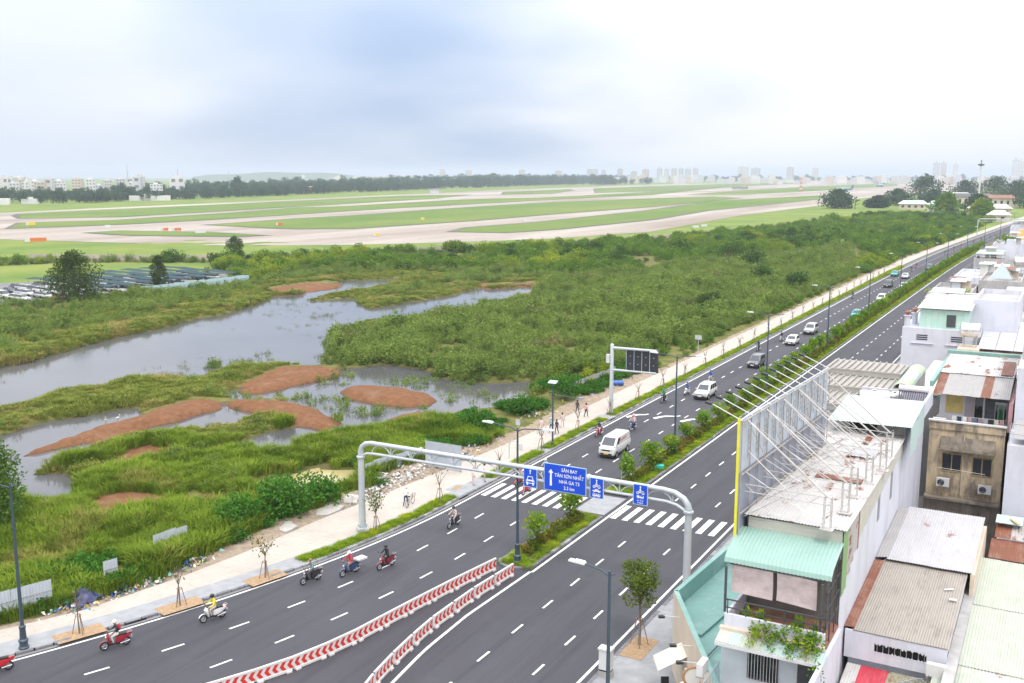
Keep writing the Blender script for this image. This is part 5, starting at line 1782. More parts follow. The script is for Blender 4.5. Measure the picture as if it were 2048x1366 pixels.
# ---- tall white block at the right edge
H8 = thing('white_block', 'tall white rendered block cut by the right edge of the view', 'house')
MB().box(-2.5, 8.0, 70.0, 92.0, 0.0, 10.9).build('wall', W_white, H8)
MB().box(-2.4, 8.0, 74.5, 92.0, 10.9, 15.2).build('upper_wall', W_white, H8)
MB().box(-2.3, 8.0, 78.0, 92.0, 15.2, 17.6).build('stair_tower', W_grey, H8)
sheet_roof(H8, (-2.2, 70.2, 11.3), (9, 0, 0), (0, 3.6, 0.5), S_zinc, 1.0, 0.14, 0.02, name='canopy_sheet')
mb = MB()
for x in (-2.45, -0.5, 1.5):
    mb.box(x, x + 0.06, 70.1, 70.16, 10.9, 12.3)
mb.box(-2.45, 4, 70.1, 70.15, 12.25, 12.3).box(-2.45, 4, 70.1, 70.15, 11.6, 11.64)
mb.build('terrace_rail', M_steel, H8)
MB().box(-2.55, 8.0, 69.9, 70.1, 5.2, 5.7).build('plinth', W_grey, H8)

# ---- houses behind
H9 = thing('mint_gutter_house', 'white roofed house with mint gutters behind the stained house', 'house')
MB().box(-8.0, -2.6, 89.5, 108.0, 0.0, 9.6).build('wall', W_white, H9)
sheet_roof(H9, (-8.4, 89.2, 9.7), (6.0, 0, 0), (0, 15.0, 0.4), S_white, 1.0, 0.16, 0.03)
MB().box(-8.7, -8.4, 89, 105, 9.5, 9.9).build('gutter', W_mint, H9)
MB().box(-8.0, -7.76, 75.9, 87.2, 13.1, 13.5).build('gutter', W_mint, H7)
MB().box(-8.0, -2.7, 86.95, 87.3, 13.8, 14.05).build('gutter', W_mint, H7)
MB().box(-11.0, -8.4, 92, 108, 0.0, 9.2).build('side_wing', W_grey, H9)
MB().box(-11.1, -8.4, 91.8, 108.1, 9.2, 9.5).build('side_wing_roof', W_beige, H9)

H10 = thing('white_vented_house', 'big plain white house with two louvred vents and a mint rooftop shed', 'house')
MB().box(-15.0, -8.15, 113.0, 128.0, 0.0, 12.0).build('wall', W_white, H10)
for x in (-13.55, -10.15):
    for k in range(3):
        MB().box(x, x + 1.1, 112.97, 113.02, 10.75 + 0.22 * k, 10.86 + 0.22 * k).build('vent_slot', M_dark, H10)
    MB().box(x - 0.5, x + 1.7, 112.86, 113.0, 10.35, 10.42).build('vent_sill', W_white, H10)
MB().box(-13.4, -8.6, 113.6, 124, 12.0, 14.0).build('rooftop_shed', S_mintp, H10)
for i in range(8):
    corr((-13.4 + 0.6 * i, 113.57, 12.0), (0.61, 0, 0), (0, 0, 2.0), 0.15, 0.02).build('shed_cladding', sheet_mat('shed_mint', (0.46, 0.66, 0.58), 0.0, (0.7, 0.74, 0.72), 0.8), H10)
MB().box(-10.75, -9.85, 113.50, 113.57, 12.2, 13.5).build('shutter', M_dsteel, H10)
sheet_roof(H10, (-13.7, 113.2, 14.1), (5.3, 0, 0), (0, 10.8, 0.5), S_white, 1.05, 0.16, 0.025)
for x, y in ((-14.6, 113.4), (-14.2, 116.0)):
    MB().lathe([(0.3, 0), (0.3, 1.1), (0.4, 1.15), (0.4, 1.25)], 12, (x, y, 12.0)).build('urn_stand', W_white, H10)
    MB().lathe([(0.2, 1.25), (0.12, 1.4), (0.3, 1.6), (0.1, 1.8)], 12, (x, y, 12.0)).build('roof_urn', M_brickr, H10)
body(H10, -8.6, -4.2, 118, 130, 0, 14.3, W_white, 'stair_wing', 0.5)

t = H11 = thing('tank_tower_house', 'beige annex carrying a steel water tank beside the plain white house', 'house')
MB().box(-9.2, -7.2, 109.2, 112.4, 0.0, 10.7).build('tower_wall', W_beige, H11)
MB().box(-7.15, -2.6, 110.5, 118.0, 0.0, 10.3).build('wall', W_beige, H11)
for k in range(7):
    MB().box(-7.1, -5.2, 110.42, 110.5, 8.9 + 0.2 * k, 9.02 + 0.2 * k).build('louvre_slat', M_dsteel, H11)
for k in range(6):
    MB().box(-9.22, -7.7, 109.14, 109.2, 7.5 + 0.45 * k, 7.56 + 0.45 * k).build('ladder_rung', W_white, H11)
water_tank((-8.15, 110.8, 10.7), 0, 1.7, 0.75, 'big steel water tank on the beige tower beside the plain white house', 1.0)
# solar tiled roof
for i in range(5):
    for j in range(5):
        MB().cbox((-6.6 + 1.65 * i, 112 + 2.4 * j, 10.75 + 0.28 * j), (1.6, 2.34, 0.05), rx=math.atan2(0.28, 2.4)).build('roof_panel', mat('lavender_panel', (0.50, 0.50, 0.57), 0.35, var=0.04), H11)
for k in range(8):
    MB().box(-1.6, -0.4, 111.0 + 1.2 * k, 111.5 + 1.2 * k, 11.9, 12.0).build('dark_fin', M_dsteel, H11)
t = thing('gas_bottle', 'yellow bottle on the ledge below the louvred wall', 'bottle', (-6.8, 109.9, 7.6))
MB().lathe([(0.2, 0), (0.24, 0.1), (0.24, 0.45), (0.15, 0.6), (0.1, 0.7)], 12).build('bottle_body', mat('yellow_enamel', (0.7, 0.5, 0.05), 0.4), t)
MB().box(-7.3, -6.2, 109.5, 110.45, 7.3, 7.6).build('ledge', W_beige, H11)

# ---- farther roofs stepping away along the road
def far_house(x0, x1, y0, y1, h, wm, name, label, roof='flat', rm=None, parapet=0.6):
    t = thing(name, label, 'house')
    if roof == 'flat':
        body(t, x0, x1, y0, y1, 0, h, wm, 'wall', parapet, rm)
    else:
        MB().box(x0, x1, y0, y1, 0, h).build('wall', wm, t)
        sheet_roof(t, (x0 - 0.2, y0 - 0.3, h + 0.1), (x1 - x0 + 0.4, 0, 0), (0, y1 - y0 + 0.6, 0.5), rm, 1.4, 0.3, 0.04)
    nwin = max(1, int((x1 - x0) / 2.4))
    for k in range(nwin):
        for fl in range(1, int(h / 3.3)):
            xa = x0 + (x1 - x0) * (k + 0.5) / nwin
            window(t, xa - 0.5, xa + 0.5, y0, fl * 3.3 + 0.9, fl * 3.3 + 2.2, None, 2)
    if roof == 'flat':
        q = random.Random(int(y0))
        for k in range(3):
            xa, ya = q.uniform(x0 + 0.6, x1 - 2.4), q.uniform(y0 + 2, y1 - 3)
            hh = q.uniform(1.2, 2.6)
            MB().box(xa, xa + q.uniform(1.0, 2.0), ya, ya + q.uniform(1.5, 2.8), h, h + hh).build('roof_shed', q.choice((W_white, W_grey, W_beige, S_cream)), t)
            corr((xa - 0.3, ya - 0.4, h + hh + 0.05), (2.3, 0, 0), (0, 3.2, 0.2), 0.2, 0.03).build('shed_roof', q.choice((S_zinc, S_rust, S_mintp, S_white)), t)
        zt = h + parapet
        mb = MB().tube([(x0 + 0.1, y0 + 0.1, zt + 0.5), (x1 - 0.1, y0 + 0.1, zt + 0.5)], 0.03, 4)
        for k in range(7):
            xa = x0 + 0.1 + (x1 - x0 - 0.2) * k / 6
            mb.tube([(xa, y0 + 0.1, zt), (xa, y0 + 0.1, zt + 0.5)], 0.025, 4)
        mb.build('roof_rail', M_steel, t)
        MB().tube([(x1 - 0.6, y1 - 1, h), (x1 - 0.6, y1 - 1, h + 3.4)], 0.03, 4).build('aerial', M_steel, t)
    return t


h = far_house(-17.0, -9.6, 139, 150, 9.7, W_grey, 'grey_terrace_house', 'grey concrete roof terrace house with potted greenery beyond the plain white house', rm=mat('dark_terrace', (0.16, 0.16, 0.19), 0.8))
MB().box(-13.6, -10.2, 148.4, 149.8, 9.7, 12.1).build('terrace_shed', sheet_mat('patched_cladding', (0.5, 0.49, 0.5), 0.1), h)
window(h, -11.9, -11.1, 148.4, 10.0, 11.4, M_plast, 2)
corr((-16.2, 146.2, 12.3), (4.2, 0, 0), (0, 4.0, 0.3), 0.2, 0.03).build('mint_canopy', S_mintp, h)
for k, x in enumerate((-16.1, -13.0)):
    MB().box(x, x + 0.07, 146.3, 146.37, 9.7, 12.3).build('canopy_post', M_steel, h)
for k in range(5):
    MB().box(-16.7 + k * 1.0, -15.9 + k * 1.0, 139.5, 140.2, 9.7, 10.2).build('planter_box', mat('planter_%d' % (k % 3), ((0.7, 0.68, 0.6), (0.7, 0.45, 0.05), (0.65, 0.55, 0.4))[k % 3], 0.7), h)
r = random.Random(9)
o = thing('roof_garden', 'green climbing plants on the dark terrace of the grey house', 'plants', (-15.8, 144.5, 9.7))
mb = MB()
for k in range(7):
    leaf_mass(mb, r, (r.uniform(-1, 1.6), r.uniform(-2, 2), r.uniform(0.4, 1.3)), 0.6, 0.6, 0.5, 60, 0.3, 0.18)
mb.build('leaves', F_bush, o)
water_tank((-9.0, 150.0, 9.9), R(8), 1.7, 0.78, 'white topped water tank on the grey roof, left of its neighbour', 1.1)
water_tank((-7.0, 148.0, 9.9), R(80), 1.8, 0.80, 'round ended water tank on the grey roof, right of its neighbour', 0.9)
h = far_house(-9.4, -3.0, 139, 160, 9.9, W_white, 'flat_white_house', 'flat topped white house carrying two steel water tanks')
h = far_house(-2.8, 6.0, 150, 162, 10.3, M_brickr, 'brick_house', 'raw red brick upper storey at the right edge', 'sheet', S_rust)
h = far_house(-17.6, -12.0, 156, 172, 10.6, W_grey, 'slab_roof_house', 'long grey slab roofed house with trailing yellow green plants', rm=W_grey)
o = thing('roof_creeper', 'yellow green creeper spilling over the long grey slab roof', 'creeper', (-16.2, 158, 10.7))
mb = MB()
for k in range(9):
    leaf_mass(mb, r, (r.uniform(-1.6, 3.6), r.uniform(-1.8, 1.5), r.uniform(0.2, 0.7)), 0.8, 0.6, 0.35, 60, 0.35, 0.2)
mb.build('leaves', F_verge, o)
h = far_house(-11.8, -6.0, 168, 184, 11.6, W_grey, 'glass_lantern_house', 'grey house with a glass pyramid lantern on its roof')
mb = MB()
cxx, cyy = -9.0, 173.0
for k in range(4):
    a, b = ((-1.6, -1.6), (1.6, -1.6), (1.6, 1.6), (-1.6, 1.6))[k], ((1.6, -1.6), (1.6, 1.6), (-1.6, 1.6), (-1.6, -1.6))[k]
    mb.face([(cxx + a[0], cyy + a[1], 12.2), (cxx + b[0], cyy + b[1], 12.2), (cxx, cyy, 14.6)])
la = mb.build('glass_lantern', glass_mat('lantern_glass', (0.35, 0.42, 0.46), 0.15), h)
mb = MB()
for a in ((-1.6, -1.6), (1.6, -1.6), (1.6, 1.6), (-1.6, 1.6)):
    mb.tube([(cxx + a[0], cyy + a[1], 12.2), (cxx, cyy, 14.62)], 0.05, 4)
mb.build('lantern_bar', M_plast, la)
water_tank((-6.8, 186.0, 11.9), R(10), 2.0, 0.9, 'steel water tank behind the glass pyramid lantern', 1.0)
h = far_house(-18.0, -9.5, 196, 214, 9.4, W_white, 'long_white_house', 'low white house with a long flat roof beyond the glass lantern', rm=W_white)
h = far_house(-17.5, -10.0, 232, 246, 10.2, W_grey, 'pale_canopy_house', 'house with a pale mint roof canopy and white stair tower', rm=W_grey)
MB().box(-17.3, -12.0, 232.5, 244, 11.6, 11.8).build('pale_canopy', S_mintp, h)
for x in (-17.2, -14.6, -12.2):
    MB().box(x, x + 0.15, 232.6, 232.75, 10.2, 11.6).build('canopy_post', M_plast, h)
body(h, -11.8, -10.2, 236, 241, 10.2, 14.2, W_white, 'stair_tower', 0.3)
h = far_house(-16.0, -8.0, 262, 280, 11.5, W_white, 'rooftop_tree_house', 'white house with a small tree on its roof')
o = thing('roof_tree', 'small green tree growing on a white rooftop', 'tree', (-13.5, 264.0, 11.6))
mb = MB()
for k in range(6):
    leaf_mass(mb, r, (r.gauss(0, 0.7), r.gauss(0, 0.7), 1.8 + r.gauss(0, 0.4)), 0.9, 0.9, 0.7, 60, 0.4, 0.25)
mb.build('crown', F_bush, o)
MB().tube([(0, 0, 0), (0.05, 0, 1.6)], [0.1, 0.06], 6).build('trunk', M_bark, o)
h = far_house(-13.0, -4.0, 300, 318, 8.8, W_white, 'orange_roof_house', 'white house with an orange tiled roof slope at the right edge')
for k in range(9):
    MB().cbox((-8.5, 299.6 + 1.7 * k * 0.9, 9.5 + 0.42 * k), (8.6, 1.7, 0.14), rx=0.28).build('tile_course', mat('orange_tiles', (0.62, 0.22, 0.06), 0.7, var=0.12), h)
h = far_house(-16.5, -9.0, 345, 362, 11.8, W_white, 'distant_white_house', 'distant white house near the far bend of the road')
h = far_house(-13.5, -4.0, 400, 420, 12.5, W_beige, 'distant_beige_house', 'distant beige house near the far bend of the road')
h = far_house(-10.0, 2.0, 465, 490, 13.0, W_white, 'farthest_roadside_house', 'farthest pale house on the near side of the road')

# ------------------------------------------------------------------ street furniture
M_lamp = mat('lamp_slate_paint', (0.055, 0.085, 0.11), 0.45, 0.2, var=0.08)
M_led = mat('lamp_head_white', (0.66, 0.67, 0.69), 0.4, var=0.04)
M_gal = mat('gantry_grey_paint', (0.50, 0.54, 0.57), 0.45, 0.25, var=0.07, scale=1.0)
M_blue = mat('sign_blue', (0.006, 0.07, 0.60), 0.45, var=0.04)
M_signw = mat('sign_white', (0.82, 0.84, 0.86), 0.5, var=0.0)
TENS = ['', '', 'twenty', 'thirty', 'forty', 'fifty', 'sixty', 'seventy']


def ordw(n):
    if n <= 12:
        return ORD[n - 1]
    if n < 20:
        return ('thirteenth', 'fourteenth', 'fifteenth', 'sixteenth', 'seventeenth', 'eighteenth', 'nineteenth')[n - 13]
    return TENS[n // 10] + ' ' + ORD[n % 10 - 1] if n % 10 else TENS[n // 10][:-1] + 'ieth'


ORD = ['first', 'second', 'third', 'fourth', 'fifth', 'sixth', 'seventh', 'eighth', 'ninth', 'tenth', 'eleventh', 'twelfth']


def lamp_post(loc, rz, label, h=10.1, arms=2, arm=2.1, group='street lamps on the median'):
    t = thing('street_lamp', label, 'street lamp', loc, rz, group)
    MB().lathe([(0.30, 0), (0.30, 0.10), (0.24, 0.16), (0.24, 0.42), (0.28, 0.46), (0.28, 0.54), (0.20, 0.62), (0.17, 1.25), (0.20, 1.30), (0.20, 1.40), (0.14, 1.46)], 14).build('base', M_lamp, t, True)
    MB().tube([(0, 0, 1.3), (0, 0, h * 0.5), (0, 0, h)], [0.12, 0.095, 0.065], 10).build('pole', M_lamp, t, True)
    for s in ((-1, 1) if arms == 2 else (-1,)):
        a = MB().tube([(0, 0, h - 0.25), (s * 0.5, 0, h - 0.02), (s * arm, 0, h + 0.12)], [0.05, 0.045, 0.035], 7).build('arm', M_lamp, t, True)
        hd = MB()
        hd.cbox((s * (arm + 0.35), 0, h + 0.14), (0.85, 0.30, 0.07), ry=-0.06 * s)
        hd.cbox((s * (arm + 0.20), 0, h + 0.20), (0.5, 0.24, 0.06), ry=-0.06 * s)
        hd.build('lamp_head', M_led, a)
    if arms == 1:
        MB().tube([(0, 0, h - 0.25), (0.35, 0, h - 0.05)], [0.045, 0.02], 6).build('arm_stub', M_lamp, t)
    return t


for i, Y in enumerate((60.9, 94.0, 128.6, 165.8, 202.9, 242.9, 286.8, 335.0, 386.2, 437.0, 490.0, 544.6)):
    lamp_post((-33.6 + float(far_shift(Y)), Y, KT - 0.03), 0, '%s twin arm street lamp along the median, counted from the red and white barriers' % ORD[i])
lamp_post((-52.7, 34.7, KT), R(55), 'slate street lamp standing on the far pavement in the left corner', 10.2, 1, 0.6, 'street lamps on the pavements')
lamp_post((-17.9, 41.7, KT), 0, 'slate street lamp in front of the staked tree on the near pavement', 9.3, 1, 1.35, 'street lamps on the pavements')
# solar lamp on the far verge
t = thing('solar_lamp', 'slate pole with a tilted solar panel and a side lamp on the verge', 'street lamp', (-45.7, 90.8, KT))
MB().lathe([(0.16, 0), (0.16, 0.3), (0.10, 0.4)], 10).build('base', M_lamp, t)
MB().tube([(0, 0, 0.3), (0, 0, 6.4)], [0.10, 0.075], 9).build('pole', M_lamp, t)
MB().cbox((0, 0, 6.75), (0.95, 0.62, 0.05), rx=0.35).build('solar_panel', mat('panel_pale', (0.42, 0.48, 0.56), 0.25), t)
a = MB().tube([(0, 0, 5.4), (2.6, 0.9, 5.15)], 0.035, 6).build('arm', M_lamp, t)
MB().cbox((2.8, 0.95, 5.12), (0.5, 0.3, 0.14)).build('lamp_head', mat('lamp_blue_grey', (0.2, 0.26, 0.34), 0.4), a)

# ---- overhead sign gantry
GY = 60.5
G = thing('sign_gantry', 'grey steel sign gantry arching over all lanes by the crossing', 'gantry', (0, GY, 0))
for x, nm in ((-47.25, 'left'), (-20.45, 'right')):
    MB().lathe([(0.62, KT), (0.62, KT + 0.3)], 4, (x, 0, 0)).build('footing', W_grey, G)
    MB().lathe([(0.42, KT + 0.3), (0.42, KT + 0.35), (0.27, KT + 0.37), (0.24, 6.5)], 16, (x, 0, 0)).build('column', M_gal, G, True)
    mb = MB()
    for k in range(8):
        a = 2 * math.pi * k / 8
        mb.cbox((x + 0.32 * math.cos(a), 0.32 * math.sin(a), KT + 0.47), (0.14, 0.02, 0.22), rz=a)
    mb.build('base_stiffener', M_gal, G)
top = [(-47.25, 0, 6.3), (-47.25, 0, 6.7), (-47.1, 0, 7.1), (-46.75, 0, 7.38), (-46.2, 0, 7.5), (-36.9, 0, 7.52), (-27.0, 0, 7.54), (-22.2, 0, 7.52), (-21.4, 0, 7.42), (-20.8, 0, 7.1), (-20.5, 0, 6.7), (-20.45, 0, 6.3)]
MB().tube(top, [0.24, 0.22, 0.20, 0.19, 0.17, 0.17, 0.17, 0.17, 0.18, 0.2, 0.22, 0.24], 12).build('top_chord', M_gal, G, True)
low = [(-47.1, 0, 6.35), (-46.7, 0, 6.6), (-46.0, 0, 6.66), (-36.9, 0, 6.70), (-24.9, 0, 6.74), (-22.0, 0, 6.72), (-21.3, 0, 6.6), (-20.7, 0, 6.3)]
MB().tube(low, 0.105, 10).build('bottom_chord', M_gal, G, True)
for x in (-47.25, -20.45):
    MB().lathe([(0.30, 6.15), (0.34, 6.2), (0.34, 6.32), (0.27, 6.36)], 14, (x, 0, 0)).build('collar', M_gal, G)
k = 0
x = -45.3
while x < -22:
    mb = MB()
    n = 8
    arc = [(x - 0.85 * math.cos(math.pi * j / n), 0, 6.74 + 0.62 * math.sin(math.pi * j / n)) for j in range(n + 1)]
    mb.tube(arc, 0.045, 6)
    mb.build('arch_web', M_gal, G)
    MB().tube([(x + 0.95, 0, 6.7), (x + 0.95, 0, 7.45)], 0.05, 6).build('web_post', M_gal, G)
    x += 1.9
for x in (-36.95, -27.6, -41.5):
    MB().lathe([(0.25, -0.08), (0.25, 0.08)], 14).build('flange', M_gal, G, loc=(x, 0, 7.52)).rotation_euler = (0, R(90), 0)


def text_mesh(s, size, name='lettering', w=None):
    cu = bpy.data.curves.new(name, 'FONT')
    cu.body = s
    cu.size = size
    cu.align_x = 'CENTER'
    cu.align_y = 'CENTER'
    cu.resolution_u = 3
    cu.offset = 0.012 * size
    o = bpy.data.objects.new(name, cu)
    COL.objects.link(o)
    bpy.context.view_layer.update()
    me = bpy.data.meshes.new_from_object(o.evaluated_get(bpy.context.evaluated_depsgraph_get()))
    bpy.data.objects.remove(o)
    bpy.data.curves.remove(cu)
    return me


def put_text(s, size, m, parent, loc, rot=(R(90), 0, 0), name='lettering', sx=1.0):
    me = text_mesh(s, size)
    me.materials.clear()
    me.materials.append(m)
    o = link(name, me, parent, loc, rot=rot)
    o.scale = (sx, 1, 1)
    return o


def sign_board(x0, x1, z0, z1, label):
    t = thing('road_sign', label, 'road sign', ((x0 + x1) / 2, GY - 0.3, (z0 + z1) / 2), 0, 'blue signs on the gantry')
    w, h = (x1 - x0) / 2, (z1 - z0) / 2
    MB().box(-w, w, 0.0, 0.04, -h, h).build('border', mat('sign_border', (0.45, 0.62, 0.80), 0.5), t)
    MB().box(-w + 0.045, w - 0.045, -0.012, -0.002, -h + 0.045, h - 0.045).build('panel', M_blue, t)
    mb = MB()
    for zz in (-h * 0.5, h * 0.4):
        mb.box(-w * 0.9, w * 0.9, 0.042, 0.14, zz, zz + 0.06)
    mb.build('bracket', M_gal, t)
    return t


def flat(t, polys, m=M_signw, name='pictogram', y=-0.018):
    mb = MB()
    for p in polys:
        mb.face([(x, y, z) for x, z in p])
    mb.build(name, m, t)


def arrow(cx_, zt, zb, w):
    hh = w * 1.35
    return [[(cx_ - w, zt - hh), (cx_ + w, zt - hh), (cx_, zt)], [(cx_ - w * 0.42, zb), (cx_ + w * 0.42, zb), (cx_ + w * 0.34, zt - hh), (cx_ - w * 0.34, zt - hh)]]


def circ(cx_, cz, r0, r1, n=12):
    return [[(cx_ + r * math.cos(a), cz + r * math.sin(a)) for r, a in ((r0, 2 * math.pi * k / n), (r1, 2 * math.pi * k / n), (r1, 2 * math.pi * (k + 1) / n), (r0, 2 * math.pi * (k + 1) / n))] for k in range(n)]


def pic_moto(cz, s):
    P = circ(-0.19 * s, cz, 0.06 * s, 0.11 * s) + circ(0.20 * s, cz, 0.06 * s, 0.11 * s)
    P += [[(-0.18 * s, cz), (0.20 * s, cz), (0.12 * s, cz + 0.12 * s), (-0.08 * s, cz + 0.10 * s)], [(0.10 * s, cz + 0.05 * s), (0.26 * s, cz + 0.06 * s), (0.26 * s, cz + 0.16 * s), (0.0, cz + 0.15 * s)],
          [(-0.16 * s, cz), (-0.20 * s, cz), (-0.06 * s, cz + 0.26 * s), (-0.02 * s, cz + 0.25 * s)], [(-0.06 * s, cz + 0.22 * s), (0.05 * s, cz + 0.26 * s), (0.10 * s, cz + 0.10 * s), (0.02 * s, cz + 0.10 * s)]]
    return P


def pic_car_side(cz, s):
    return [[(-0.33 * s, cz - 0.05 * s), (0.33 * s, cz - 0.05 * s), (0.34 * s, cz + 0.05 * s), (-0.32 * s, cz + 0.05 * s)], [(-0.18 * s, cz + 0.05 * s), (0.22 * s, cz + 0.05 * s), (0.12 * s, cz + 0.16 * s), (-0.08 * s, cz + 0.16 * s)]] + circ(-0.2 * s, cz - 0.06 * s, 0.0, 0.06 * s) + circ(0.2 * s, cz - 0.06 * s, 0.0, 0.06 * s)


def pic_bus(cz, s, dark=True):
    return [[(-0.34 * s, cz - 0.09 * s), (0.34 * s, cz - 0.09 * s), (0.34 * s, cz + 0.13 * s), (-0.34 * s, cz + 0.13 * s)]] + circ(-0.2 * s, cz - 0.10 * s, 0.0, 0.06 * s) + circ(0.2 * s, cz - 0.10 * s, 0.0, 0.06 * s)


big = sign_board(-30.95, -27.70, 6.25, 8.20, 'large blue direction sign with white arrow and four lines of lettering')
flat(big, arrow(-1.08, 0.58, -0.62, 0.20), name='arrow')
for s, z in (('SÂN BAY', 0.60), ('TÂN SƠN NHẤT', 0.19), ('NHÀ GA T3', -0.24), ('2.3 km', -0.66)):
    put_text(s, 0.345, M_signw, big, (0.34, -0.02, z), sx=0.88)
sg = sign_board(-32.58, -31.50, 6.22, 7.60, 'blue lane sign with a white car seen head on, left of the large sign')
P = arrow(0, 0.62, 0.28, 0.09) + [[(-0.33, -0.42), (0.33, -0.42), (0.33, -0.16), (-0.33, -0.16)], [(-0.27, -0.16), (0.27, -0.16), (0.19, 0.12), (-0.19, 0.12)], [(-0.29, -0.54), (-0.17, -0.54), (-0.17, -0.42), (-0.29, -0.42)], [(0.17, -0.54), (0.29, -0.54), (0.29, -0.42), (0.17, -0.42)]]
flat(sg, P)
flat(sg, [[(-0.20, -0.13), (0.20, -0.13), (0.14, 0.07), (-0.14, 0.07)], [(-0.17, -0.36), (0.17, -0.36), (0.17, -0.24), (-0.17, -0.24)]] + circ(-0.25, -0.28, 0.0, 0.05) + circ(0.25, -0.28, 0.0, 0.05), M_blue, 'pictogram_detail', -0.022)
sg = sign_board(-27.42, -26.40, 6.23, 7.66, 'blue lane sign with motorbike, car and bus, right of the large sign')
flat(sg, arrow(0, 0.64, 0.36, 0.08) + pic_moto(0.10, 0.95) + pic_car_side(-0.20, 0.9) + pic_bus(-0.50, 0.85))
flat(sg, [[(-0.26 + 0.14 * k, -0.47), (-0.16 + 0.14 * k, -0.47), (-0.16 + 0.14 * k, -0.41), (-0.26 + 0.14 * k, -0.41)] for k in range(4)] + [[(-0.06, -0.14), (0.0, -0.14), (0.0, -0.09), (-0.03, -0.09)], [(0.03, -0.14), (0.12, -0.14), (0.08, -0.09), (0.03, -0.09)]], M_blue, 'pictogram_detail', -0.022)
sg = sign_board(-24.24, -23.20, 6.28, 7.70, 'blue lane sign with motorbike and van above small lettering, over the near carriageway')
flat(sg, arrow(0, 0.62, 0.36, 0.08) + pic_moto(0.12, 0.95) + pic_bus(-0.16, 0.72))
flat(sg, [[(-0.06, -0.14), (0.02, -0.14), (0.02, -0.07), (-0.06, -0.07)], [(0.06, -0.14), (0.19, -0.14), (0.19, -0.07), (0.06, -0.07)]], M_blue, 'pictogram_detail', -0.022)
put_text('xe 3 và', 0.16, M_signw, sg, (0, -0.02, -0.40))
put_text('4 bánh', 0.16, M_signw, sg, (0, -0.02, -0.56))

# ---- cantilever with the back of a message board
t = thing('message_board', 'cantilever pole carrying a dark electronic message board seen from behind', 'sign', (0, 107, 0))
MB().lathe([(0.35, KT), (0.35, KT + 0.06), (0.24, KT + 0.08), (0.21, 8.4), (0.15, 8.5)], 14, (-46.1, 0, 0)).build('column', M_gal, t, True)
MB().tube([(-46.1, 0, 8.02), (-40.55, 0, 8.08)], [0.17, 0.14], 10).build('upper_arm', M_gal, t, True)
MB().tube([(-46.1, 0, 5.40), (-40.55, 0, 5.46)], [0.14, 0.11], 10).build('lower_arm', M_gal, t, True)
MB().box(-46.75, -46.3, -0.25, 0.1, 6.2, 7.2).build('control_box', M_plast, t)
MB().box(-44.35, -40.45, 0.18, 0.42, 5.45, 8.15).build('cabinet', M_dsteel, t)
for k in range(4):
    x0 = -44.32 + 0.97 * k
    p_ = MB().box(x0 + 0.03, x0 + 0.92, 0.13, 0.18, 5.6, 7.9).build('module', mat('module_black', (0.025, 0.03, 0.04), 0.5), t)
    for zz in (6.3, 7.2):
        MB().cyl((x0 + 0.48, 0.125, zz), (x0 + 0.48, 0.11, zz), 0.05, n=8).build('fan_cap', M_plast, p_)
    MB().box(x0 - 0.02, x0 + 0.03, 0.05, 0.18, 5.5, 8.0).build('mullion', M_gal, t)
# far gantry frame
t = thing('far_gantry', 'thin grey gantry frame over the road near the far bend', 'gantry', (0, 520, 0))
s_ = float(far_shift(520))
MB().tube([(-46.5 + s_, 0, 0), (-46.5 + s_, 0, 7.2), (-45.8 + s_, 0, 7.9), (-24 + s_, 0, 8.0)], 0.22, 8).build('frame', M_gal, t)
MB().tube([(-46.2 + s_, 0, 6.9), (-24 + s_, 0, 7.0)], 0.12, 6).build('lower_chord', M_gal, t)

# ---- red and white barriers
M_bar = mat('barrier_white', (0.66, 0.645, 0.64), 0.55, var=0.05, dirt=(0.5, 0.45, 0.43), dirt_amt=0.4, dscale=2)
M_barr = mat('barrier_red', (0.60, 0.035, 0.025), 0.5, var=0.08)


def barrier_mesh(L, H=0.86, nchev=5):
    b = MB()
    b.box(-0.04, 0.04, -L / 2, L / 2, 0.16, H)
    b.box(-0.06, 0.06, -L / 2, L / 2, H - 0.10, H - 0.001 + 0.02)
    b.box(-0.09, 0.09, -L / 2 + 0.10, L / 2 - 0.10, 0.04, 0.17)
    for y in (-L / 2 + 0.3, L / 2 - 0.3):
        b.box(-0.16, 0.16, y - 0.16, y + 0.16, 0.0, 0.101)
    c_ = MB()
    st = L / nchev
    z0, z1, w = 0.22, H - 0.13, st * 0.52
    zm = (z0 + z1) / 2
    for s in (-1, 1):
        for k in range(nchev):
            y0 = -L / 2 + st * (k + 0.5)
            tip = y0 - st * 0.34
            bk = y0 + st * 0.06
            for za, ya, zb, yb in ((z0, bk, zm, tip), (zm, tip, z1, bk)):
                x = s * 0.046
                q = [(x, ya, za), (x, ya + w, za), (x, yb + w, zb), (x, yb, zb)]
                c_.face(q if s > 0 else q[::-1])
    return b, c_


bb, bc = barrier_mesh(2.36)
me_b, me_c = bb.mesh('barrier_frame', M_bar), bc.mesh('chevron_strip', M_barr)


def lay_row(path, name_row, n0):
    pts = [Vector(p) for p in path]
    seg = [(pts[i + 1] - pts[i]).length for i in range(len(pts) - 1)]
    tot = sum(seg)
    n = int(tot / 2.34)
    for k in range(n):
        def at(s):
            for i, L in enumerate(seg):
                if s <= L:
                    return pts[i].lerp(pts[i + 1], s / L)
                s -= L
            return pts[-1]
        a, b = at(tot * k / n), at(tot * (k + 1) / n)
        c_ = (a + b) / 2
        d = b - a
        nm = ORD[n - 1 - k] if n - 1 - k < 12 else 'farthest'
        t = thing('road_barrier', '%s red and white chevron barrier from the median nose in the %s row' % (nm, name_row), 'barrier', (c_.x, c_.y, 0.003), math.atan2(-d.x, d.y), 'red and white chevron barriers')
        link('panel', me_b, t)
        link('chevrons', me_c, t)


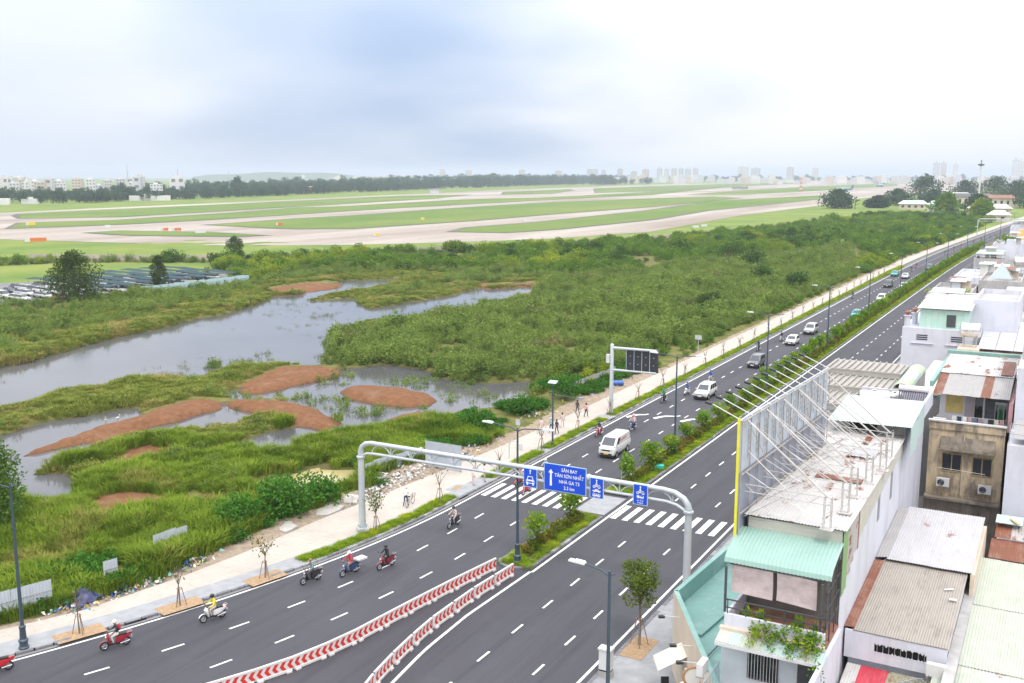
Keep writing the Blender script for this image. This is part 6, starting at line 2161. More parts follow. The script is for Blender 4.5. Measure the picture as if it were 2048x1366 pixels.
lay_row([(-42.0, 30.0), (-39.9, 34.0), (-38.0, 37.9), (-36.7, 41.3), (-36.0, 44.7), (-35.6, 49.0), (-35.0, 54.2), (-34.3, 59.2)], 'left', 0)
lay_row([(-29.6, 34.0), (-31.0, 38.5), (-31.9, 41.8), (-32.5, 45.3), (-32.9, 49.2), (-32.95, 54.0), (-32.7, 59.0)], 'right', 0)
# ---- cabinets
t = thing('control_cabinet', 'white control cabinet on the near pavement behind the lamp post', 'cabinet', (-20.95, 48.5, KT))
MB().box(-0.38, 0.38, -0.25, 0.25, 0.0, 0.35).build('plinth', W_grey, t)
MB().box(-0.34, 0.34, -0.22, 0.22, 0.35, 0.45).build('dark_band', M_blackp, t)
MB().box(-0.35, 0.35, -0.23, 0.23, 0.45, 1.62).build('cabinet_body', M_plast, t)
MB().box(-0.40, 0.40, -0.28, 0.28, 1.62, 1.72).build('cap', M_plast, t)
t = thing('control_cabinet', 'pale control cabinet on the median behind the gantry', 'cabinet', (-34.2, 83.2, KT - 0.02))
MB().box(-0.42, 0.42, -0.28, 0.28, 0.0, 1.5).build('cabinet_body', M_plast, t)
MB().box(-0.47, 0.47, -0.33, 0.33, 1.5, 1.58).build('cap', M_plast, t)
MB().box(-0.36, 0.36, -0.285, -0.28, 0.15, 1.4).build('door', M_gal, t)
t = thing('green_crate', 'turquoise crate lying on the median grass', 'crate', (-33.1, 88.2, KT + 0.05), 0.4)
MB().box(-0.65, 0.65, -0.4, 0.4, 0.0, 0.06).box(-0.65, 0.65, -0.4, -0.36, 0.06, 0.3).box(-0.65, 0.65, 0.36, 0.4, 0.06, 0.3).box(-0.65, -0.61, -0.36, 0.36, 0.06, 0.3).box(0.61, 0.65, -0.36, 0.36, 0.06, 0.3).build('tray', mat('turquoise_plastic', (0.02, 0.40, 0.33), 0.5), t)
MB().box(-0.6, 0.6, -0.35, 0.35, 0.24, 0.27).build('lid', mat('turquoise_lid', (0.05, 0.5, 0.42), 0.5), t)

# ---- staked saplings on the far verge
def sapling(loc, label, seed, h=3.0, leaves=0, m=None, crown=0.9, stake=1.25, group='staked saplings along the pavement'):
    r = random.Random(seed)
    t = thing('staked_sapling', label, 'sapling', loc, r.uniform(0, 6), group)
    tr = MB().tube([(0, 0, 0), (0.03, 0.02, h * 0.3), (0.0, 0.05, h * 0.55)], [0.05, 0.04, 0.032], 6)
    tips = []
    for k in range(6):
        a = k * 1.05 + r.uniform(-0.3, 0.3)
        e_ = Vector((math.cos(a) * crown * r.uniform(0.4, 0.8), math.sin(a) * crown * r.uniform(0.4, 0.8), h * r.uniform(0.78, 1.0)))
        b_ = Vector((0.0, 0.04, h * r.uniform(0.42, 0.55)))
        mdl = b_.lerp(e_, 0.5) + Vector((0, 0, 0.1))
        tr.tube([b_, mdl, e_], [0.024, 0.016, 0.008], 5)
        tips += [mdl, e_]
    tr.build('trunk', M_bark, t)
    if leaves:
        mb = MB()
        for k in range(leaves):
            p = tips[r.randrange(len(tips))] + rvec(r) * 0.38
            leaf(mb, p, rvec(r) + Vector((0, 0, -0.2)), r.uniform(0.14, 0.26), 0.11, r)
        mb.build('crown', m or F_hedge, t)
    for k in range(3):
        a = 2.1 * k + 0.4
        MB().tube([(0.42 * math.cos(a), 0.42 * math.sin(a), 0), (0.14 * math.cos(a), 0.14 * math.sin(a), stake)], 0.026, 5).build('stake', mat('stake_timber', (0.24, 0.155, 0.105), 0.9, var=0.2), t)
    MB().torus((0, 0, stake - 0.06), 0.16, 0.022, 'Z', 10, 5).build('tie', MATS['stake_timber'], t)
    return t


def vx_(y):
    return float(edge_l(y)) - 1.5


SAP = [(-51.45, 37.6, 'in the leftmost gravel pit', 0), (-49.15, 43.5, 'in the middle gravel pit of the far pavement', 8), (-47.5, 49.7, 'in the third gravel pit, with thin leaves', 110), (vx_(61), 61.0, 'beside the left gantry column', 260), (vx_(69.5), 69.5, 'just before the crossing, near the bicycle', 26)]
for i, (x, y, w_, n) in enumerate(SAP):
    sapling((x, y, KT + 0.01), 'staked sapling %s' % w_, 300 + i, 3.1, n)
for i in range(26):
    y = 79.8 + 8.75 * i
    lab = 'bare staked sapling, %s after the crossing on the far verge' % ordw(i + 1)
    sapling((vx_(y), y, KT + 0.01), lab, 330 + i, 2.4 + 0.3 * (i % 3), 14 if i % 4 == 1 else 0)

# staked street tree on the near pavement
r = random.Random(71)
t = thing('street_tree', 'young round crowned street tree with stakes on the near pavement', 'tree', (-20.75, 53.0, KT))
tr = MB().tube([(0, 0, 0), (0.04, 0, 1.2), (-0.02, 0.03, 2.3), (0.0, 0.0, 3.6)], [0.085, 0.07, 0.06, 0.04], 8)
mb = MB()
for k in range(15):
    a = k * 2.4
    e_ = Vector((math.cos(a) * r.uniform(0.25, 0.95), math.sin(a) * r.uniform(0.25, 0.95), r.uniform(2.9, 4.9)))
    tr.tube([(0, 0, 2.2 + 0.09 * k), e_], [0.035, 0.012], 5)
    leaf_mass(mb, r, e_, 0.52, 0.52, 0.42, 165, 0.17, 0.11)
tr.build('trunk', M_bark, t)
mb.build('crown', F_street, t)
for k in range(4):
    a = 1.57 * k + 0.4
    MB().tube([(0.55 * math.cos(a), 0.55 * math.sin(a), 0), (0.13 * math.cos(a), 0.13 * math.sin(a), 1.75)], 0.03, 5).build('stake', MATS['stake_timber'], t)
MB().cbox((0, 0, 1.62), (0.5, 0.05, 0.06)).cbox((0, 0, 1.66), (0.05, 0.5, 0.06)).build('cross_bar', MATS['stake_timber'], t)
for x, y, lab in ((-20.4, 101.5, 'street tree showing above the ribbed hall roof'), (-19.6, 121.5, 'street tree half hidden by the plain white house')):
    t = thing('street_tree', lab, 'tree', (x, y, KT))
    tr = MB().tube([(0, 0, 0), (0, 0, 3.6)], [0.09, 0.05], 7)
    mb = MB()
    for k in range(12):
        a = k * 2.4
        e_ = Vector((math.cos(a) * r.uniform(0.3, 1.3), math.sin(a) * r.uniform(0.3, 1.3), r.uniform(2.8, 5.2)))
        tr.tube([(0, 0, 2.4), e_], [0.035, 0.012], 5)
        leaf_mass(mb, r, e_, 0.7, 0.7, 0.5, 110, 0.26, 0.16)
    tr.build('trunk', M_bark, t)
    mb.build('crown', F_street, t)

# ---- round shrubs on the median
MEDS = []
for i in range(5):
    r = random.Random(400 + i)
    mb = MB()
    for k in range(9):
        a = r.uniform(0, 6.28)
        rr = 0.45 * math.sqrt(r.random())
        leaf_mass(mb, r, (rr * math.cos(a), rr * math.sin(a), 0.75 + r.uniform(0, 0.75)), 0.42, 0.42, 0.36, 62, 0.20, 0.12, up=0.5)
    st = MB().tube([(0, 0, 0), (0.03, 0, 0.9)], [0.05, 0.03], 5)
    for k in range(4):
        a = k * 1.6
        st.tube([(0.02, 0, 0.5), (0.35 * math.cos(a), 0.35 * math.sin(a), 1.1)], [0.025, 0.01], 4)
    MEDS.append((mb.mesh('crown', F_median), st.mesh('stem', M_bark)))
ys_ = [64.6, 70.6, 82.6, 88.0, 93.4, 98.6, 104.0, 109.0, 114.4] + [114.4 + 5.3 * k for k in range(1, 62)]
for i, y in enumerate(ys_):
    if i < 9:
        w_ = ('nearest the barriers', 'second from the barriers, by the crossing refuge', 'beside the pale control cabinet', 'above the turquoise crate', 'fifth from the barriers', 'sixth from the barriers', 'seventh from the barriers', 'eighth from the barriers', 'ninth from the barriers')[i]
        lab = 'round light green shrub on the median, %s' % w_
    else:
        lab = 'round light green shrub on the median, %s from the barriers' % ordw(i + 1)
    t = thing('median_shrub', lab, 'shrub', (-33.9 + float(far_shift(y)) + rng.uniform(-0.15, 0.15), y, KT - 0.03), rng.uniform(0, 6), 'round shrubs along the median')
    s = (1.6 if i in (1, 3) else 1.38) * rng.uniform(0.85, 1.1)
    t.scale = (s, s, s * rng.uniform(0.95, 1.15))
    link('crown', MEDS[i % 5][0], t)
    link('stem', MEDS[i % 5][1], t)

# ------------------------------------------------------------------ fences, rubble and litter on the waste strip
S_fence = sheet_mat('fence_sheet', (0.46, 0.50, 0.57), 0.0, (0.34, 0.36, 0.4), 0.4)


def fence_run(name, label, a, b, h, sheets, tilt=0.0, m=None, z0=0.05):
    t = thing(name, label, 'fence')
    a, b = Vector((*a, z0)), Vector((*b, z0))
    u = (b - a) / sheets
    for k in range(sheets):
        V = Vector((rng.uniform(-0.05, 0.05) + tilt, rng.uniform(-0.04, 0.04), h * rng.uniform(0.94, 1.03)))
        corr(a + u * k, u * 1.01, V, 0.2, 0.03).build('fence_sheet', m or S_fence, t)
    d = u.normalized()
    n = Vector((-d.y, d.x, 0))
    for zz in (h * 0.3, h * 0.62):
        MB().tube([a - n * 0.05 + Vector((0, 0, zz)), b - n * 0.05 + Vector((0, 0, zz))], 0.025, 4).build('rail', M_rsteel, t)
    return t


fence_run('tin_fence', 'pale blue corrugated fence in the left corner behind the lamp post', (-59.0, 31.0), (-56.4, 39.4), 2.0, 7)
t = fence_run('tin_fence', 'single leaning fence sheet beside the blue rubbish', (-56.2, 43.3), (-56.0, 44.3), 1.9, 1)
fence_run('tin_fence', 'top of an overgrown fence sheet above the dead leaves', (-57.4, 48.6), (-57.1, 51.6), 1.75, 3)
fence_run('tin_fence', 'grey fence behind the concrete ring and rubbish', (-55.8, 72.0), (-54.6, 79.5), 1.5, 7)
fence_run('tin_fence', 'patched fence by the flooded marsh below the message board', (-55.0, 112.5), (-54.2, 127.0), 1.6, 13, m=S_zinc)
t = thing('notice_board', 'large grey sheet metal hoarding on posts behind the gantry', 'hoarding', (-50.8, 77.7, 0.1))
for k in range(6):
    corr((-2.05 + 0.685 * k, 0, 0.25), (0.69, 0, 0), (0, 0, 2.45), 0.115, 0.02).build('board_sheet', sheet_mat('hoarding_sheet', (0.42, 0.46, 0.52), 0.0, (0.28, 0.3, 0.33), 0.6), t)
for x in (-1.9, 0.0, 1.9):
    MB().box(x - 0.04, x + 0.04, 0.06, 0.14, 0.0, 2.6).build('post', M_rsteel, t)
o = thing('concrete_ring', 'pale concrete well ring among the rubbish', 'concrete ring', (-54.2, 71.6, 0.05))
MB().lathe([(0.95, 0), (0.95, 0.75), (0.80, 0.75), (0.80, 0.1), (0.0, 0.1)], 24).build('ring', mat('pale_concrete', (0.42, 0.40, 0.37), 0.9, var=0.15), o)
# heap of dead leaves
r = random.Random(88)
mb = MB()
for k in range(1300):
    a, rr = r.uniform(0, 6.28), math.sqrt(r.random())
    x, y = 0.85 * rr * math.cos(a), 2.3 * rr * math.sin(a)
    leaf(mb, Vector((x, y, 0.75 * (1 - rr) * r.random() + 0.04)), rvec(r), r.uniform(0.14, 0.30), 0.08, r)
o = mb.build('dead_leaf_heap', F_brown, None, loc=(-55.6, 47.0, 0.1))
tag(o, 'heap of brown dead palm leaves beside the pavement', 'leaf heap', kind='stuff')
o.rotation_euler = (0, 0, 0.1)
# tarpaulin
mb = MB()
n = 8
for i in range(n):
    for j in range(n):
        def tp_(u, v):
            x, y = (u - 0.5) * 1.6, (v - 0.5) * 2.2
            d = math.hypot(x * 0.9, y * 0.8)
            return (x, y, max(0.02, 0.85 - d * 0.95 + 0.45 * (v - 0.5) + 0.2 * math.sin(u * 15 + 4 * v) * math.cos(v * 11)))
        mb.face([tp_(i / n, j / n), tp_((i + 1) / n, j / n), tp_((i + 1) / n, (j + 1) / n), tp_(i / n, (j + 1) / n)])
o = mb.build('tarpaulin', mat('navy_tarp', (0.045, 0.05, 0.13), 0.5, var=0.2), None, loc=(-55.4, 40.9, 0.15))
tag(o, 'crumpled navy tarpaulin at the end of the left fence', 'tarpaulin')


def rubbish(name, label, centers, n, size, cols, seed):
    r = random.Random(seed)
    mats_ = [mat('litter_%s' % nm, c_, 0.7, var=0.1) for nm, c_ in cols]
    mb = MB()
    for k in range(n):
        cx_, cy_, rx_, ry_ = centers[r.randrange(len(centers))]
        p = Vector((cx_ + r.gauss(0, rx_), cy_ + r.gauss(0, ry_), 0.12 + abs(r.gauss(0, 0.10))))
        s = size * r.uniform(0.35, 1.2)
        u, v = rvec(r) * s, rvec(r) * s
        w = rvec(r) * s * 0.6
        mi = r.randrange(len(mats_))
        mb.face([p, p + u, p + u + v, p + v], mi)
        mb.face([p, p + u, p + u * 0.5 + w], mi)
        mb.face([p + v, p + u + v, p + u * 0.5 + w], mi)
    o = mb.build(name, mats_)
    return tag(o, label, 'litter', kind='stuff')


LC = [('white', (0.68, 0.68, 0.66)), ('grey', (0.4, 0.4, 0.4)), ('blue', (0.03, 0.13, 0.45)), ('teal', (0.2, 0.45, 0.4)), ('tan', (0.42, 0.33, 0.24)), ('pink', (0.55, 0.35, 0.35)), ('white2', (0.7, 0.7, 0.69)), ('yellow', (0.6, 0.5, 0.15))]
rubbish('litter', 'bags and litter strewn along the pavement edge by the left fences', [(-54.5, 42.5, 0.5, 1.5), (-54.2, 45.6, 0.4, 1.4), (-55.3, 40.2, 0.5, 0.8), (-53.9, 48.8, 0.4, 1.5)], 420, 0.22, LC, 1)
rubbish('litter', 'white rubbish heaped round the concrete ring and hoarding', [(-53.4, 71.0, 0.9, 1.4), (-53.0, 74.2, 0.9, 1.5), (-52.5, 68.5, 0.7, 1.2), (-53.2, 80.0, 0.9, 2.0)], 760, 0.26, [LC[0], LC[1], LC[6], LC[0], LC[4], LC[6]], 2)
rubbish('litter', 'mixed coloured litter on the dirt beyond the hoarding', [(-52.2, 84.0, 0.8, 2.2), (-53.0, 88.5, 0.9, 1.8), (-53.5, 104, 0.8, 3.0), (-52.6, 121, 0.8, 4.0)], 420, 0.24, LC, 3)
rubbish('litter', 'torn blue plastic sheets beside the leaning fence sheet', [(-55.0, 43.6, 0.35, 0.9)], 120, 0.4, [('blue', LC[2][1]), ('navy', (0.03, 0.06, 0.2)), ('blue', LC[2][1]), ('teal', LC[3][1])], 4)
# broken concrete slabs on the dirt
for i, (x, y, s, rz) in enumerate(((-53.0, 63.2, 2.6, 0.3), (-53.4, 66.4, 2.2, 0.9), (-53.2, 58.4, 1.6, 0.5))):
    o = MB().prism([(s * 0.5 * math.cos(a) * (0.8 + 0.3 * math.sin(i + 3 * a)), s * 0.8 * math.sin(a) * (0.85 + 0.2 * math.cos(2 * a + i))) for a in [k * 0.7 for k in range(9)]], -0.1, 0.14).build('concrete_slab', MATS['pale_concrete'], None, loc=(x, y, 0.05))
    o.rotation_euler = (0.02, -0.03, rz)
    tag(o, ('broad cracked concrete slab lying on the dirt left of the gantry column', 'cracked concrete slab behind the gantry column', 'small broken slab on the dirt near the third gravel pit')[i], 'slab', 'broken slabs on the waste strip')
# bent pipe hoop and signpost on the verge
t = thing('pipe_hoop', 'bent white pipe hoop on the verge beyond the crossing', 'pipe hoop', (-46.6, 84.0, KT))
MB().tube([(-0.5, 0, 0), (-0.5, 0, 1.5), (-0.3, 0, 1.85), (0.1, 0, 1.95), (0.6, 0, 1.95)], 0.05, 7).build('pipe', M_gal, t)
MB().cbox((0.75, 0, 1.4), (0.42, 0.1, 0.7)).build('drum', M_plast, t)
t = thing('sign_post', 'thin grey post with a small plate on the far pavement', 'sign post', (-48.0, 87.5, KT))
MB().tube([(0, 0, 0), (0, 0, 3.2)], 0.045, 6).build('post', M_gal, t)
MB().cbox((0, -0.05, 2.9), (0.5, 0.03, 0.6)).build('plate', M_gal, t)
MB().cbox((0, 0, 0.5), (0.16, 0.16, 0.1)).build('yellow_band', mat('yellow_enamel', (0.7, 0.5, 0.05), 0.4), t)
t = thing('sign_post', 'small grey notice on a post beside the far pavement, before the marsh lamps', 'sign post', (-50.6, 152.0, KT))
MB().tube([(0, 0, 0), (0, 0, 2.6)], 0.045, 6).build('post', M_gal, t)
MB().cbox((0, -0.05, 2.4), (1.1, 0.03, 0.7)).build('plate', M_gal, t)
t = thing('oil_drum', 'blue drum lying on the waste strip near the message board', 'drum', (-51.6, 122.0, 0.15), 0.6)
MB().tube([(-0.7, 0, 0.35), (0.7, 0, 0.35)], 0.35, 14).build('drum_body', mat('drum_blue', (0.04, 0.12, 0.4), 0.45), t)
MB().torus((0, 0, 0.35), 0.36, 0.02, 'X', 16, 5).build('hoop', MATS['drum_blue'], t)
MB().box(-46.9, -46.2, 104.4, 105.6, KT, KT + 0.02).build('pit_cover', M_pave2, pav)
MB().box(-47.3, -46.1, 72.6, 74.6, KT, KT + 0.02).build('ramp_frame', M_pave2, pav)
MB().box(-47.0, -46.4, 73.0, 74.2, KT + 0.02, KT + 0.03).build('pit_cover', M_gravel, pav)

# ------------------------------------------------------------------ vehicles
M_tyre = mat('tyre', (0.018, 0.018, 0.02), 0.85, var=0.1)
M_rim = mat('alloy', (0.45, 0.46, 0.48), 0.35, 0.7, var=0.05)
M_trim = mat('black_trim', (0.02, 0.02, 0.022), 0.55, var=0.05)
M_chrome = mat('chrome', (0.62, 0.63, 0.65), 0.2, 0.9, var=0.0)
M_plate = mat('plate_white', (0.75, 0.75, 0.72), 0.5, var=0.0)
M_platey = mat('plate_yellow', (0.75, 0.48, 0.03), 0.5, var=0.0)
M_hlamp = mat('headlamp', (0.62, 0.65, 0.68), 0.15, 0.2, var=0.0, spec=0.8)
M_tail = mat('tail_red', (0.45, 0.02, 0.02), 0.3, var=0.0)
M_carglass = glass_mat('car_glass', (0.045, 0.055, 0.07), 0.05)


def car_paint(name, col, metal=0.0):
    return mat('paint_' + name, col, 0.3, metal, var=0.02, coat=0.6)


def ring_sec(w, zb, zt, crown=0.03, y=0.0):
    r_ = [(0, zb), (w * 0.88, zb), (w * 0.985, zb + 0.14), (w, zb + 0.5 * (zt - zb)), (w * 0.985, zt - 0.10), (w * 0.92, zt - 0.02), (w * 0.6, zt + crown * 0.7), (0, zt + crown)]
    full = [(x, y, z) for x, z in r_] + [(-x, y, z) for x, z in r_[-2:0:-1]]
    return full


def loft(mb, rings, mi=0):
    n = len(rings[0])
    vs = [p for r_ in rings for p in r_]
    fs = [(i * n + k, (i + 1) * n + k, (i + 1) * n + (k + 1) % n, i * n + (k + 1) % n) for i in range(len(rings) - 1) for k in range(n)]
    fs += [tuple(range(n)), tuple((len(rings) - 1) * n + k for k in range(n))[::-1]]
    mb.raw(vs, fs, mi)


CARS = {
    # L, W, hood z, belt z, roof z, windscreen base/top, rear base/top, wheel r, front axle, rear axle
    'suv': dict(L=4.7, W=1.82, hood=1.02, belt=1.10, roof=1.78, ws=(-1.12, -0.42), rw=(2.28, 1.98), wr=0.36, ax=(-1.45, 1.30), zb=0.34, sides=3),
    'mpv': dict(L=4.5, W=1.72, hood=0.98, belt=1.06, roof=1.72, ws=(-1.10, -0.38), rw=(2.20, 1.98), wr=0.33, ax=(-1.40, 1.30), zb=0.30, sides=3),
    'sedan': dict(L=4.4, W=1.72, hood=0.90, belt=0.96, roof=1.46, ws=(-0.90, -0.15), rw=(1.75, 1.05), wr=0.31, ax=(-1.35, 1.25), zb=0.26, sides=2),
    'hatch': dict(L=3.9, W=1.68, hood=0.92, belt=0.98, roof=1.52, ws=(-0.95, -0.25), rw=(1.92, 1.50), wr=0.30, ax=(-1.25, 1.20), zb=0.26, sides=2),
    'van': dict(L=4.75, W=1.74, hood=1.12, belt=1.22, roof=2.02, ws=(-2.02, -1.18), rw=(2.34, 2.26), wr=0.32, ax=(-1.62, 1.35), zb=0.32, sides=1),
}


def make_car(kind, paint, label, loc, rz=0.0, plate=None, cat='car', taxi=False):
    k = CARS[kind]
    L, W = k['L'], k['W']
    w = W / 2
    t = thing('van' if kind == 'van' else 'car', label, cat, (loc[0], loc[1], 0.006), rz, 'cars driving towards the junction')
    fy, ry_ = -L / 2, L / 2
    zb = k['zb']
    mb = MB()
    st = [(fy, 0.80, zb + 0.12, k['hood'] - 0.36), (fy + 0.06, 0.88, zb + 0.05, k['hood'] - 0.24), (fy + 0.22, 0.95, zb, k['hood'] - 0.13), (fy + 0.55, 0.99, zb, k['hood'] - 0.05), (k['ws'][0] - 0.05, 1.0, zb, k['hood']), (k['ws'][0] + 0.35, 1.0, zb, k['belt']), (0.6, 1.0, zb, k['belt']), (ry_ - 0.7, 1.0, zb, k['belt']), (ry_ - 0.18, 0.97, zb + 0.02, k['belt'] - 0.02), (ry_, 0.90, zb + 0.10, k['belt'] - 0.10)]
    if kind == 'van':
        st = [(fy, 0.86, zb + 0.08, k['hood'] - 0.34), (fy + 0.05, 0.93, zb + 0.03, k['hood'] - 0.20), (fy + 0.18, 0.98, zb, k['hood'] - 0.06), (k['ws'][0], 1.0, zb, k['hood']), (k['ws'][0] + 0.4, 1.0, zb, k['belt']), (0.5, 1.0, zb, k['belt']), (ry_ - 0.1, 0.99, zb, k['belt']), (ry_, 0.96, zb + 0.06, k['belt'] - 0.02)]
    loft(mb, [ring_sec(w * a, b, c, 0.03, y) for y, a, b, c in st])
    mb.build('body', paint, t, True)
    # cabin: base ring, shoulder ring, roof ring
    (a0, a1), (b0, b1) = k['ws'], k['rw']
    bz, rz_ = k['belt'] - 0.03, k['roof']
    wb, wt = w * 0.95, w * (0.80 if kind != 'van' else 0.88)

    def rect(ya, yb, ww, z, c_=0.12):
        return [(-ww + c_, ya, z), (ww - c_, ya, z), (ww, ya + c_ * 1.2, z), (ww, yb - c_, z), (ww - c_, yb, z), (-ww + c_, yb, z), (-ww, yb - c_, z), (-ww, ya + c_ * 1.2, z)]
    e_ = 0.06
    rings = [rect(a0, b0, wb, bz), rect(a1, b1, wt, rz_ - e_), rect(a1 + 0.12, b1 - 0.10, wt - 0.10, rz_ - 0.01), rect(a1 + 0.4, b1 - 0.35, wt - 0.32, rz_ + 0.02)]
    mb = MB()
    n = 8
    vs = [p for r_ in rings for p in r_]
    fs = [(i * n + j, i * n + (j + 1) % n, (i + 1) * n + (j + 1) % n, (i + 1) * n + j) for i in range(3) for j in range(n)] + [tuple(3 * n + j for j in range(n))]
    mb.raw(vs, fs)
    mb.build('cabin', paint, t, True)

    def add_pane(q, nm='window', m=None):
        q = [Vector(p) for p in q]
        nn = (q[1] - q[0]).cross(q[3] - q[0]).normalized()
        c_ = sum(q, Vector()) / 4
        if nn.dot(c_ - Vector((0, 0.4, 0.9))) < 0:
            nn = -nn
            q = q[::-1]
        mb = MB()
        mb.face([p + nn * 0.014 for p in q])
        return mb.build(nm, m or M_carglass, t)
    lerp = lambda p, q, f: tuple(p[i] + (q[i] - p[i]) * f for i in range(3))

    def quad_on(p00, p10, p11, p01, u0, u1, v0, v1):
        f = lambda u, v: lerp(lerp(p00, p10, u), lerp(p01, p11, u), v)
        return [f(u0, v0), f(u1, v0), f(u1, v1), f(u0, v1)]
    b_, t_ = rings[0], rings[1]
    add_pane(quad_on(b_[0], b_[1], t_[1], t_[0], 0.03, 0.97, 0.10, 0.94), 'windscreen')
    add_pane(quad_on(b_[4], b_[5], t_[5], t_[4], 0.06, 0.94, 0.22, 0.90), 'rear_window')
    for s in (0, 1):
        p00, p10, p11, p01 = (b_[2], b_[3], t_[3], t_[2]) if s == 0 else (b_[7], b_[6], t_[6], t_[7])
        ns = k['sides']
        if kind == 'van':
            add_pane(quad_on(p00, p10, p11, p01, 0.03, 0.22, 0.12, 0.88), 'door_window')
        else:
            for j in range(ns):
                add_pane(quad_on(p00, p10, p11, p01, 0.03 + 0.95 * j / ns + 0.012, 0.03 + 0.95 * (j + 1) / ns - 0.02, 0.12, 0.90), 'door_window')
    # wheels
    for y in k['ax']:
        for s in (-1, 1):
            xw = s * (w - 0.10)
            arch = MB()
            pts_ = [(s * (w + 0.004), y + (k['wr'] + 0.07) * math.cos(a), k['wr'] + (k['wr'] + 0.07) * math.sin(a)) for a in [math.pi * j / 12 for j in range(13)]]
            pts_ = [(x, yy, max(zz, zb + 0.02)) for x, yy, zz in pts_]
            arch.face(pts_ if s > 0 else pts_[::-1])
            arch.build('wheel_arch', M_trim, t)
            wh = MB().cyl((xw - s * 0.11, y, k['wr']), (xw + s * 0.125, y, k['wr']), k['wr'], n=20).build('wheel', M_tyre, t, True)
            MB().cyl((xw + s * 0.126, y, k['wr']), (xw + s * 0.135, y, k['wr']), k['wr'] * 0.66, n=16).build('rim', M_rim, wh)
    # face
    hz = k['hood'] - 0.24
    for s in (-1, 1):
        MB().cbox((s * w * 0.70, fy + 0.085, hz + 0.03), (w * 0.42, 0.16, 0.15), rz=s * 0.32).build('headlight', M_hlamp, t)
        MB().cbox((s * w * 0.72, fy + 0.06, zb + 0.16), (w * 0.28, 0.12, 0.12), rz=s * 0.25).build('fog_lamp', M_trim, t)
        MB().cbox((s * (w + 0.08), k['ws'][0] + 0.45, k['belt'] + 0.06), (0.2, 0.12, 0.14)).build('mirror', paint, t)
        MB().cbox((s * w * 0.80, ry_ - 0.03, k['belt'] - 0.22), (0.22, 0.1, 0.3)).build('tail_light', M_tail, t)
    MB().box(-w * 0.48, w * 0.48, fy - 0.005, fy + 0.1, hz - 0.10, hz + 0.05).build('grille', M_trim if kind != 'suv' else M_chrome, t)
    MB().box(-w * 0.62, w * 0.62, fy - 0.012, fy + 0.1, zb + 0.07, zb + 0.24).build('air_intake', M_trim, t)
    MB().box(-0.24, 0.24, fy - 0.03, fy - 0.014, zb + 0.14, zb + 0.27).build('number_plate', plate or M_plate, t)
    MB().box(-w * 0.85, w * 0.85, fy + 0.12, ry_ - 0.12, zb - 0.17, zb + 0.03).build('underbody', M_trim, t)  # underbody hung low to deepen the contact shadow on the road
    if kind in ('suv', 'mpv'):
        for s in (-1, 1):
            MB().tube([(s * wt * 0.86, a1 + 0.3, rz_ + 0.05), (s * wt * 0.86, b1 - 0.3, rz_ + 0.05)], 0.022, 5).build('roof_rail', M_chrome, t)
    if taxi:
        MB().cbox((0, 0.2, rz_ + 0.10), (0.5, 0.18, 0.16)).build('taxi_light', M_plast, t)
    return t


P_white = car_paint('white', (0.62, 0.62, 0.62))
P_silver = car_paint('silver', (0.50, 0.51, 0.52), 0.4)
P_grey = car_paint('gunmetal', (0.12, 0.13, 0.14), 0.4)
P_dark = car_paint('charcoal', (0.04, 0.045, 0.05), 0.3)
P_teal = car_paint('teal', (0.01, 0.38, 0.34))
P_teald = car_paint('dark_teal', (0.05, 0.10, 0.12), 0.3)
van = make_car('van', P_white, 'white delivery van with orange lettering on its side and a yellow plate', (-39.0, 91.6), 0.03, M_platey, 'van')
ltr = mat('van_orange', (0.62, 0.13, 0.06), 0.5, var=0.0)
mb = MB()
for k, (y0, wd) in enumerate(((-0.62, 0.16), (-0.42, 0.14), (-0.24, 0.2), (0.02, 0.14), (0.2, 0.18), (0.42, 0.12), (0.58, 0.2), (0.82, 0.14), (1.0, 0.18))):
    zc_ = 1.52 + 0.03 * (k % 2) + 0.012 * k
    xo = w_ = 0.0
    for dy, dz, ww, hh in ((0, 0, 0.035, 0.24), (wd - 0.035, 0, 0.035, 0.24), (0, 0.1 if k % 2 else 0.2, wd, 0.04)):
        ya, za = y0 + dy, zc_ - 0.12 + dz
        f_ = lambda z: 0.87 * 0.95 + (0.87 * 0.88 - 0.87 * 0.95) * (z - 1.19) / (1.96 - 1.19) + 0.016
        mb.face([(f_(za), ya, za), (f_(za), ya + ww, za), (f_(za + hh), ya + ww, za + hh), (f_(za + hh), ya, za + hh)])
mb.build('side_lettering', ltr, van)
make_car('suv', P_white, 'white off-road car behind the green jacketed rider', (-39.3, 121.5), 0.0)
make_car('mpv', P_grey, 'dark silver people carrier following the white off-road car', (-39.4, 145.5), 0.0)
make_car('hatch', P_white, 'white hatchback ahead of the silver off-road car', (-39.5, 167.8), 0.0)
make_car('suv', P_silver, 'silver off-road car behind the white hatchback', (-39.5, 181.5), 0.0)
make_car('hatch', P_teal, 'turquoise taxi in the lane next to the median', (-36.2, 206.6), 0.0, None, 'taxi', True)
make_car('suv', P_white, 'white car next to the median behind the turquoise taxi', (-36.0, 235.2), 0.0)
make_car('suv', P_dark, 'black off-road car beside two white cars in the distance', (-39.6, 268.0), 0.0)
make_car('sedan', P_white, 'nearer of two white cars beside the median in the distance', (-35.7, 266.5), 0.0)
make_car('sedan', P_white, 'farther of two white cars in the distance', (-39.0, 293.0), 0.0)
make_car('sedan', P_teal, 'turquoise car at the far kerb in the distance', (-42.6, 298.8), 0.0, None, 'taxi', True)
make_car('suv', P_teald, 'dark bluish car farthest away beside the median', (-36.3, 323.0), 0.0)


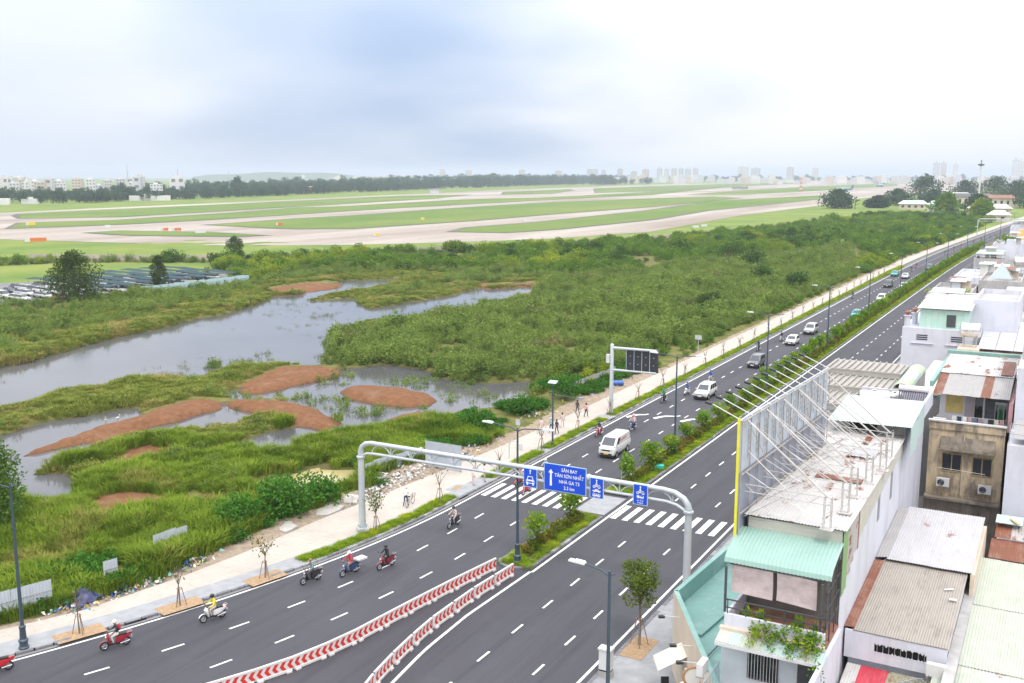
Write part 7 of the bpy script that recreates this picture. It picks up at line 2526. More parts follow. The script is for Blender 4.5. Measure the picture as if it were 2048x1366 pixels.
def make_bike(label, loc, rz, paint, seatm=None, kind='scooter', group='motorbikes on the road', rear_box=None):
    t = thing('motorbike', label, 'motorbike', (loc[0], loc[1], 0.006), rz, group)
    big = kind == 'scooter'
    wr = 0.275
    for y, nm in ((-0.64, 'front_wheel'), (0.62, 'rear_wheel')):
        wh = MB().torus((0, y, wr), wr - 0.05, 0.052, 'X', 22, 7).build(nm, M_tyre, t, True)
        rm = MB().torus((0, y, wr), wr - 0.10, 0.016, 'X', 18, 4)
        for j in range(6):
            a = j * math.pi / 3
            rm.tube([(0, y, wr), (0, y + (wr - 0.1) * math.cos(a), wr + (wr - 0.1) * math.sin(a))], 0.014, 4)
        rm.cyl((-0.05, y, wr), (0.05, y, wr), 0.05, n=8)
        rm.build('rim', M_rim, wh)
    MB().tube([(-0.06, -0.64, wr), (-0.06, -0.45, 0.75)], 0.022, 5).tube([(0.06, -0.64, wr), (0.06, -0.45, 0.75)], 0.022, 5).build('fork', M_chrome, t)
    mb = MB()
    n = 8
    rr = wr + 0.03
    for j in range(n):
        a0, a1 = R(20) + j * R(130) / n, R(20) + (j + 1) * R(130) / n
        mb.face([(x, -0.64 - rr * math.cos(a) * 1.0, wr + rr * math.sin(a)) for x, a in ((-0.06, a0), (0.06, a0), (0.06, a1), (-0.06, a1))])
    mb.build('front_fender', paint, t)
    # leg shield with nose
    mb = MB()
    rings = []
    for z, y, ww, dd in ((0.30, -0.30, 0.14, 0.05), (0.52, -0.36, 0.20, 0.08), (0.76, -0.44, 0.20, 0.11), (0.92, -0.42, 0.14, 0.10), (0.98, -0.40, 0.08, 0.06)):
        rings.append([(-ww, y + dd * 0.6, z), (-ww * 0.7, y - dd * 0.4, z), (0, y - dd, z), (ww * 0.7, y - dd * 0.4, z), (ww, y + dd * 0.6, z), (0, y + dd * 0.3, z)])
    nn = 6
    mb.raw([p for r_ in rings for p in r_], [(i * nn + j, i * nn + (j + 1) % nn, (i + 1) * nn + (j + 1) % nn, (i + 1) * nn + j) for i in range(4) for j in range(nn)] + [tuple(4 * nn + j for j in range(nn))])
    mb.build('leg_shield', paint, t, True)
    MB().ball((0, -0.53, 0.80), (0.09, 0.05, 0.07), 10, 6).build('headlight', M_hlamp, t)
    # frame, floor and rear body
    MB().cbox((0, -0.08, 0.30), (0.26 if big else 0.14, 0.62, 0.09)).build('floorboard', M_trim, t)
    mb = MB()
    rings = []
    for y, ww, z0, z1 in ((0.02, 0.10, 0.34, 0.66), (0.18, 0.15, 0.34, 0.74), (0.45, 0.16, 0.40, 0.76), (0.70, 0.12, 0.52, 0.78), (0.92, 0.05, 0.66, 0.80)):
        rings.append([(-ww * 0.8, y, z0), (ww * 0.8, y, z0), (ww, y, (z0 + z1) / 2), (ww * 0.8, y, z1), (-ww * 0.8, y, z1), (-ww, y, (z0 + z1) / 2)])
    mb.raw([p for r_ in rings for p in r_], [(i * nn + j, (i + 1) * nn + j, (i + 1) * nn + (j + 1) % nn, i * nn + (j + 1) % nn) for i in range(4) for j in range(nn)] + [tuple(range(nn)), tuple(4 * nn + j for j in range(nn))[::-1]])
    mb.build('rear_body', paint, t, True)
    MB().cbox((0, 0.30, 0.79), (0.26, 0.72, 0.09)).build('seat', seatm or M_trim, t)
    MB().cbox((0, 0.30, 0.28), (0.2, 0.42, 0.2)).build('engine', M_dsteel, t)
    MB().tube([(0.13, 0.25, 0.26), (0.15, 0.80, 0.34)], [0.04, 0.06], 8).build('exhaust', M_chrome, t)
    MB().cbox((0, 0.94, 0.72), (0.16, 0.05, 0.10)).build('tail_light', M_tail, t)
    MB().cbox((0, 0.95, 0.55), (0.2, 0.02, 0.14)).build('number_plate', M_plate, t)
    hb = MB().tube([(-0.33, -0.33, 1.02), (-0.12, -0.42, 1.0), (0.12, -0.42, 1.0), (0.33, -0.33, 1.02)], 0.02, 6).build('handlebar', M_trim, t)
    for s in (-1, 1):
        m_ = MB().tube([(s * 0.22, -0.39, 1.0), (s * 0.30, -0.42, 1.2)], 0.01, 4)
        m_.cbox((s * 0.32, -0.42, 1.23), (0.11, 0.02, 0.07))
        m_.build('mirror', M_trim, hb)
    MB().tube([(-0.1, 0.75, 0.84), (-0.1, 0.98, 0.86), (0.1, 0.98, 0.86), (0.1, 0.75, 0.84)], 0.014, 5).build('grab_rail', M_chrome, t)
    if rear_box:
        MB().box(-0.30, 0.30, 0.62, 1.45, 0.86, 0.98).build('carried_board', rear_box, t)
    return t


# ------------------------------------------------------------------ people
def skin_person(name, joints, bones):
    """grow one continuous body over a posed skeleton.  joints: name -> (x, y, z, radius); bones: (a, b, slot)"""
    names = list(joints)
    idx = {n_: i for i, n_ in enumerate(names)}
    me = bpy.data.meshes.new(name)
    me.from_pydata([joints[n_][:3] for n_ in names], [(idx[a], idx[b]) for a, b, s in bones], [])
    o = bpy.data.objects.new(name, me)
    COL.objects.link(o)
    o.modifiers.new('skin', 'SKIN')
    for i, n_ in enumerate(names):
        r_ = joints[n_][3]
        r_ = r_ if isinstance(r_, tuple) else (r_, r_)
        me.skin_vertices[0].data[i].radius = r_
        me.skin_vertices[0].data[i].use_root = (n_ == 'pelvis')
    sb = o.modifiers.new('sub', 'SUBSURF')
    sb.levels = sb.render_levels = 1
    bpy.context.view_layer.update()
    out = bpy.data.meshes.new_from_object(o.evaluated_get(bpy.context.evaluated_depsgraph_get()))
    out.name = name
    bpy.data.objects.remove(o)
    segs = [(Vector(joints[a][:3]), Vector(joints[b][:3]), s, max(joints[a][3] if not isinstance(joints[a][3], tuple) else joints[a][3][0], 0.01)) for a, b, s in bones]
    mi = []
    for p in out.polygons:
        c_ = p.center
        best = None
        for a, b, s, rr in segs:
            d = b - a
            f = max(0.0, min(1.0, (c_ - a).dot(d) / max(1e-9, d.length_squared)))
            dist = (c_ - (a + d * f)).length / rr ** 0.5
            if best is None or dist < best[0]:
                best = (dist, s)
        mi.append(best[1])
    out.materials.clear()
    for _ in range(4):
        out.materials.append(None)
    out.polygons.foreach_set('material_index', mi)
    out.polygons.foreach_set('use_smooth', [True] * len(mi))
    out.update()
    return out


SK, TOP, BOT, SHO = 0, 1, 2, 3


def skeleton(pelvis, chest, neck, head, el, ha, hip, kn, an, toe, short=False):
    """el, ha, hip, kn, an, toe: (left, right) points"""
    J = {'pelvis': (*pelvis, (0.145, 0.115)), 'waist': (*[(a * 0.55 + b * 0.45) for a, b in zip(pelvis, chest)], (0.125, 0.10)), 'chest': (*chest, (0.15, 0.115)), 'neck': (*neck, 0.055),
         'jaw': (head[0], head[1] - 0.01, head[2] - 0.07, 0.07), 'head': (*head, (0.082, 0.095)), 'crown': (head[0], head[1] + 0.01, head[2] + 0.075, 0.066)}
    B = [('pelvis', 'waist', TOP), ('waist', 'chest', TOP), ('chest', 'neck', TOP), ('neck', 'jaw', SK), ('jaw', 'head', SK), ('head', 'crown', SK)]
    for i, s in enumerate((-1, 1)):
        sh = (chest[0] + s * 0.165, chest[1] + 0.0, chest[2] + 0.075)
        J['sh%d' % i] = (*sh, 0.062)
        J['el%d' % i] = (*el[i], 0.045)
        J['wr%d' % i] = (*[a + (b - a) * 0.88 for a, b in zip(el[i], ha[i])], 0.032)
        J['pa%d' % i] = (*ha[i], 0.036)
        B += [('chest', 'sh%d' % i, TOP), ('sh%d' % i, 'el%d' % i, TOP), ('el%d' % i, 'wr%d' % i, SK if short else TOP), ('wr%d' % i, 'pa%d' % i, SK)]
        d = (Vector(ha[i]) - Vector(el[i])).normalized()
        sd_ = d.cross(Vector((0, 0, 1)))
        sd_ = sd_.normalized() if sd_.length > 0.2 else Vector((0, 1, 0))
        for f in range(4):
            q = Vector(ha[i]) + d * (0.075 + (0.012, 0.022, 0.016, 0.0)[f]) + sd_ * (-0.027 + 0.018 * f) + Vector((0, 0, -0.012))
            J['f%d%d' % (i, f)] = (*q, 0.0095)
            B.append(('pa%d' % i, 'f%d%d' % (i, f), SK))
        q = Vector(ha[i]) + d * 0.02 + sd_ * (-0.055)
        J['th%d' % i] = (*q, 0.011)
        B.append(('wr%d' % i, 'th%d' % i, SK))
        J['hip%d' % i] = (*hip[i], 0.092)
        J['kn%d' % i] = (*kn[i], 0.066)
        J['an%d' % i] = (*an[i], 0.043)
        J['to%d' % i] = (*toe[i], 0.038)
        B += [('pelvis', 'hip%d' % i, BOT), ('hip%d' % i, 'kn%d' % i, BOT), ('kn%d' % i, 'an%d' % i, BOT), ('an%d' % i, 'to%d' % i, SHO)]
    return J, B


BODY = {}
BODY['rider'] = skin_person('rider_body', *skeleton((0, 0.20, 0.92), (0, 0.10, 1.28), (0, 0.06, 1.45), (0, 0.02, 1.58), ((-0.29, -0.06, 1.12), (0.29, -0.06, 1.12)), ((-0.31, -0.31, 1.05), (0.31, -0.31, 1.05)), ((-0.10, 0.12, 0.88), (0.10, 0.12, 0.88)), ((-0.17, -0.26, 0.80), (0.17, -0.26, 0.80)), ((-0.15, -0.14, 0.42), (0.15, -0.14, 0.42)), ((-0.15, -0.30, 0.38), (0.15, -0.30, 0.38))))
BODY['pillion'] = skin_person('pillion_body', *skeleton((0, 0.50, 0.94), (0, 0.44, 1.30), (0, 0.42, 1.47), (0, 0.39, 1.60), ((-0.27, 0.34, 1.08), (0.27, 0.34, 1.08)), ((-0.18, 0.14, 1.02), (0.18, 0.14, 1.02)), ((-0.11, 0.42, 0.90), (0.11, 0.42, 0.90)), ((-0.24, 0.10, 0.82), (0.24, 0.10, 0.82)), ((-0.20, 0.30, 0.45), (0.20, 0.30, 0.45)), ((-0.20, 0.14, 0.40), (0.20, 0.14, 0.40))))
BODY['walker'] = skin_person('walker_body', *skeleton((0, 0, 0.92), (0, -0.03, 1.26), (0, -0.03, 1.44), (0, -0.05, 1.57), ((-0.25, 0.05, 1.06), (0.25, -0.02, 1.06)), ((-0.26, -0.10, 0.84), (0.26, 0.08, 0.84)), ((-0.09, 0, 0.88), (0.09, 0, 0.88)), ((-0.10, -0.16, 0.49), (0.10, 0.04, 0.47)), ((-0.10, -0.22, 0.09), (0.10, 0.26, 0.14)), ((-0.10, -0.38, 0.05), (0.10, 0.12, 0.05)), True))
BODY['stander'] = skin_person('stander_body', *skeleton((0, 0, 0.92), (0, 0.0, 1.27), (0, 0.0, 1.45), (0, -0.02, 1.58), ((-0.24, 0.02, 1.06), (0.24, 0.02, 1.06)), ((-0.22, -0.12, 0.86), (0.24, -0.04, 0.82)), ((-0.09, 0, 0.88), (0.09, 0, 0.88)), ((-0.11, -0.02, 0.48), (0.10, -0.04, 0.48)), ((-0.11, 0.02, 0.08), (0.11, 0.0, 0.08)), ((-0.12, -0.13, 0.045), (0.12, -0.15, 0.045)), True))
BODY['pusher'] = skin_person('pusher_body', *skeleton((0, 0, 0.92), (0, -0.08, 1.25), (0, -0.10, 1.43), (0, -0.14, 1.55), ((-0.24, -0.22, 1.10), (0.26, -0.20, 1.08)), ((-0.10, -0.42, 0.98), (0.42, -0.40, 0.98)), ((-0.09, 0, 0.88), (0.09, 0, 0.88)), ((-0.10, -0.14, 0.49), (0.10, 0.05, 0.47)), ((-0.10, -0.18, 0.09), (0.10, 0.26, 0.14)), ((-0.10, -0.34, 0.05), (0.10, 0.12, 0.05))))
M_skin = mat('skin', (0.42, 0.25, 0.17), 0.6, var=0.05)
HELM = MB().lathe([(0.105, -0.03), (0.128, 0.0), (0.135, 0.05), (0.125, 0.11), (0.085, 0.155), (0.02, 0.172)], 14).cbox((0, -0.15, 0.02), (0.18, 0.08, 0.02)).mesh('helmet', M_plast, 'all')
HAIR = MB().lathe([(0.075, -0.10), (0.10, -0.02), (0.108, 0.05), (0.085, 0.11), (0.02, 0.128)], 12).mesh('hair', M_plast, 'all')
CAPM = MB().lathe([(0.10, 0.02), (0.11, 0.06), (0.09, 0.12), (0.02, 0.138)], 12).cbox((0, -0.15, 0.035), (0.17, 0.13, 0.015)).mesh('cap', M_plast, 'all')
FACE = MB().ball((0, -0.100, 0.0), (0.014, 0.022, 0.022), 6, 4)
FACE.cbox((-0.033, -0.084, 0.028), (0.026, 0.012, 0.010), mi=1).cbox((0.033, -0.084, 0.028), (0.026, 0.012, 0.010), mi=1).cbox((0, -0.084, -0.045), (0.042, 0.012, 0.010), mi=2)
FACE.ball((-0.088, 0.0, 0.0), (0.014, 0.024, 0.032), 6, 4).ball((0.088, 0.0, 0.0), (0.014, 0.024, 0.032), 6, 4)
FACE_ME = FACE.mesh('face', [M_skin, mat('eye_dark', (0.02, 0.015, 0.012), 0.4, var=0), mat('lips', (0.35, 0.12, 0.10), 0.5, var=0)], 'all')


def cloth(c_):
    return mat('cloth_%d_%d_%d' % tuple(int(v * 100) for v in c_), c_, 0.9, var=0.08, scale=6)


HEADS = {'rider': (0, 0.02, 1.58), 'pillion': (0, 0.39, 1.60), 'walker': (0, -0.05, 1.57), 'stander': (0, -0.02, 1.58), 'pusher': (0, -0.14, 1.55)}


def person(pose, label, loc, rz, top, bottom, head='helmet', headc=(0.03, 0.03, 0.03), shoe=(0.05, 0.05, 0.05), group='people', s=1.0, pack=None, sleeve=None):
    t = thing('person', label, 'person', loc, rz, group)
    t.scale = (s, s, s)
    o = link('body', BODY[pose], t)
    for i, m_ in enumerate((M_skin, cloth(top), cloth(bottom), cloth(shoe))):
        o.material_slots[i].link = 'OBJECT'
        o.material_slots[i].material = m_
    hp = HEADS[pose]
    me = {'helmet': HELM, 'hair': HAIR, 'cap': CAPM}[head]
    h_ = link({'helmet': 'helmet', 'hair': 'hair', 'cap': 'cap'}[head], me, t, (hp[0], hp[1] + 0.008, hp[2] + 0.012))
    h_.material_slots[0].link = 'OBJECT'
    h_.material_slots[0].material = mat('helmet_%d_%d_%d' % tuple(int(v * 100) for v in headc), headc, 0.35 if head == 'helmet' else 0.8, var=0.03)
    link('face', FACE_ME, t, hp)
    if pack:
        b = MB().ball((0, 0, 0), (0.15, 0.10, 0.22), 12, 8)
        b.build('backpack', cloth(pack), t, 'all', loc=(hp[0], hp[1] + 0.24, hp[2] - 0.33))
    return t


RP = lambda n_, c_: car_paint('bike_' + n_, c_)
B_red, B_white, B_black, B_maroon, B_navy, B_grey = RP('red', (0.32, 0.015, 0.03)), RP('white', (0.72, 0.72, 0.73)), RP('black', (0.025, 0.025, 0.03)), RP('maroon', (0.22, 0.02, 0.03)), RP('navy', (0.03, 0.06, 0.16)), RP('grey', (0.3, 0.31, 0.33))
bright_red = RP('bright_red', (0.5, 0.02, 0.03))
turn = lambda y: -0.0076 * 2 * max(0, 66 - y)
RIDERS = [
    # x, y, bike paint, bike label, rider label, top, bottom, head kind, head colour, pack, extra
    (-48.2, 37.6, B_red, 'dark red scooter passing the drain in the left corner', 'person with red backpack and pale trousers riding the dark red scooter', (0.03, 0.03, 0.035), (0.62, 0.58, 0.55), 'helmet', (0.65, 0.6, 0.55), (0.45, 0.02, 0.04), None),
    (-45.9, 43.2, B_white, 'white scooter beside the middle gravel pit', 'person in a yellow shirt and black helmet riding the white scooter', (0.75, 0.62, 0.02), (0.55, 0.48, 0.42), 'helmet', (0.02, 0.02, 0.02), None, None),
    (-44.4, 50.9, B_black, 'black motorbike nearest the kerb in the group of three', 'person in a grey green jacket and brown cap riding a black motorbike', (0.17, 0.24, 0.22), (0.06, 0.06, 0.07), 'cap', (0.3, 0.15, 0.1), None, None),
    (-42.9, 53.3, B_navy, 'dark motorbike carrying white boards behind its rider', 'person in a red shirt and white helmet with bare legs on a motorbike', (0.5, 0.03, 0.05), (0.25, 0.2, 0.2), 'helmet', (0.7, 0.7, 0.7), None, 'board'),
    (-41.4, 55.6, B_maroon, 'maroon scooter, right hand one in the group of three', 'person all in black riding the maroon scooter', (0.02, 0.02, 0.025), (0.03, 0.03, 0.035), 'helmet', (0.03, 0.03, 0.035), None, None),
    (-41.7, 65.2, B_black, 'black scooter between the gantry and the group of three', 'person in a beige top riding the black scooter below the gantry', (0.58, 0.48, 0.42), (0.5, 0.45, 0.45), 'helmet', (0.04, 0.04, 0.05), None, None),
    (-42.4, 77.6, bright_red, 'red motorbike on the crossing behind the lamp post', 'person in a pink top on the red motorbike left of the blue car sign', (0.6, 0.35, 0.35), (0.1, 0.1, 0.12), 'helmet', (0.4, 0.3, 0.3), None, None),
    (-40.6, 75.6, bright_red, 'red motorbike on the crossing under the blue car sign', 'person half hidden by the blue car sign on the second red motorbike', (0.08, 0.08, 0.1), (0.1, 0.1, 0.12), 'helmet', (0.05, 0.05, 0.05), None, None),
    (-41.5, 81.0, B_grey, 'grey scooter just behind the large blue sign', 'person in a pale check shirt behind the large blue sign', (0.5, 0.52, 0.5), (0.15, 0.15, 0.18), 'helmet', (0.6, 0.62, 0.6), None, None),
    (-43.2, 97.0, B_red, 'red scooter left of the white van', 'person in dark top and white trousers on the red scooter beside the van', (0.06, 0.06, 0.1), (0.65, 0.65, 0.66), 'helmet', (0.06, 0.06, 0.06), None, None),
    (-41.0, 101.2, B_navy, 'dark scooter with two riders behind the white van', 'person in a pale blouse steering the scooter with two riders', (0.62, 0.5, 0.47), (0.08, 0.1, 0.2), 'helmet', (0.6, 0.3, 0.35), None, 'two'),
    (-42.9, 116.0, B_black, 'black motorbike ridden by the green jacket', 'person in a green jacket and helmet on a black motorbike', (0.02, 0.30, 0.07), (0.04, 0.04, 0.05), 'helmet', (0.02, 0.28, 0.06), None, None),
    (-41.8, 121.6, B_white, 'white scooter with orange front beside the white off-road car', 'person in a blue jacket left of the white off-road car', (0.08, 0.14, 0.32), (0.1, 0.13, 0.25), 'helmet', (0.1, 0.15, 0.4), None, None),
    (-41.6, 130.6, B_grey, 'scooter directly behind the white off-road car', 'person in bright blue behind the white off-road car', (0.05, 0.13, 0.42), (0.5, 0.5, 0.52), 'helmet', (0.08, 0.15, 0.4), None, None),
    (-42.8, 158.8, B_black, 'motorbike alone ahead of the white hatchback, nearer the kerb', 'person in dark clothes on the motorbike nearer the kerb before the hatchback', (0.05, 0.05, 0.1), (0.06, 0.06, 0.08), 'helmet', (0.05, 0.05, 0.06), None, None),
    (-41.9, 170.0, B_grey, 'motorbike beside the white hatchback', 'person in black beside the white hatchback', (0.03, 0.03, 0.035), (0.1, 0.1, 0.1), 'helmet', (0.03, 0.03, 0.03), None, None),
    (-42.8, 238.0, B_navy, 'lone motorbike near the kerb beside the white car and taxi', 'person in dark blue riding alone near the far kerb', (0.04, 0.05, 0.12), (0.05, 0.05, 0.06), 'helmet', (0.03, 0.03, 0.04), None, None),
    (-40.4, 315.0, B_black, 'left one of two distant motorbikes before the dark bluish car', 'person on the left of two distant motorbikes', (0.05, 0.05, 0.12), (0.05, 0.05, 0.06), 'helmet', (0.4, 0.4, 0.4), None, None),
    (-40.6, 327.0, B_red, 'right one of two distant motorbikes before the dark bluish car', 'person on the right of two distant motorbikes', (0.2, 0.05, 0.06), (0.05, 0.05, 0.06), 'helmet', (0.1, 0.1, 0.1), None, None),
]
for (x, y, pm_, bl, rl, top, bot, hk, hc, pack, ex) in RIDERS:
    rz = turn(y)
    make_bike(bl, (x, y), rz, pm_, rear_box=M_plast if ex == 'board' else None)
    person('rider', rl, (x, y, 0.006), rz, top, bot, hk, hc, group='motorbike riders', pack=pack)
    if ex == 'two':
        person('pillion', 'person in pink riding pillion behind the pale blouse', (x, y, 0.006), rz, (0.58, 0.36, 0.38), (0.1, 0.12, 0.25), 'helmet', (0.6, 0.45, 0.45), group='motorbike riders')
FAR = [(-38.9, 388), (-38.1, 410), (-37.5, 431), (-36.6, 449), (-35.0, 456), (-33.6, 476), (-31.6, 497), (-30.2, 502), (-30.6, 516), (-29.2, 560)]
fc = [((0.05, 0.2, 0.3), 'teal'), ((0.05, 0.05, 0.12), 'navy'), ((0.4, 0.05, 0.05), 'red'), ((0.05, 0.3, 0.32), 'turquoise'), ((0.1, 0.1, 0.12), 'black')]
for i, (x, y) in enumerate(FAR):
    make_bike('tiny distant motorbike near the bend, %s from the front' % ORD[i], (x, y), 0, (B_black, B_red, B_navy, B_grey)[i % 4])
    c_, nm = fc[i % 5]
    person('rider', 'tiny distant person in %s riding near the bend, %s from the front' % (nm, ORD[i]), (x, y, 0.006), 0, c_, (0.06, 0.06, 0.08), 'helmet', (0.1, 0.1, 0.12), group='motorbike riders')
# motorbike leaving at the left edge
make_bike('red motorbike cut off by the left edge of the view', (-51.6, 32.2), turn(32), bright_red)
person('rider', 'person riding the red motorbike at the left edge', (-51.6, 32.2, 0.006), turn(32), (0.1, 0.1, 0.12), (0.08, 0.08, 0.1), 'helmet', (0.1, 0.1, 0.1), group='motorbike riders')

WK = [
    ('stander', (-45.75, 74.9), 2.6, (0.66, 0.56, 0.54), (0.66, 0.5, 0.48), 'hair', (0.02, 0.015, 0.012), 'person in a pale pink dress with a dark bag waiting at the crossing', None, 0.96),
    ('stander', (-45.4, 76.3), 2.2, (0.60, 0.56, 0.52), (0.42, 0.38, 0.34), 'hair', (0.02, 0.015, 0.012), 'tall person in a pale shirt waiting at the crossing', None, 1.06),
    ('walker', (-49.1, 94.8), 0.2, (0.66, 0.55, 0.52), (0.64, 0.52, 0.5), 'hair', (0.2, 0.12, 0.08), 'person in a pink and white outfit walking left of the solar lamp', None, 0.98),
    ('walker', (-48.2, 95.4), 0.1, (0.35, 0.45, 0.5), (0.04, 0.04, 0.05), 'cap', (0.6, 0.6, 0.6), 'person with blue grey backpack and black shorts beside the solar lamp', (0.2, 0.3, 0.36), 1.0),
    ('walker', (-47.3, 95.0), 0.0, (0.05, 0.05, 0.07), (0.05, 0.06, 0.1), 'hair', (0.02, 0.015, 0.012), 'person in dark clothes right behind the solar lamp pole', None, 0.98),
    ('walker', (-48.1, 98.0), 0.15, (0.55, 0.5, 0.47), (0.5, 0.46, 0.43), 'hair', (0.02, 0.015, 0.012), 'person in beige walking just beyond the solar lamp', None, 1.0),
    ('walker', (-49.4, 104.6), 3.1, (0.05, 0.05, 0.06), (0.06, 0.05, 0.05), 'hair', (0.02, 0.015, 0.012), 'person in black walking at the edge of the weeds', None, 1.0),
    ('walker', (-47.8, 103.6), 3.0, (0.62, 0.28, 0.32), (0.03, 0.03, 0.04), 'hair', (0.02, 0.015, 0.012), 'person in a pink shirt and black trousers walking away', None, 1.0),
]
for pose, (x, y), rz, top, bot, hk, hc, lab, pack, s in WK:
    person(pose, lab, (x, y, KT + 0.012), rz, top, bot, hk, hc, group='pedestrians on the far pavement', pack=pack, s=s)

# bicycle being pushed
bt = thing('bicycle', 'old bicycle with basket being pushed along the far pavement', 'bicycle', (-47.55, 67.5, KT + 0.012), math.pi + 0.15)
for y, nm in ((-0.55, 'front_wheel'), (0.55, 'rear_wheel')):
    wh = MB().torus((0, y, 0.33), 0.32, 0.018, 'X', 26, 5).build(nm, M_tyre, bt)
    sp = MB()
    for j in range(10):
        a = j * math.pi / 5
        sp.tube([(0, y, 0.33), (0, y + 0.31 * math.cos(a), 0.33 + 0.31 * math.sin(a))], 0.004, 3)
    sp.build('spokes', M_chrome, wh)
fr = MB()
for a, b in (((0, -0.55, 0.33), (0, -0.42, 0.95)), ((0, -0.45, 0.78), (0, 0.08, 0.30)), ((0, 0.08, 0.30), (0, 0.22, 0.82)), ((0, 0.08, 0.30), (0, 0.55, 0.33)), ((0, 0.55, 0.33), (0, 0.2, 0.72)), ((0, -0.44, 0.84), (0, 0.18, 0.55))):
    fr.tube([a, b], 0.018, 5)
fr.build('frame', mat('bicycle_grey', (0.2, 0.2, 0.2), 0.4, 0.3), bt)
MB().cbox((0, 0.24, 0.86), (0.18, 0.26, 0.06)).build('saddle', M_trim, bt)
MB().tube([(-0.27, -0.28, 0.98), (0, -0.42, 1.0), (0.27, -0.28, 0.98)], 0.014, 5).build('handlebar', M_chrome, bt)
bk = MB()
for z in (0.72, 0.82, 0.92):
    bk.tube([(-0.17, -0.48, z), (0.17, -0.48, z), (0.17, -0.76, z), (-0.17, -0.76, z), (-0.17, -0.48, z)], 0.008, 4)
for x, y in ((-0.17, -0.48), (0.17, -0.48), (0.17, -0.76), (-0.17, -0.76), (0, -0.76), (0, -0.48)):
    bk.tube([(x, y, 0.70), (x, y, 0.93)], 0.008, 4)
bk.build('basket', M_dsteel, bt)
MB().box(-0.07, 0.07, 0.35, 0.75, 0.68, 0.70).build('carrier', M_dsteel, bt)
person('pusher', 'person in white shirt and shorts pushing the bicycle', (-47.8, 67.2, KT + 0.012), math.pi + 0.15, (0.70, 0.70, 0.72), (0.04, 0.05, 0.1), 'cap', (0.72, 0.72, 0.72), group='pedestrians on the far pavement')

# ------------------------------------------------------------------ trees that stand alone
def tree(name, label, loc, h, rad, leafm, n=2600, ll=0.45, lobes=16, seed=1, low=0.28, squash=0.8, cat='tree', group=None, trunk_r=0.16):
    r = random.Random(seed)
    t = thing(name, label, cat, loc, 0, group)
    tr = MB().tube([(0, 0, -0.3), (0.1, 0.05, h * 0.25), (-0.05, 0.1, h * 0.5), (0.05, 0, h * 0.72)], [trunk_r * 1.3, trunk_r, trunk_r * 0.7, trunk_r * 0.35], 8)
    mb = MB()
    for k in range(lobes):
        f = (k + 0.5) / lobes
        z = h * (low + (0.93 - low) * f)
        env = math.sin(math.pi * min(1, (0.18 + 0.82 * f)) ** squash)
        a = k * 2.399 + r.uniform(-0.4, 0.4)
        rr = rad * env * r.uniform(0.35, 0.75)
        c = Vector((rr * math.cos(a), rr * math.sin(a), z))
        s = rad * r.uniform(0.28, 0.46) * (0.6 + 0.5 * env)
        tr.tube([(0, 0.05, h * (low * 0.7 + 0.45 * f)), c * 0.6 + Vector((0, 0, z * 0.42)), c], [trunk_r * 0.4, trunk_r * 0.25, 0.03], 5)
        leaf_mass(mb, r, c, s, s, s * 0.75, n // lobes, ll, ll * 0.55, shell=0.4)
    tr.build('trunk', M_bark, t)
    mb.build('crown', leafm, t)
    return t


F_near = foliage_mat('near_tree_leaf', (0.042, 0.100, 0.020), (0.125, 0.215, 0.042), None, vscale=0.8)
F_acacia = foliage_mat('acacia_leaf', (0.036, 0.068, 0.020), (0.095, 0.135, 0.038), None, vscale=0.5)
tree('leafy_tree', 'leafy green tree at the left edge beside the small pool', (-72.3, 46.2, 0.2), 7.8, 3.0, F_near, 5200, 0.30, 22, 11, 0.16)
tree('spreading_tree', 'large dark spreading tree beside the car park on the left', (-193.5, 146.5, 0.2), 11.2, 7.6, F_acacia, 6000, 0.55, 26, 12, 0.10)
tree('slender_tree', 'slender tree standing in front of the shade nets', (-196, 172.5, 0.2), 8.6, 3.0, F_acacia, 1900, 0.5, 12, 13, 0.12)
tree('umbrella_tree', 'small umbrella shaped tree by the airfield wall', (-244, 247.5, 0.2), 7.8, 4.0, F_acacia, 1900, 0.5, 12, 14, 0.40)
for i, (x, y, rad, h, lab) in enumerate(((-55.8, 61.0, 3.3, 3.2, 'large dark green bush beside the yellow muddy pool'), (-56.6, 56.6, 2.2, 2.6, 'lower dark green bush left of the large one'), (-54.6, 64.6, 2.0, 2.4, 'small dark green bush right of the large one'), (-53.6, 110.5, 2.6, 3.4, 'dark green bush at the water edge behind the solar lamp'), (-55.0, 101.0, 2.0, 2.2, 'low green bush between the ponds and the walkers'), (-56.0, 92.0, 2.4, 2.6, 'green bush overhanging the rubbish strip'))):
    t = thing('broadleaf_bush', lab, 'bush', (x, y, 0.1), 0, 'bushes along the waste strip')
    bush(500 + i, rad, h, 2600 if i == 0 else 1300, 0.34, 0.20, 16).build('crown', F_bright, t)
    MB().tube([(0, 0, -0.2), (0.1, 0.1, h * 0.5)], [0.12, 0.05], 6).tube([(0, 0, 0), (0.5, -0.3, h * 0.55)], [0.08, 0.03], 5).build('stem', M_bark, t)
wb = [(-62, 190, 2.4, 'beside the pavement before the third lamp'), (-66, 205, 3.2, 'in the scrub left of the turquoise taxi'), (-58, 250, 3.4, 'close to the pavement in the distance'), (-70, 262, 4.2, 'standing over the marsh near the road'), (-84, 300, 4.6, 'in the middle of the far scrub'), (-100, 330, 4.6, 'left of the middle in the far scrub'), (-122, 345, 4.4, 'near the airfield wall right of centre'), (-150, 330, 4.2, 'near the airfield wall at centre'), (-160, 286, 3.6, 'in the scrub above the right arm of the lake'), (-185, 300, 3.4, 'by the wall above the lake')]
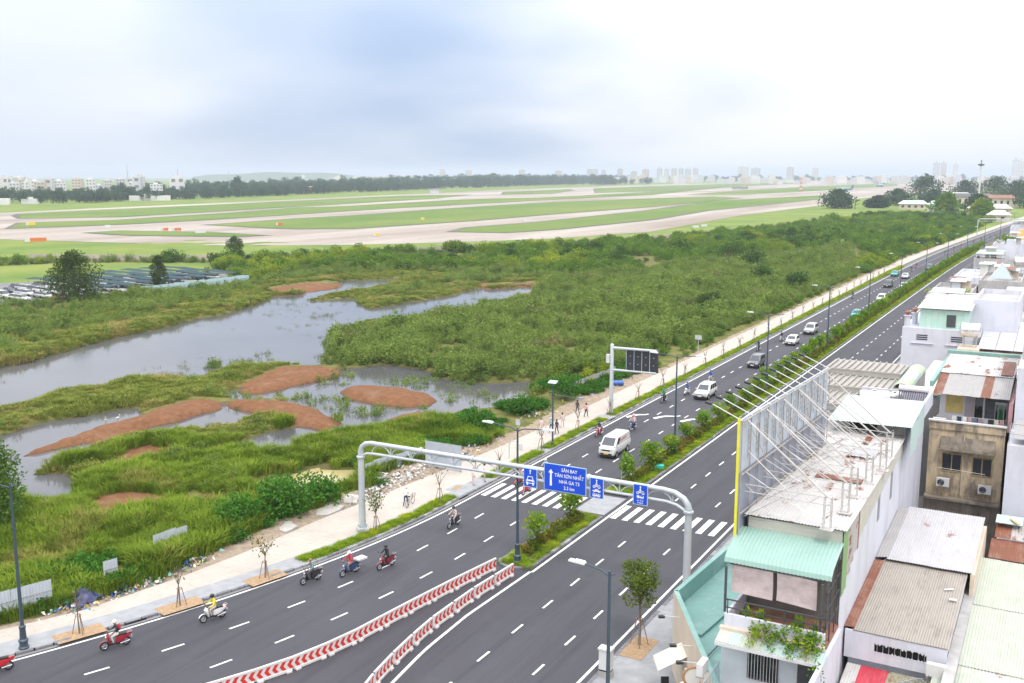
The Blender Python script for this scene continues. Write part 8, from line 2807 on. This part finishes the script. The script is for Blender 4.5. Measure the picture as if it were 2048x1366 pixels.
for i, (x, y, rad, w_) in enumerate(wb):
    t = thing('dark_bush', 'big rounded dark bush %s' % w_, 'bush', (x, y, 0.1), i, 'big dark bushes in the scrub')
    bush(540 + i, rad, rad * 1.25, 1100, 0.6, 0.36, 12).build('crown', F_bushd, t)
    MB().tube([(0, 0, -0.2), (0.2, 0.1, rad * 0.6)], [0.2, 0.1], 6).build('stem', M_bark, t)

# trees and buildings at the far end of the road
FT = [(-177, 894, 15, 16, 'broad dark tree standing alone at the airfield corner'), (-150, 925, 9, 11, 'low dark tree right of the lone broad tree'), (-137, 1138, 27, 26, 'tall dark tree left of the lamp mast'), (-146, 1010, 14, 15, 'shorter tree in front of the tall one left of the mast'), (-112, 1000, 13, 16, 'round tree before the yellow airport houses'), (-112, 1290, 21, 22, 'tall tree just right of the lamp mast'), (-80, 1294, 25, 27, 'broad tree behind the dark roofed houses'), (-52, 1185, 21, 24, 'tree left of the last one at the right edge'), (-30, 980, 18, 18, 'last dark tree at the right edge'), (-80, 784, 15, 11, 'green tree closest to the far bend'), (-52, 720, 12, 9, 'green tree overhanging the far bend'), (-64, 850, 13, 12, 'tree between the far bend and the airport houses')]
for i, (x, y, h, rad, lab) in enumerate(FT):
    tree('far_tree', lab, (x, y, 0), h, rad, F_fartree if i not in (9, 10) else F_bush, 2400, 2.3, 20, 600 + i, 0.15, trunk_r=0.4, group='trees at the far end of the road')
for i, (x, y) in enumerate(((-152, 960), (-146, 965), (-139, 968))):
    t = thing('palm_tree', 'small palm, %s from the left, beside the lone broad tree' % ORD[i], 'palm tree', (x, y, 0), i, 'palms by the airfield corner')
    MB().tube([(0, 0, 0), (0.2, 0, 5), (0.1, 0.2, 9.5)], [0.3, 0.22, 0.18], 6).build('trunk', M_bark, t)
    mb = MB()
    for k in range(12):
        a = k * 0.524
        p0, p1, p2 = Vector((0.1, 0.2, 9.4)), Vector((1.8 * math.cos(a), 1.8 * math.sin(a), 10.6)), Vector((3.6 * math.cos(a), 3.6 * math.sin(a), 8.6))
        sd_ = Vector((-math.sin(a), math.cos(a), 0)) * 0.45
        mb.face([p0, p1 + sd_, p2, p1 - sd_])
    mb.build('fronds', F_fartree, t)

# ------------------------------------------------------------------ airfield wall and car park
M_wallc = mat('wall_concrete', (0.46, 0.40, 0.36), 0.9, var=0.12, scale=0.3, dirt=(0.22, 0.19, 0.17), dirt_amt=0.6, dscale=0.4, stretch=(1, 1, 0.4))
wall = thing('boundary_wall', 'long weathered concrete boundary wall of the airfield', 'wall')
wp = [Vector((*p, 0)) for p in WALL[1:8]]
me_p = MB().box(-1.42, 1.42, -0.06, 0.06, 0.0, 2.3).mesh('wall_panel', M_wallc)
me_q = MB().box(-0.12, 0.12, -0.12, 0.12, 0.0, 2.5).mesh('post', M_wallc)
for i in range(len(wp) - 1):
    d = wp[i + 1] - wp[i]
    n = int(d.length / 3.0)
    for k in range(n):
        if i >= 3 and k % 2:
            continue
        c = wp[i] + d * ((k + 0.5) / n)
        rz = math.atan2(d.y, d.x)
        a = link('wall_panel', me_p, wall, c, rot=(0, 0, rz))
        a.scale = (1 if i < 3 else 2.08, 1, rng.uniform(0.97, 1.03))
        link('post', me_q, wall, wp[i] + d * (k / n), rot=(0, 0, rz))
lotm = mat('car_park_asphalt', (0.16, 0.16, 0.175), 0.9, var=0.15, scale=0.3)
sheet('car_park_ground', CARLOT, 0.20, lotm)
fence_run('tin_fence', 'pale blue fence in front of the shade nets of the car park', (-190.5, 160.0), (-188.5, 196.0), 2.2, 24, m=sheet_mat('fence_pale_blue', (0.44, 0.60, 0.66), 0.0))


def parked_car(kind, paint, i, lab):
    t = thing('parked_car', lab, 'car', (0, 0, 0.21), 0, 'cars in the left hand car park')
    k = CARS[kind]
    L, w = k['L'], k['W'] / 2
    mb = MB()
    loft(mb, [ring_sec(w * a, b, c_, 0.03, y) for y, a, b, c_ in ((-L / 2, 0.85, 0.35, 0.66), (-L / 2 + 0.2, 0.97, 0.28, k['hood'] - 0.1), (k['ws'][0], 1.0, 0.28, k['hood']), (0.6, 1.0, 0.28, k['belt']), (L / 2 - 0.1, 0.96, 0.3, k['belt'] - 0.05), (L / 2, 0.88, 0.4, k['belt'] - 0.15))])
    mb.build('body', paint, t, True)
    (a0, a1), (b0, b1) = k['ws'], k['rw']
    mb = MB()
    v = [(-w * 0.93, a0, k['belt'] - 0.03), (w * 0.93, a0, k['belt'] - 0.03), (w * 0.93, b0, k['belt'] - 0.03), (-w * 0.93, b0, k['belt'] - 0.03), (-w * 0.78, a1, k['roof'] - 0.04), (w * 0.78, a1, k['roof'] - 0.04), (w * 0.78, b1, k['roof'] - 0.04), (-w * 0.78, b1, k['roof'] - 0.04)]
    mb.raw(v, [(0, 1, 5, 4), (1, 2, 6, 5), (2, 3, 7, 6), (3, 0, 4, 7)])
    mb.build('windows', M_carglass, t)
    MB().cbox((0, (a1 + b1) / 2, k['roof'] - 0.02), (w * 1.58, b1 - a1 + 0.04, 0.06)).build('roof', paint, t)
    for y in k['ax']:
        for s in (-1, 1):
            MB().cyl((s * (w - 0.2), y, k['wr']), (s * (w + 0.01), y, k['wr']), k['wr'], n=12).build('wheel', M_tyre, t)
    return t


pc = [('white sedan', 'sedan', P_white), ('black sedan', 'sedan', P_dark), ('white off-road car', 'suv', P_white), ('grey hatchback', 'hatch', P_grey), ('silver sedan', 'sedan', P_silver), ('dark red hatchback', 'hatch', B_red)]
proto_cars = {}
cid = 0
cd_ = Vector((-0.93, 0.36))     # rows run away to the left
place = []
for row in range(11):
    for col in range(11):
        x = -199.5 - 2.75 * col + 0.9 * (row % 2)
        y = 141.0 + 5.6 * row + 0.35 * col
        place.append((x, y, row, col))
for x, y, row, col in place:
    if float(sdist(np.array([x]), np.array([y]), CARLOT)[0]) > -1.8 or (row < 2 and col % 3 == 1) or rng.random() < 0.08:
        continue
    nm, kd, pt = pc[rng.choice((0, 0, 0, 1, 1, 2, 3, 4, 4, 5))]
    if nm not in proto_cars:
        o = parked_car(kd, pt, 0, '')
        proto_cars[nm] = o
    else:
        o = copy_tree(proto_cars[nm])
    o.location = (x, y, 0.21)
    o.rotation_euler = (0, 0, R(90) + rng.uniform(-0.08, 0.08))
    rn = 'car park row %s from the water' % ('one', 'two', 'three')[row] if row < 3 else 'netted car park row %s' % ('four', 'five', 'six', 'seven', 'eight', 'nine', 'ten', 'eleven')[row - 3]
    o['label'] = '%s, %s from the right in %s' % (nm, ORD[min(col, 11)], rn)
M_net = mat('shade_net', (0.010, 0.042, 0.052), 0.9, var=0.25, scale=0.3)
for i in range(8):
    y0 = 157.5 + 5.6 * i
    t = thing('shade_net', 'teal shade net strip over the car park, %s from the water' % ORD[i], 'shade net', (0, 0, 0), 0, 'teal shade nets over the car park')
    mb = MB()
    n = 10
    x0, x1 = (-195.5, -232.0 + i * 0.3)
    for k in range(n):
        a, b = k / n, (k + 1) / n
        xa, xb = x0 + (x1 - x0) * a, x0 + (x1 - x0) * b
        za, zb = 2.35 - 0.22 * abs(math.sin(a * n * 0.8 + i)), 2.35 - 0.22 * abs(math.sin(b * n * 0.8 + i))
        mb.face([(xa, y0 + 3.5 * a, za), (xb, y0 + 3.5 * b, zb), (xb, y0 + 3.5 * b + 3.5, zb + 0.1), (xa, y0 + 3.5 * a + 3.5, za + 0.1)])
    mb.build('net', M_net, t)
    pm_ = MB()
    for k in range(0, n + 1, 2):
        a = k / n
        pm_.tube([(x0 + (x1 - x0) * a, y0 + 3.5 * a + 1.4, 0.2), (x0 + (x1 - x0) * a, y0 + 3.5 * a + 1.4, 2.45)], 0.05, 4)
    pm_.build('posts', M_rsteel, t)

# ------------------------------------------------------------------ on the airfield
M_or = mat('airfield_orange', (0.62, 0.16, 0.04), 0.6, var=0.05)
M_yw = mat('airfield_yellow', (0.70, 0.52, 0.03), 0.6, var=0.05)
for i, (x, y, w, h, m_, lab) in enumerate(((-383, 273, 8.5, 1.5, M_or, 'orange and white marker box nearest the left edge of the airfield'), (-401, 359, 3.2, 1.4, M_or, 'orange marker box on the small grass island, left one'), (-396, 362, 4.4, 1.4, M_or, 'orange marker box on the small grass island, right one'), (-369, 352, 5.0, 1.0, M_plast, 'pale sign box at the right end of the small grass island'), (-389, 430, 3.8, 1.3, M_or, 'orange marker box in front of the big grass island'), (-282, 377, 3.2, 1.2, M_yw, 'yellow sign box beside the bright taxiway'), (-358, 527, 2.4, 1.5, M_yw, 'small yellow sign on the edge of the big grass island'), (-294, 547, 6.0, 0.9, M_plast, 'pale sign box on the pointed grass island'), (-176, 518, 4.5, 1.1, M_plast, 'left white slab on the turf near the wall'), (-176, 532, 4.5, 1.1, M_plast, 'right white slab on the turf near the wall'), (-511, 362, 5, 1.6, M_yw, 'yellow sign frame at the far left of the airfield'), (-451, 365, 3, 1.4, M_plast, 'white sign box left of the small grass island'))):
    t = thing('taxiway_sign', lab, 'airfield sign', (x, y, 0.1), R(60), 'sign boxes on the airfield')
    MB().box(-w / 2, w / 2, -0.25, 0.25, 0.35, 0.35 + h).build('box', m_, t)
    MB().box(-w / 2, -w / 4, -0.27, 0.27, 0.33, 0.37 + h).build('white_end', M_plast, t)
    for s in (-0.35, 0.35):
        MB().box(s * w - 0.06, s * w + 0.06, -0.05, 0.05, 0, 0.4).build('leg', M_steel, t)
t = thing('radio_mast', 'red and white banded lattice mast on the airfield', 'mast', (-425, 1816, 0))
for k in range(7):
    z0, z1 = 3.4 * k, 3.4 * (k + 1)
    mb = MB()
    w0, w1 = 2.2 - 0.22 * k, 2.2 - 0.22 * (k + 1)
    for sx, sy in ((-1, -1), (1, -1), (1, 1), (-1, 1)):
        mb.tube([(sx * w0, sy * w0, z0), (sx * w1, sy * w1, z1)], 0.3, 4)
        mb.tube([(sx * w0, sy * w0, z0), (-sx * w1, sy * w1, z1)], 0.2, 4)
    mb.build('mast_section', M_or if k % 2 == 0 else M_plast, t)
t = thing('light_mast', 'tall white floodlight mast rising above the trees at the far right', 'mast', (-93, 1234, 0))
MB().tube([(0, 0, 0), (0, 0, 40)], [1.0, 0.6], 10).build('pole', M_plast, t)
hd = MB().lathe([(1.0, 38.5), (3.4, 39.2), (3.4, 40.4), (1.0, 41)], 12).build('lamp_ring', M_dsteel, t)
MB().tube([(0, 0, 41), (0, 0, 45)], 0.5, 5).build('aerial', M_dsteel, hd)


def airliner(loc, rz, tail, label, s=1.0):
    t = thing('airliner', label, 'airliner', loc, rz, 'airliners on the taxiway')
    t.scale = (s, s, s)
    bodym = mat('fuselage_teal', (0.03, 0.22, 0.28), 0.35, var=0.0)
    ys = [-18, -17.4, -16, -13, 10, 15, 19]
    MB().tube([(0, y, 3.6 + (0.5 if y > 14 else 0)) for y in ys], [0.2, 0.9, 1.5, 1.95, 1.95, 1.4, 0.3], 14).build('fuselage', [bodym], t, True)
    MB().tube([(0, y, 4.4) for y in (-16.5, -12, 12)], [0.9, 1.45, 1.35], 12).build('white_crown', M_plast, t, True)
    for sgn in (-1, 1):
        w_ = MB()
        w_.raw([(sgn * 1.6, -4.0, 2.9), (sgn * 1.6, 2.6, 2.9), (sgn * 17, 7.6, 4.0), (sgn * 17, 6.0, 4.0), (sgn * 1.6, -4.0, 3.4), (sgn * 1.6, 2.6, 3.4), (sgn * 17, 7.6, 4.15), (sgn * 17, 6.0, 4.15)], [(0, 1, 2, 3), (4, 7, 6, 5), (0, 4, 5, 1), (1, 5, 6, 2), (2, 6, 7, 3), (3, 7, 4, 0)])
        w_.build('wing', M_plast, t)
        MB().tube([(sgn * 5.6, -4.6, 2.2), (sgn * 5.6, -1.2, 2.2)], [1.15, 0.9], 12).build('engine', bodym, t)
        h_ = MB()
        h_.raw([(sgn * 0.6, 14.5, 4.6), (sgn * 0.6, 17.6, 4.6), (sgn * 6, 19.4, 5.2), (sgn * 6, 18.2, 5.2), (sgn * 0.6, 14.5, 4.8), (sgn * 0.6, 17.6, 4.8), (sgn * 6, 19.4, 5.3), (sgn * 6, 18.2, 5.3)], [(0, 1, 2, 3), (4, 7, 6, 5), (0, 4, 5, 1), (1, 5, 6, 2), (2, 6, 7, 3), (3, 7, 4, 0)])
        h_.build('tailplane', M_plast, t)
    f_ = MB()
    f_.raw([(-0.15, 12.5, 5.2), (-0.15, 17.8, 5.2), (-0.1, 19.6, 11.5), (-0.1, 17.2, 11.5), (0.15, 12.5, 5.2), (0.15, 17.8, 5.2), (0.1, 19.6, 11.5), (0.1, 17.2, 11.5)], [(0, 1, 2, 3), (4, 7, 6, 5), (0, 4, 5, 1), (1, 5, 6, 2), (2, 6, 7, 3), (3, 7, 4, 0)])
    f_.build('tail_fin', tail, t)
    for x, y in ((0, -13), (-3, 1.5), (3, 1.5)):
        MB().cyl((x - 0.3, y, 0.6), (x + 0.3, y, 0.6), 0.6, n=10).tube([(x, y, 0.6), (x, y, 2.6)], 0.15, 5).build('landing_gear', M_dsteel, t)
    return t


tl = mat('fin_navy', (0.03, 0.09, 0.22), 0.4, var=0)
airliner((-368, 1914, 0.1), R(-120), tl, 'nearest teal airliner on the taxiway left of the others', 1.0)
airliner((-402, 2500, 0.1), R(25), tl, 'larger airliner with dark engines seen head on', 1.35)
airliner((-520, 3300, 0.1), R(10), tl, 'airliner farther back behind the head on one', 1.3)
airliner((-360, 2900, 0.1), R(-60), tl, 'airliner showing only its blue tail beside the tall trees', 1.4)
t = thing('crash_gate_hut', 'white hut at the far edge of the airfield', 'hut', (-880, 1330, 0))
MB().box(-6, 6, -4, 4, 0, 6.5).build('wall', M_plast, t)
MB().prism([(-7, -5), (7, -5), (7, 5), (-7, 5)], 6.5, 7.4).build('roof', W_grey, t)
t = thing('control_cabin', 'orange and white cabin on stilts in front of the wood', 'cabin', (-1020, 1190, 0))
MB().box(-6, 6, -4, 4, 5, 11).build('cabin_body', M_or, t)
MB().box(-8, 8, -5, 5, 11, 12).build('roof', M_plast, t)
for x in (-5, 5):
    MB().box(x - 0.6, x + 0.6, -0.6, 0.6, 0, 5).build('stilt', M_yw, t)
t = thing('airport_shed', 'low dark shed out on the far turf', 'shed', (-560, 1900, 0))
MB().box(-14, 14, -5, 5, 1.5, 6).build('wall', W_grey, t)
MB().box(-15, 15, -6, 6, 6, 6.8).build('roof', S_dark, t)
t = thing('wing_hangar', 'long hall with red curved roof beyond the wood', 'hall', (-1560, 2330, 0), R(33))
MB().box(-75, 75, -20, 20, 0, 20).build('wall', M_plast, t)
mb = MB()
for k in range(10):
    a0, a1 = math.pi * k / 10, math.pi * (k + 1) / 10
    mb.face([(-78 * math.cos(a0), -22, 20 + 8 * math.sin(a0)), (-78 * math.cos(a1), -22, 20 + 8 * math.sin(a1)), (-78 * math.cos(a1), 22, 20 + 8 * math.sin(a1)), (-78 * math.cos(a0), 22, 20 + 8 * math.sin(a0))])
mb.build('roof', mat('stadium_red', (0.5, 0.06, 0.07), 0.6), t)
# airport houses at far right
for i, (x, y, w, d, h, wm, rm, lab) in enumerate(((-118, 905, 22, 12, 4.5, W_cream, S_mintp, 'low white building with pale roof in front of the trees'), (-104, 1060, 34, 16, 9, W_cream, S_lav, 'cream airport building left of the mast'), (-82, 1010, 36, 14, 9, W_cream, M_dsteel, 'yellow airport house with dark roof right of the mast'), (-60, 1000, 30, 14, 8, W_cream, S_rust, 'long yellow house with a red roof'), (-90, 860, 22, 12, 5.5, W_white, S_mintp, 'low house with a pale green roof before the bend'), (-50, 760, 26, 12, 6, W_cream, S_lav, 'beige house at the far bend'), (-40, 690, 12, 8, 4, W_cream, S_white, 'white shed at the far bend beside the trees'))):
    t = thing('airport_house', lab, 'house', (x, y, 0), R(8), 'buildings at the far end')
    MB().box(-w / 2, w / 2, -d / 2, d / 2, 0, h).build('wall', wm, t)
    mb = MB()
    mb.raw([(-w / 2 - 1, -d / 2 - 1, h), (w / 2 + 1, -d / 2 - 1, h), (w / 2 + 1, d / 2 + 1, h), (-w / 2 - 1, d / 2 + 1, h), (-w / 2 + 3, 0, h + 3), (w / 2 - 3, 0, h + 3)], [(0, 1, 5, 4), (1, 2, 5), (2, 3, 4, 5), (3, 0, 4), (3, 2, 1, 0)])
    mb.build('roof', rm, t)
    for k in range(int(w / 5)):
        MB().box(-w / 2 + 2 + 5 * k, -w / 2 + 4 + 5 * k, -d / 2 - 0.1, -d / 2, h * 0.35, h * 0.75).build('window', M_glass, t)

# ------------------------------------------------------------------ towns on the horizon
TW = [mat('town_%d' % i, c_, 0.9, var=0.1, scale=0.05) for i, c_ in enumerate(((0.6, 0.6, 0.6), (0.5, 0.49, 0.47), (0.52, 0.45, 0.38), (0.5, 0.5, 0.52), (0.62, 0.6, 0.57)))]
W_band = mat('town_window', (0.16, 0.18, 0.2), 0.4, var=0.1)


def block(x, y, w, d, h, rz, label, group, name='town_house', m=None, floors=True, roof=None):
    t = thing(name, label, 'building', (x, y, 0), rz, group)
    MB().box(-w / 2, w / 2, -d / 2, d / 2, 0, h).build('wall', m or rng.choice(TW), t)
    if floors:
        nf, nc = max(1, int(h / (3.6 if h < 24 else 7))), max(1, int(w / (3.5 if h < 24 else 8)))
        mb = MB()
        fh, cw = h / nf, w / nc
        for a in range(nf):
            for b in range(nc):
                mb.box(-w / 2 + cw * (b + 0.25), -w / 2 + cw * (b + 0.75), -d / 2 - 0.12, -d / 2 + 0.05, fh * (a + 0.3), fh * (a + 0.75))
        mb.build('windows', W_band, t)
    MB().box(-w * 0.22, w * 0.15, -d * 0.2, d * 0.25, h, h + max(1.8, h * 0.1)).build('stair_head', roof or rng.choice(TW), t)
    return t


r = random.Random(4242)
for i in range(95):
    y = r.uniform(560, 1000)
    x = -1060 - (1000 - y) * 0.12 - r.random() ** 0.8 * 420
    block(x, y, r.uniform(6, 13), r.uniform(8, 14), r.uniform(15, 27), R(50) + r.uniform(-0.3, 0.3), 'small pale house in the dense town behind the trees at far left', 'houses of the left hand town')
for i, (x, y, w, d, h, lab) in enumerate(((-915, 612, 26, 14, 6, 'long white shed with grey roof below the left hand town'), (-915, 650, 16, 12, 5, 'low white shed right of the long one below the town'), (-915, 800, 44, 12, 5.5, 'long low white building at the edge of the wood'), (-985, 905, 18, 14, 26, 'white block rising from the trees near the aerials'), (-960, 850, 14, 10, 18, 'cream block among the trees near the aerials'))):
    t = block(x, y, w, d, h, R(50), lab, 'sheds below the left hand town', 'white_shed', TW[0], h > 12)
for i, (x, y, h, lab) in enumerate(((-1144, 964, 44, 'thin grey aerial mast left of the wood'), (-1075, 990, 38, 'lattice aerial mast above the wood'), (-1050, 1060, 36, 'lattice aerial mast beside the tallest tree of the wood'), (-1330, 1000, 22, 'short aerial on the left hand town'))):
    t = thing('aerial_mast', lab, 'mast', (x, y, 0), 0, 'aerials over the wood')
    mb = MB()
    for a in range(3):
        mb.tube([(0.9 * math.cos(a * 2.1), 0.9 * math.sin(a * 2.1), 0), (0, 0, h)], 0.22, 4)
    mb.build('mast_legs', M_steel, t)
    MB().box(-0.9, 0.9, -0.9, 0.9, h * 0.72, h * 0.8).build('aerial_head', M_plast, t)
tree('wood_tree', 'tallest tree standing out above the left wood', (-985, 1010, 0), 27, 15, F_fartree, 1100, 2.2, 14, 701, 0.1, trunk_r=0.6)
tree('wood_tree', 'round tree standing out left of the aerial masts', (-985, 820, 0), 19, 13, F_fartree, 1000, 2.0, 14, 702, 0.1, trunk_r=0.6)


def horizon_block(px_, top, dist, wpx, lab, m=None):
    """a tower at a compass bearing and distance"""
    az = R(29.11) - math.atan((px_ - 1024) / 2027.0)
    x, y = -math.sin(az) * dist, math.cos(az) * dist
    h = CAM_H + (351 - top) * dist / 2027.0
    block(x, y, wpx * dist / 2027.0, wpx * dist / 2027.0 * 0.8, h, az, lab, 'towers on the horizon', 'tower_block', m or TW[rng.randrange(5)])


for i, (px_, top, wpx, dist) in enumerate(((885, 339, 11, 6200), (937, 340, 13, 5600), (1044, 340, 13, 5200), (1117, 342, 15, 4400), (1185, 338, 22, 4800), (1207, 340, 9, 4700), (1240, 338, 11, 4600), (1268, 343, 12, 4200), (1291, 339, 14, 4400), (1319, 337, 11, 4800), (1333, 338, 10, 4900), (1348, 337, 11, 5000), (1362, 337, 10, 5000), (1376, 338, 12, 5000), (1391, 337, 10, 5100), (1486, 334, 20, 5600), (1511, 337, 18, 5000), (1580, 335, 13, 4800), (1630, 337, 12, 5400), (1872, 328, 12, 6400), (1886, 328, 10, 6400), (1910, 331, 9, 6200), (2030, 323, 12, 5800), (2041, 325, 9, 5800))):
    horizon_block(px_, top, dist, wpx, 'pale tower on the hazy horizon, %s from the left' % ordw(i + 1))
for i in range(150):
    px_ = r.uniform(1000, 2046) if i < 120 else r.uniform(600, 1000)
    dist = r.uniform(3300, 4800)
    az = R(29.11) - math.atan((px_ - 1024) / 2027.0)
    block(-math.sin(az) * dist, math.cos(az) * dist, r.uniform(14, 34), r.uniform(12, 20), r.uniform(9, 30), az, 'small pale house in the hazy town along the right horizon' if px_ > 1000 else 'small pale house showing above the far wood', 'houses of the far town', floors=False)
# more woodland towards the right hand horizon
tp = []
for k in range(620):
    px_ = r.uniform(900, 2060)
    dist = r.uniform(2900, 3300) if r.random() < 0.6 else r.uniform(4800, 5600)
    az = R(29.11) - math.atan((px_ - 1024) / 2027.0)
    tp.append((-math.sin(az) * dist, math.cos(az) * dist, 0))
tp = np.array(tp)
tp = tp[(tp[:, 0] < -1150) | (np.hypot(tp[:, 0], tp[:, 1]) > 4500)]
scatter('horizon_wood', 'fartree', tp, nrng.uniform(1.1, 2.0, len(tp)), 'hazy strip of trees along the right horizon', 'wood', tilt=0.03)
# low hill behind the wood
mb = MB()
n = 24
for k in range(n):
    a, b = k / n, (k + 1) / n
    f = lambda u: 26 * math.sin(math.pi * u) ** 0.8 + 3 * math.sin(u * 19)
    c0, c1 = Vector((-4200, 3950)), Vector((-3500, 4700))
    pa, pb = c0.lerp(c1, a), c0.lerp(c1, b)
    dd = Vector((-0.68, 0.73)) * 500
    mb.face([(*pa, -1), (*pb, -1), (*(pb + dd * 0.5), 20 + f(b)), (*(pa + dd * 0.5), 20 + f(a))])
    mb.face([(*(pa + dd * 0.5), 20 + f(a)), (*(pb + dd * 0.5), 20 + f(b)), (*(pb + dd), -1), (*(pa + dd), -1)])
struct(mb.build('hill', mat('hill_green', (0.09, 0.13, 0.07), 1.0, var=0.2, scale=0.01), smooth='all'))

# two egrets on the red dike
for i, (x, y) in enumerate(((-93.9, 74.0), (-93.6, 75.4))):
    z = float(ground_z(np.array([x]), np.array([y]))[0])
    t = thing('egret', 'white egret on the red earth dike, %s' % ('left one' if i == 0 else 'right one'), 'egret', (x, y, z), 0.8 + i, 'egrets on the dike')
    MB().tube([(0, 0.34, 0.34), (0, 0.2, 0.42), (0, 0.0, 0.47), (0, -0.16, 0.50), (0, -0.22, 0.62), (0, -0.18, 0.76), (0, -0.26, 0.86), (0, -0.34, 0.87)], [0.02, 0.09, 0.13, 0.09, 0.04, 0.035, 0.05, 0.025], 8).build('body', M_plast, t, 'all')
    MB().tube([(0, -0.33, 0.87), (0, -0.46, 0.85)], [0.016, 0.004], 5).build('beak', M_yw, t)
    for s in (-0.04, 0.04):
        MB().tube([(s, 0.02, 0.4), (s, 0.05, 0.2), (s, 0.0, 0.0)], 0.012, 4).build('leg', M_trim, t)

# ------------------------------------------------------------------ the damp air
hz = MB().box(-9600, 9600, -700, 20600, -2.0, 116.0).build('haze', None)
hz.data.materials.clear()
hm = bpy.data.materials.new('haze')
hm.use_nodes = True
hn = hm.node_tree
hn.nodes.remove(hn.nodes['Principled BSDF'])
pv = hn.nodes.new('ShaderNodeVolumePrincipled')
pv.inputs['Color'].default_value = (0.80, 0.90, 1.0, 1)
pv.inputs['Density'].default_value = 0.00015
pv.inputs['Anisotropy'].default_value = 0.2
hn.links.new(pv.outputs[0], hn.nodes['Material Output'].inputs['Volume'])
hz.data.materials.append(hm)
tag(hz, 'thin pale haze over the whole plain', 'haze', kind='stuff')
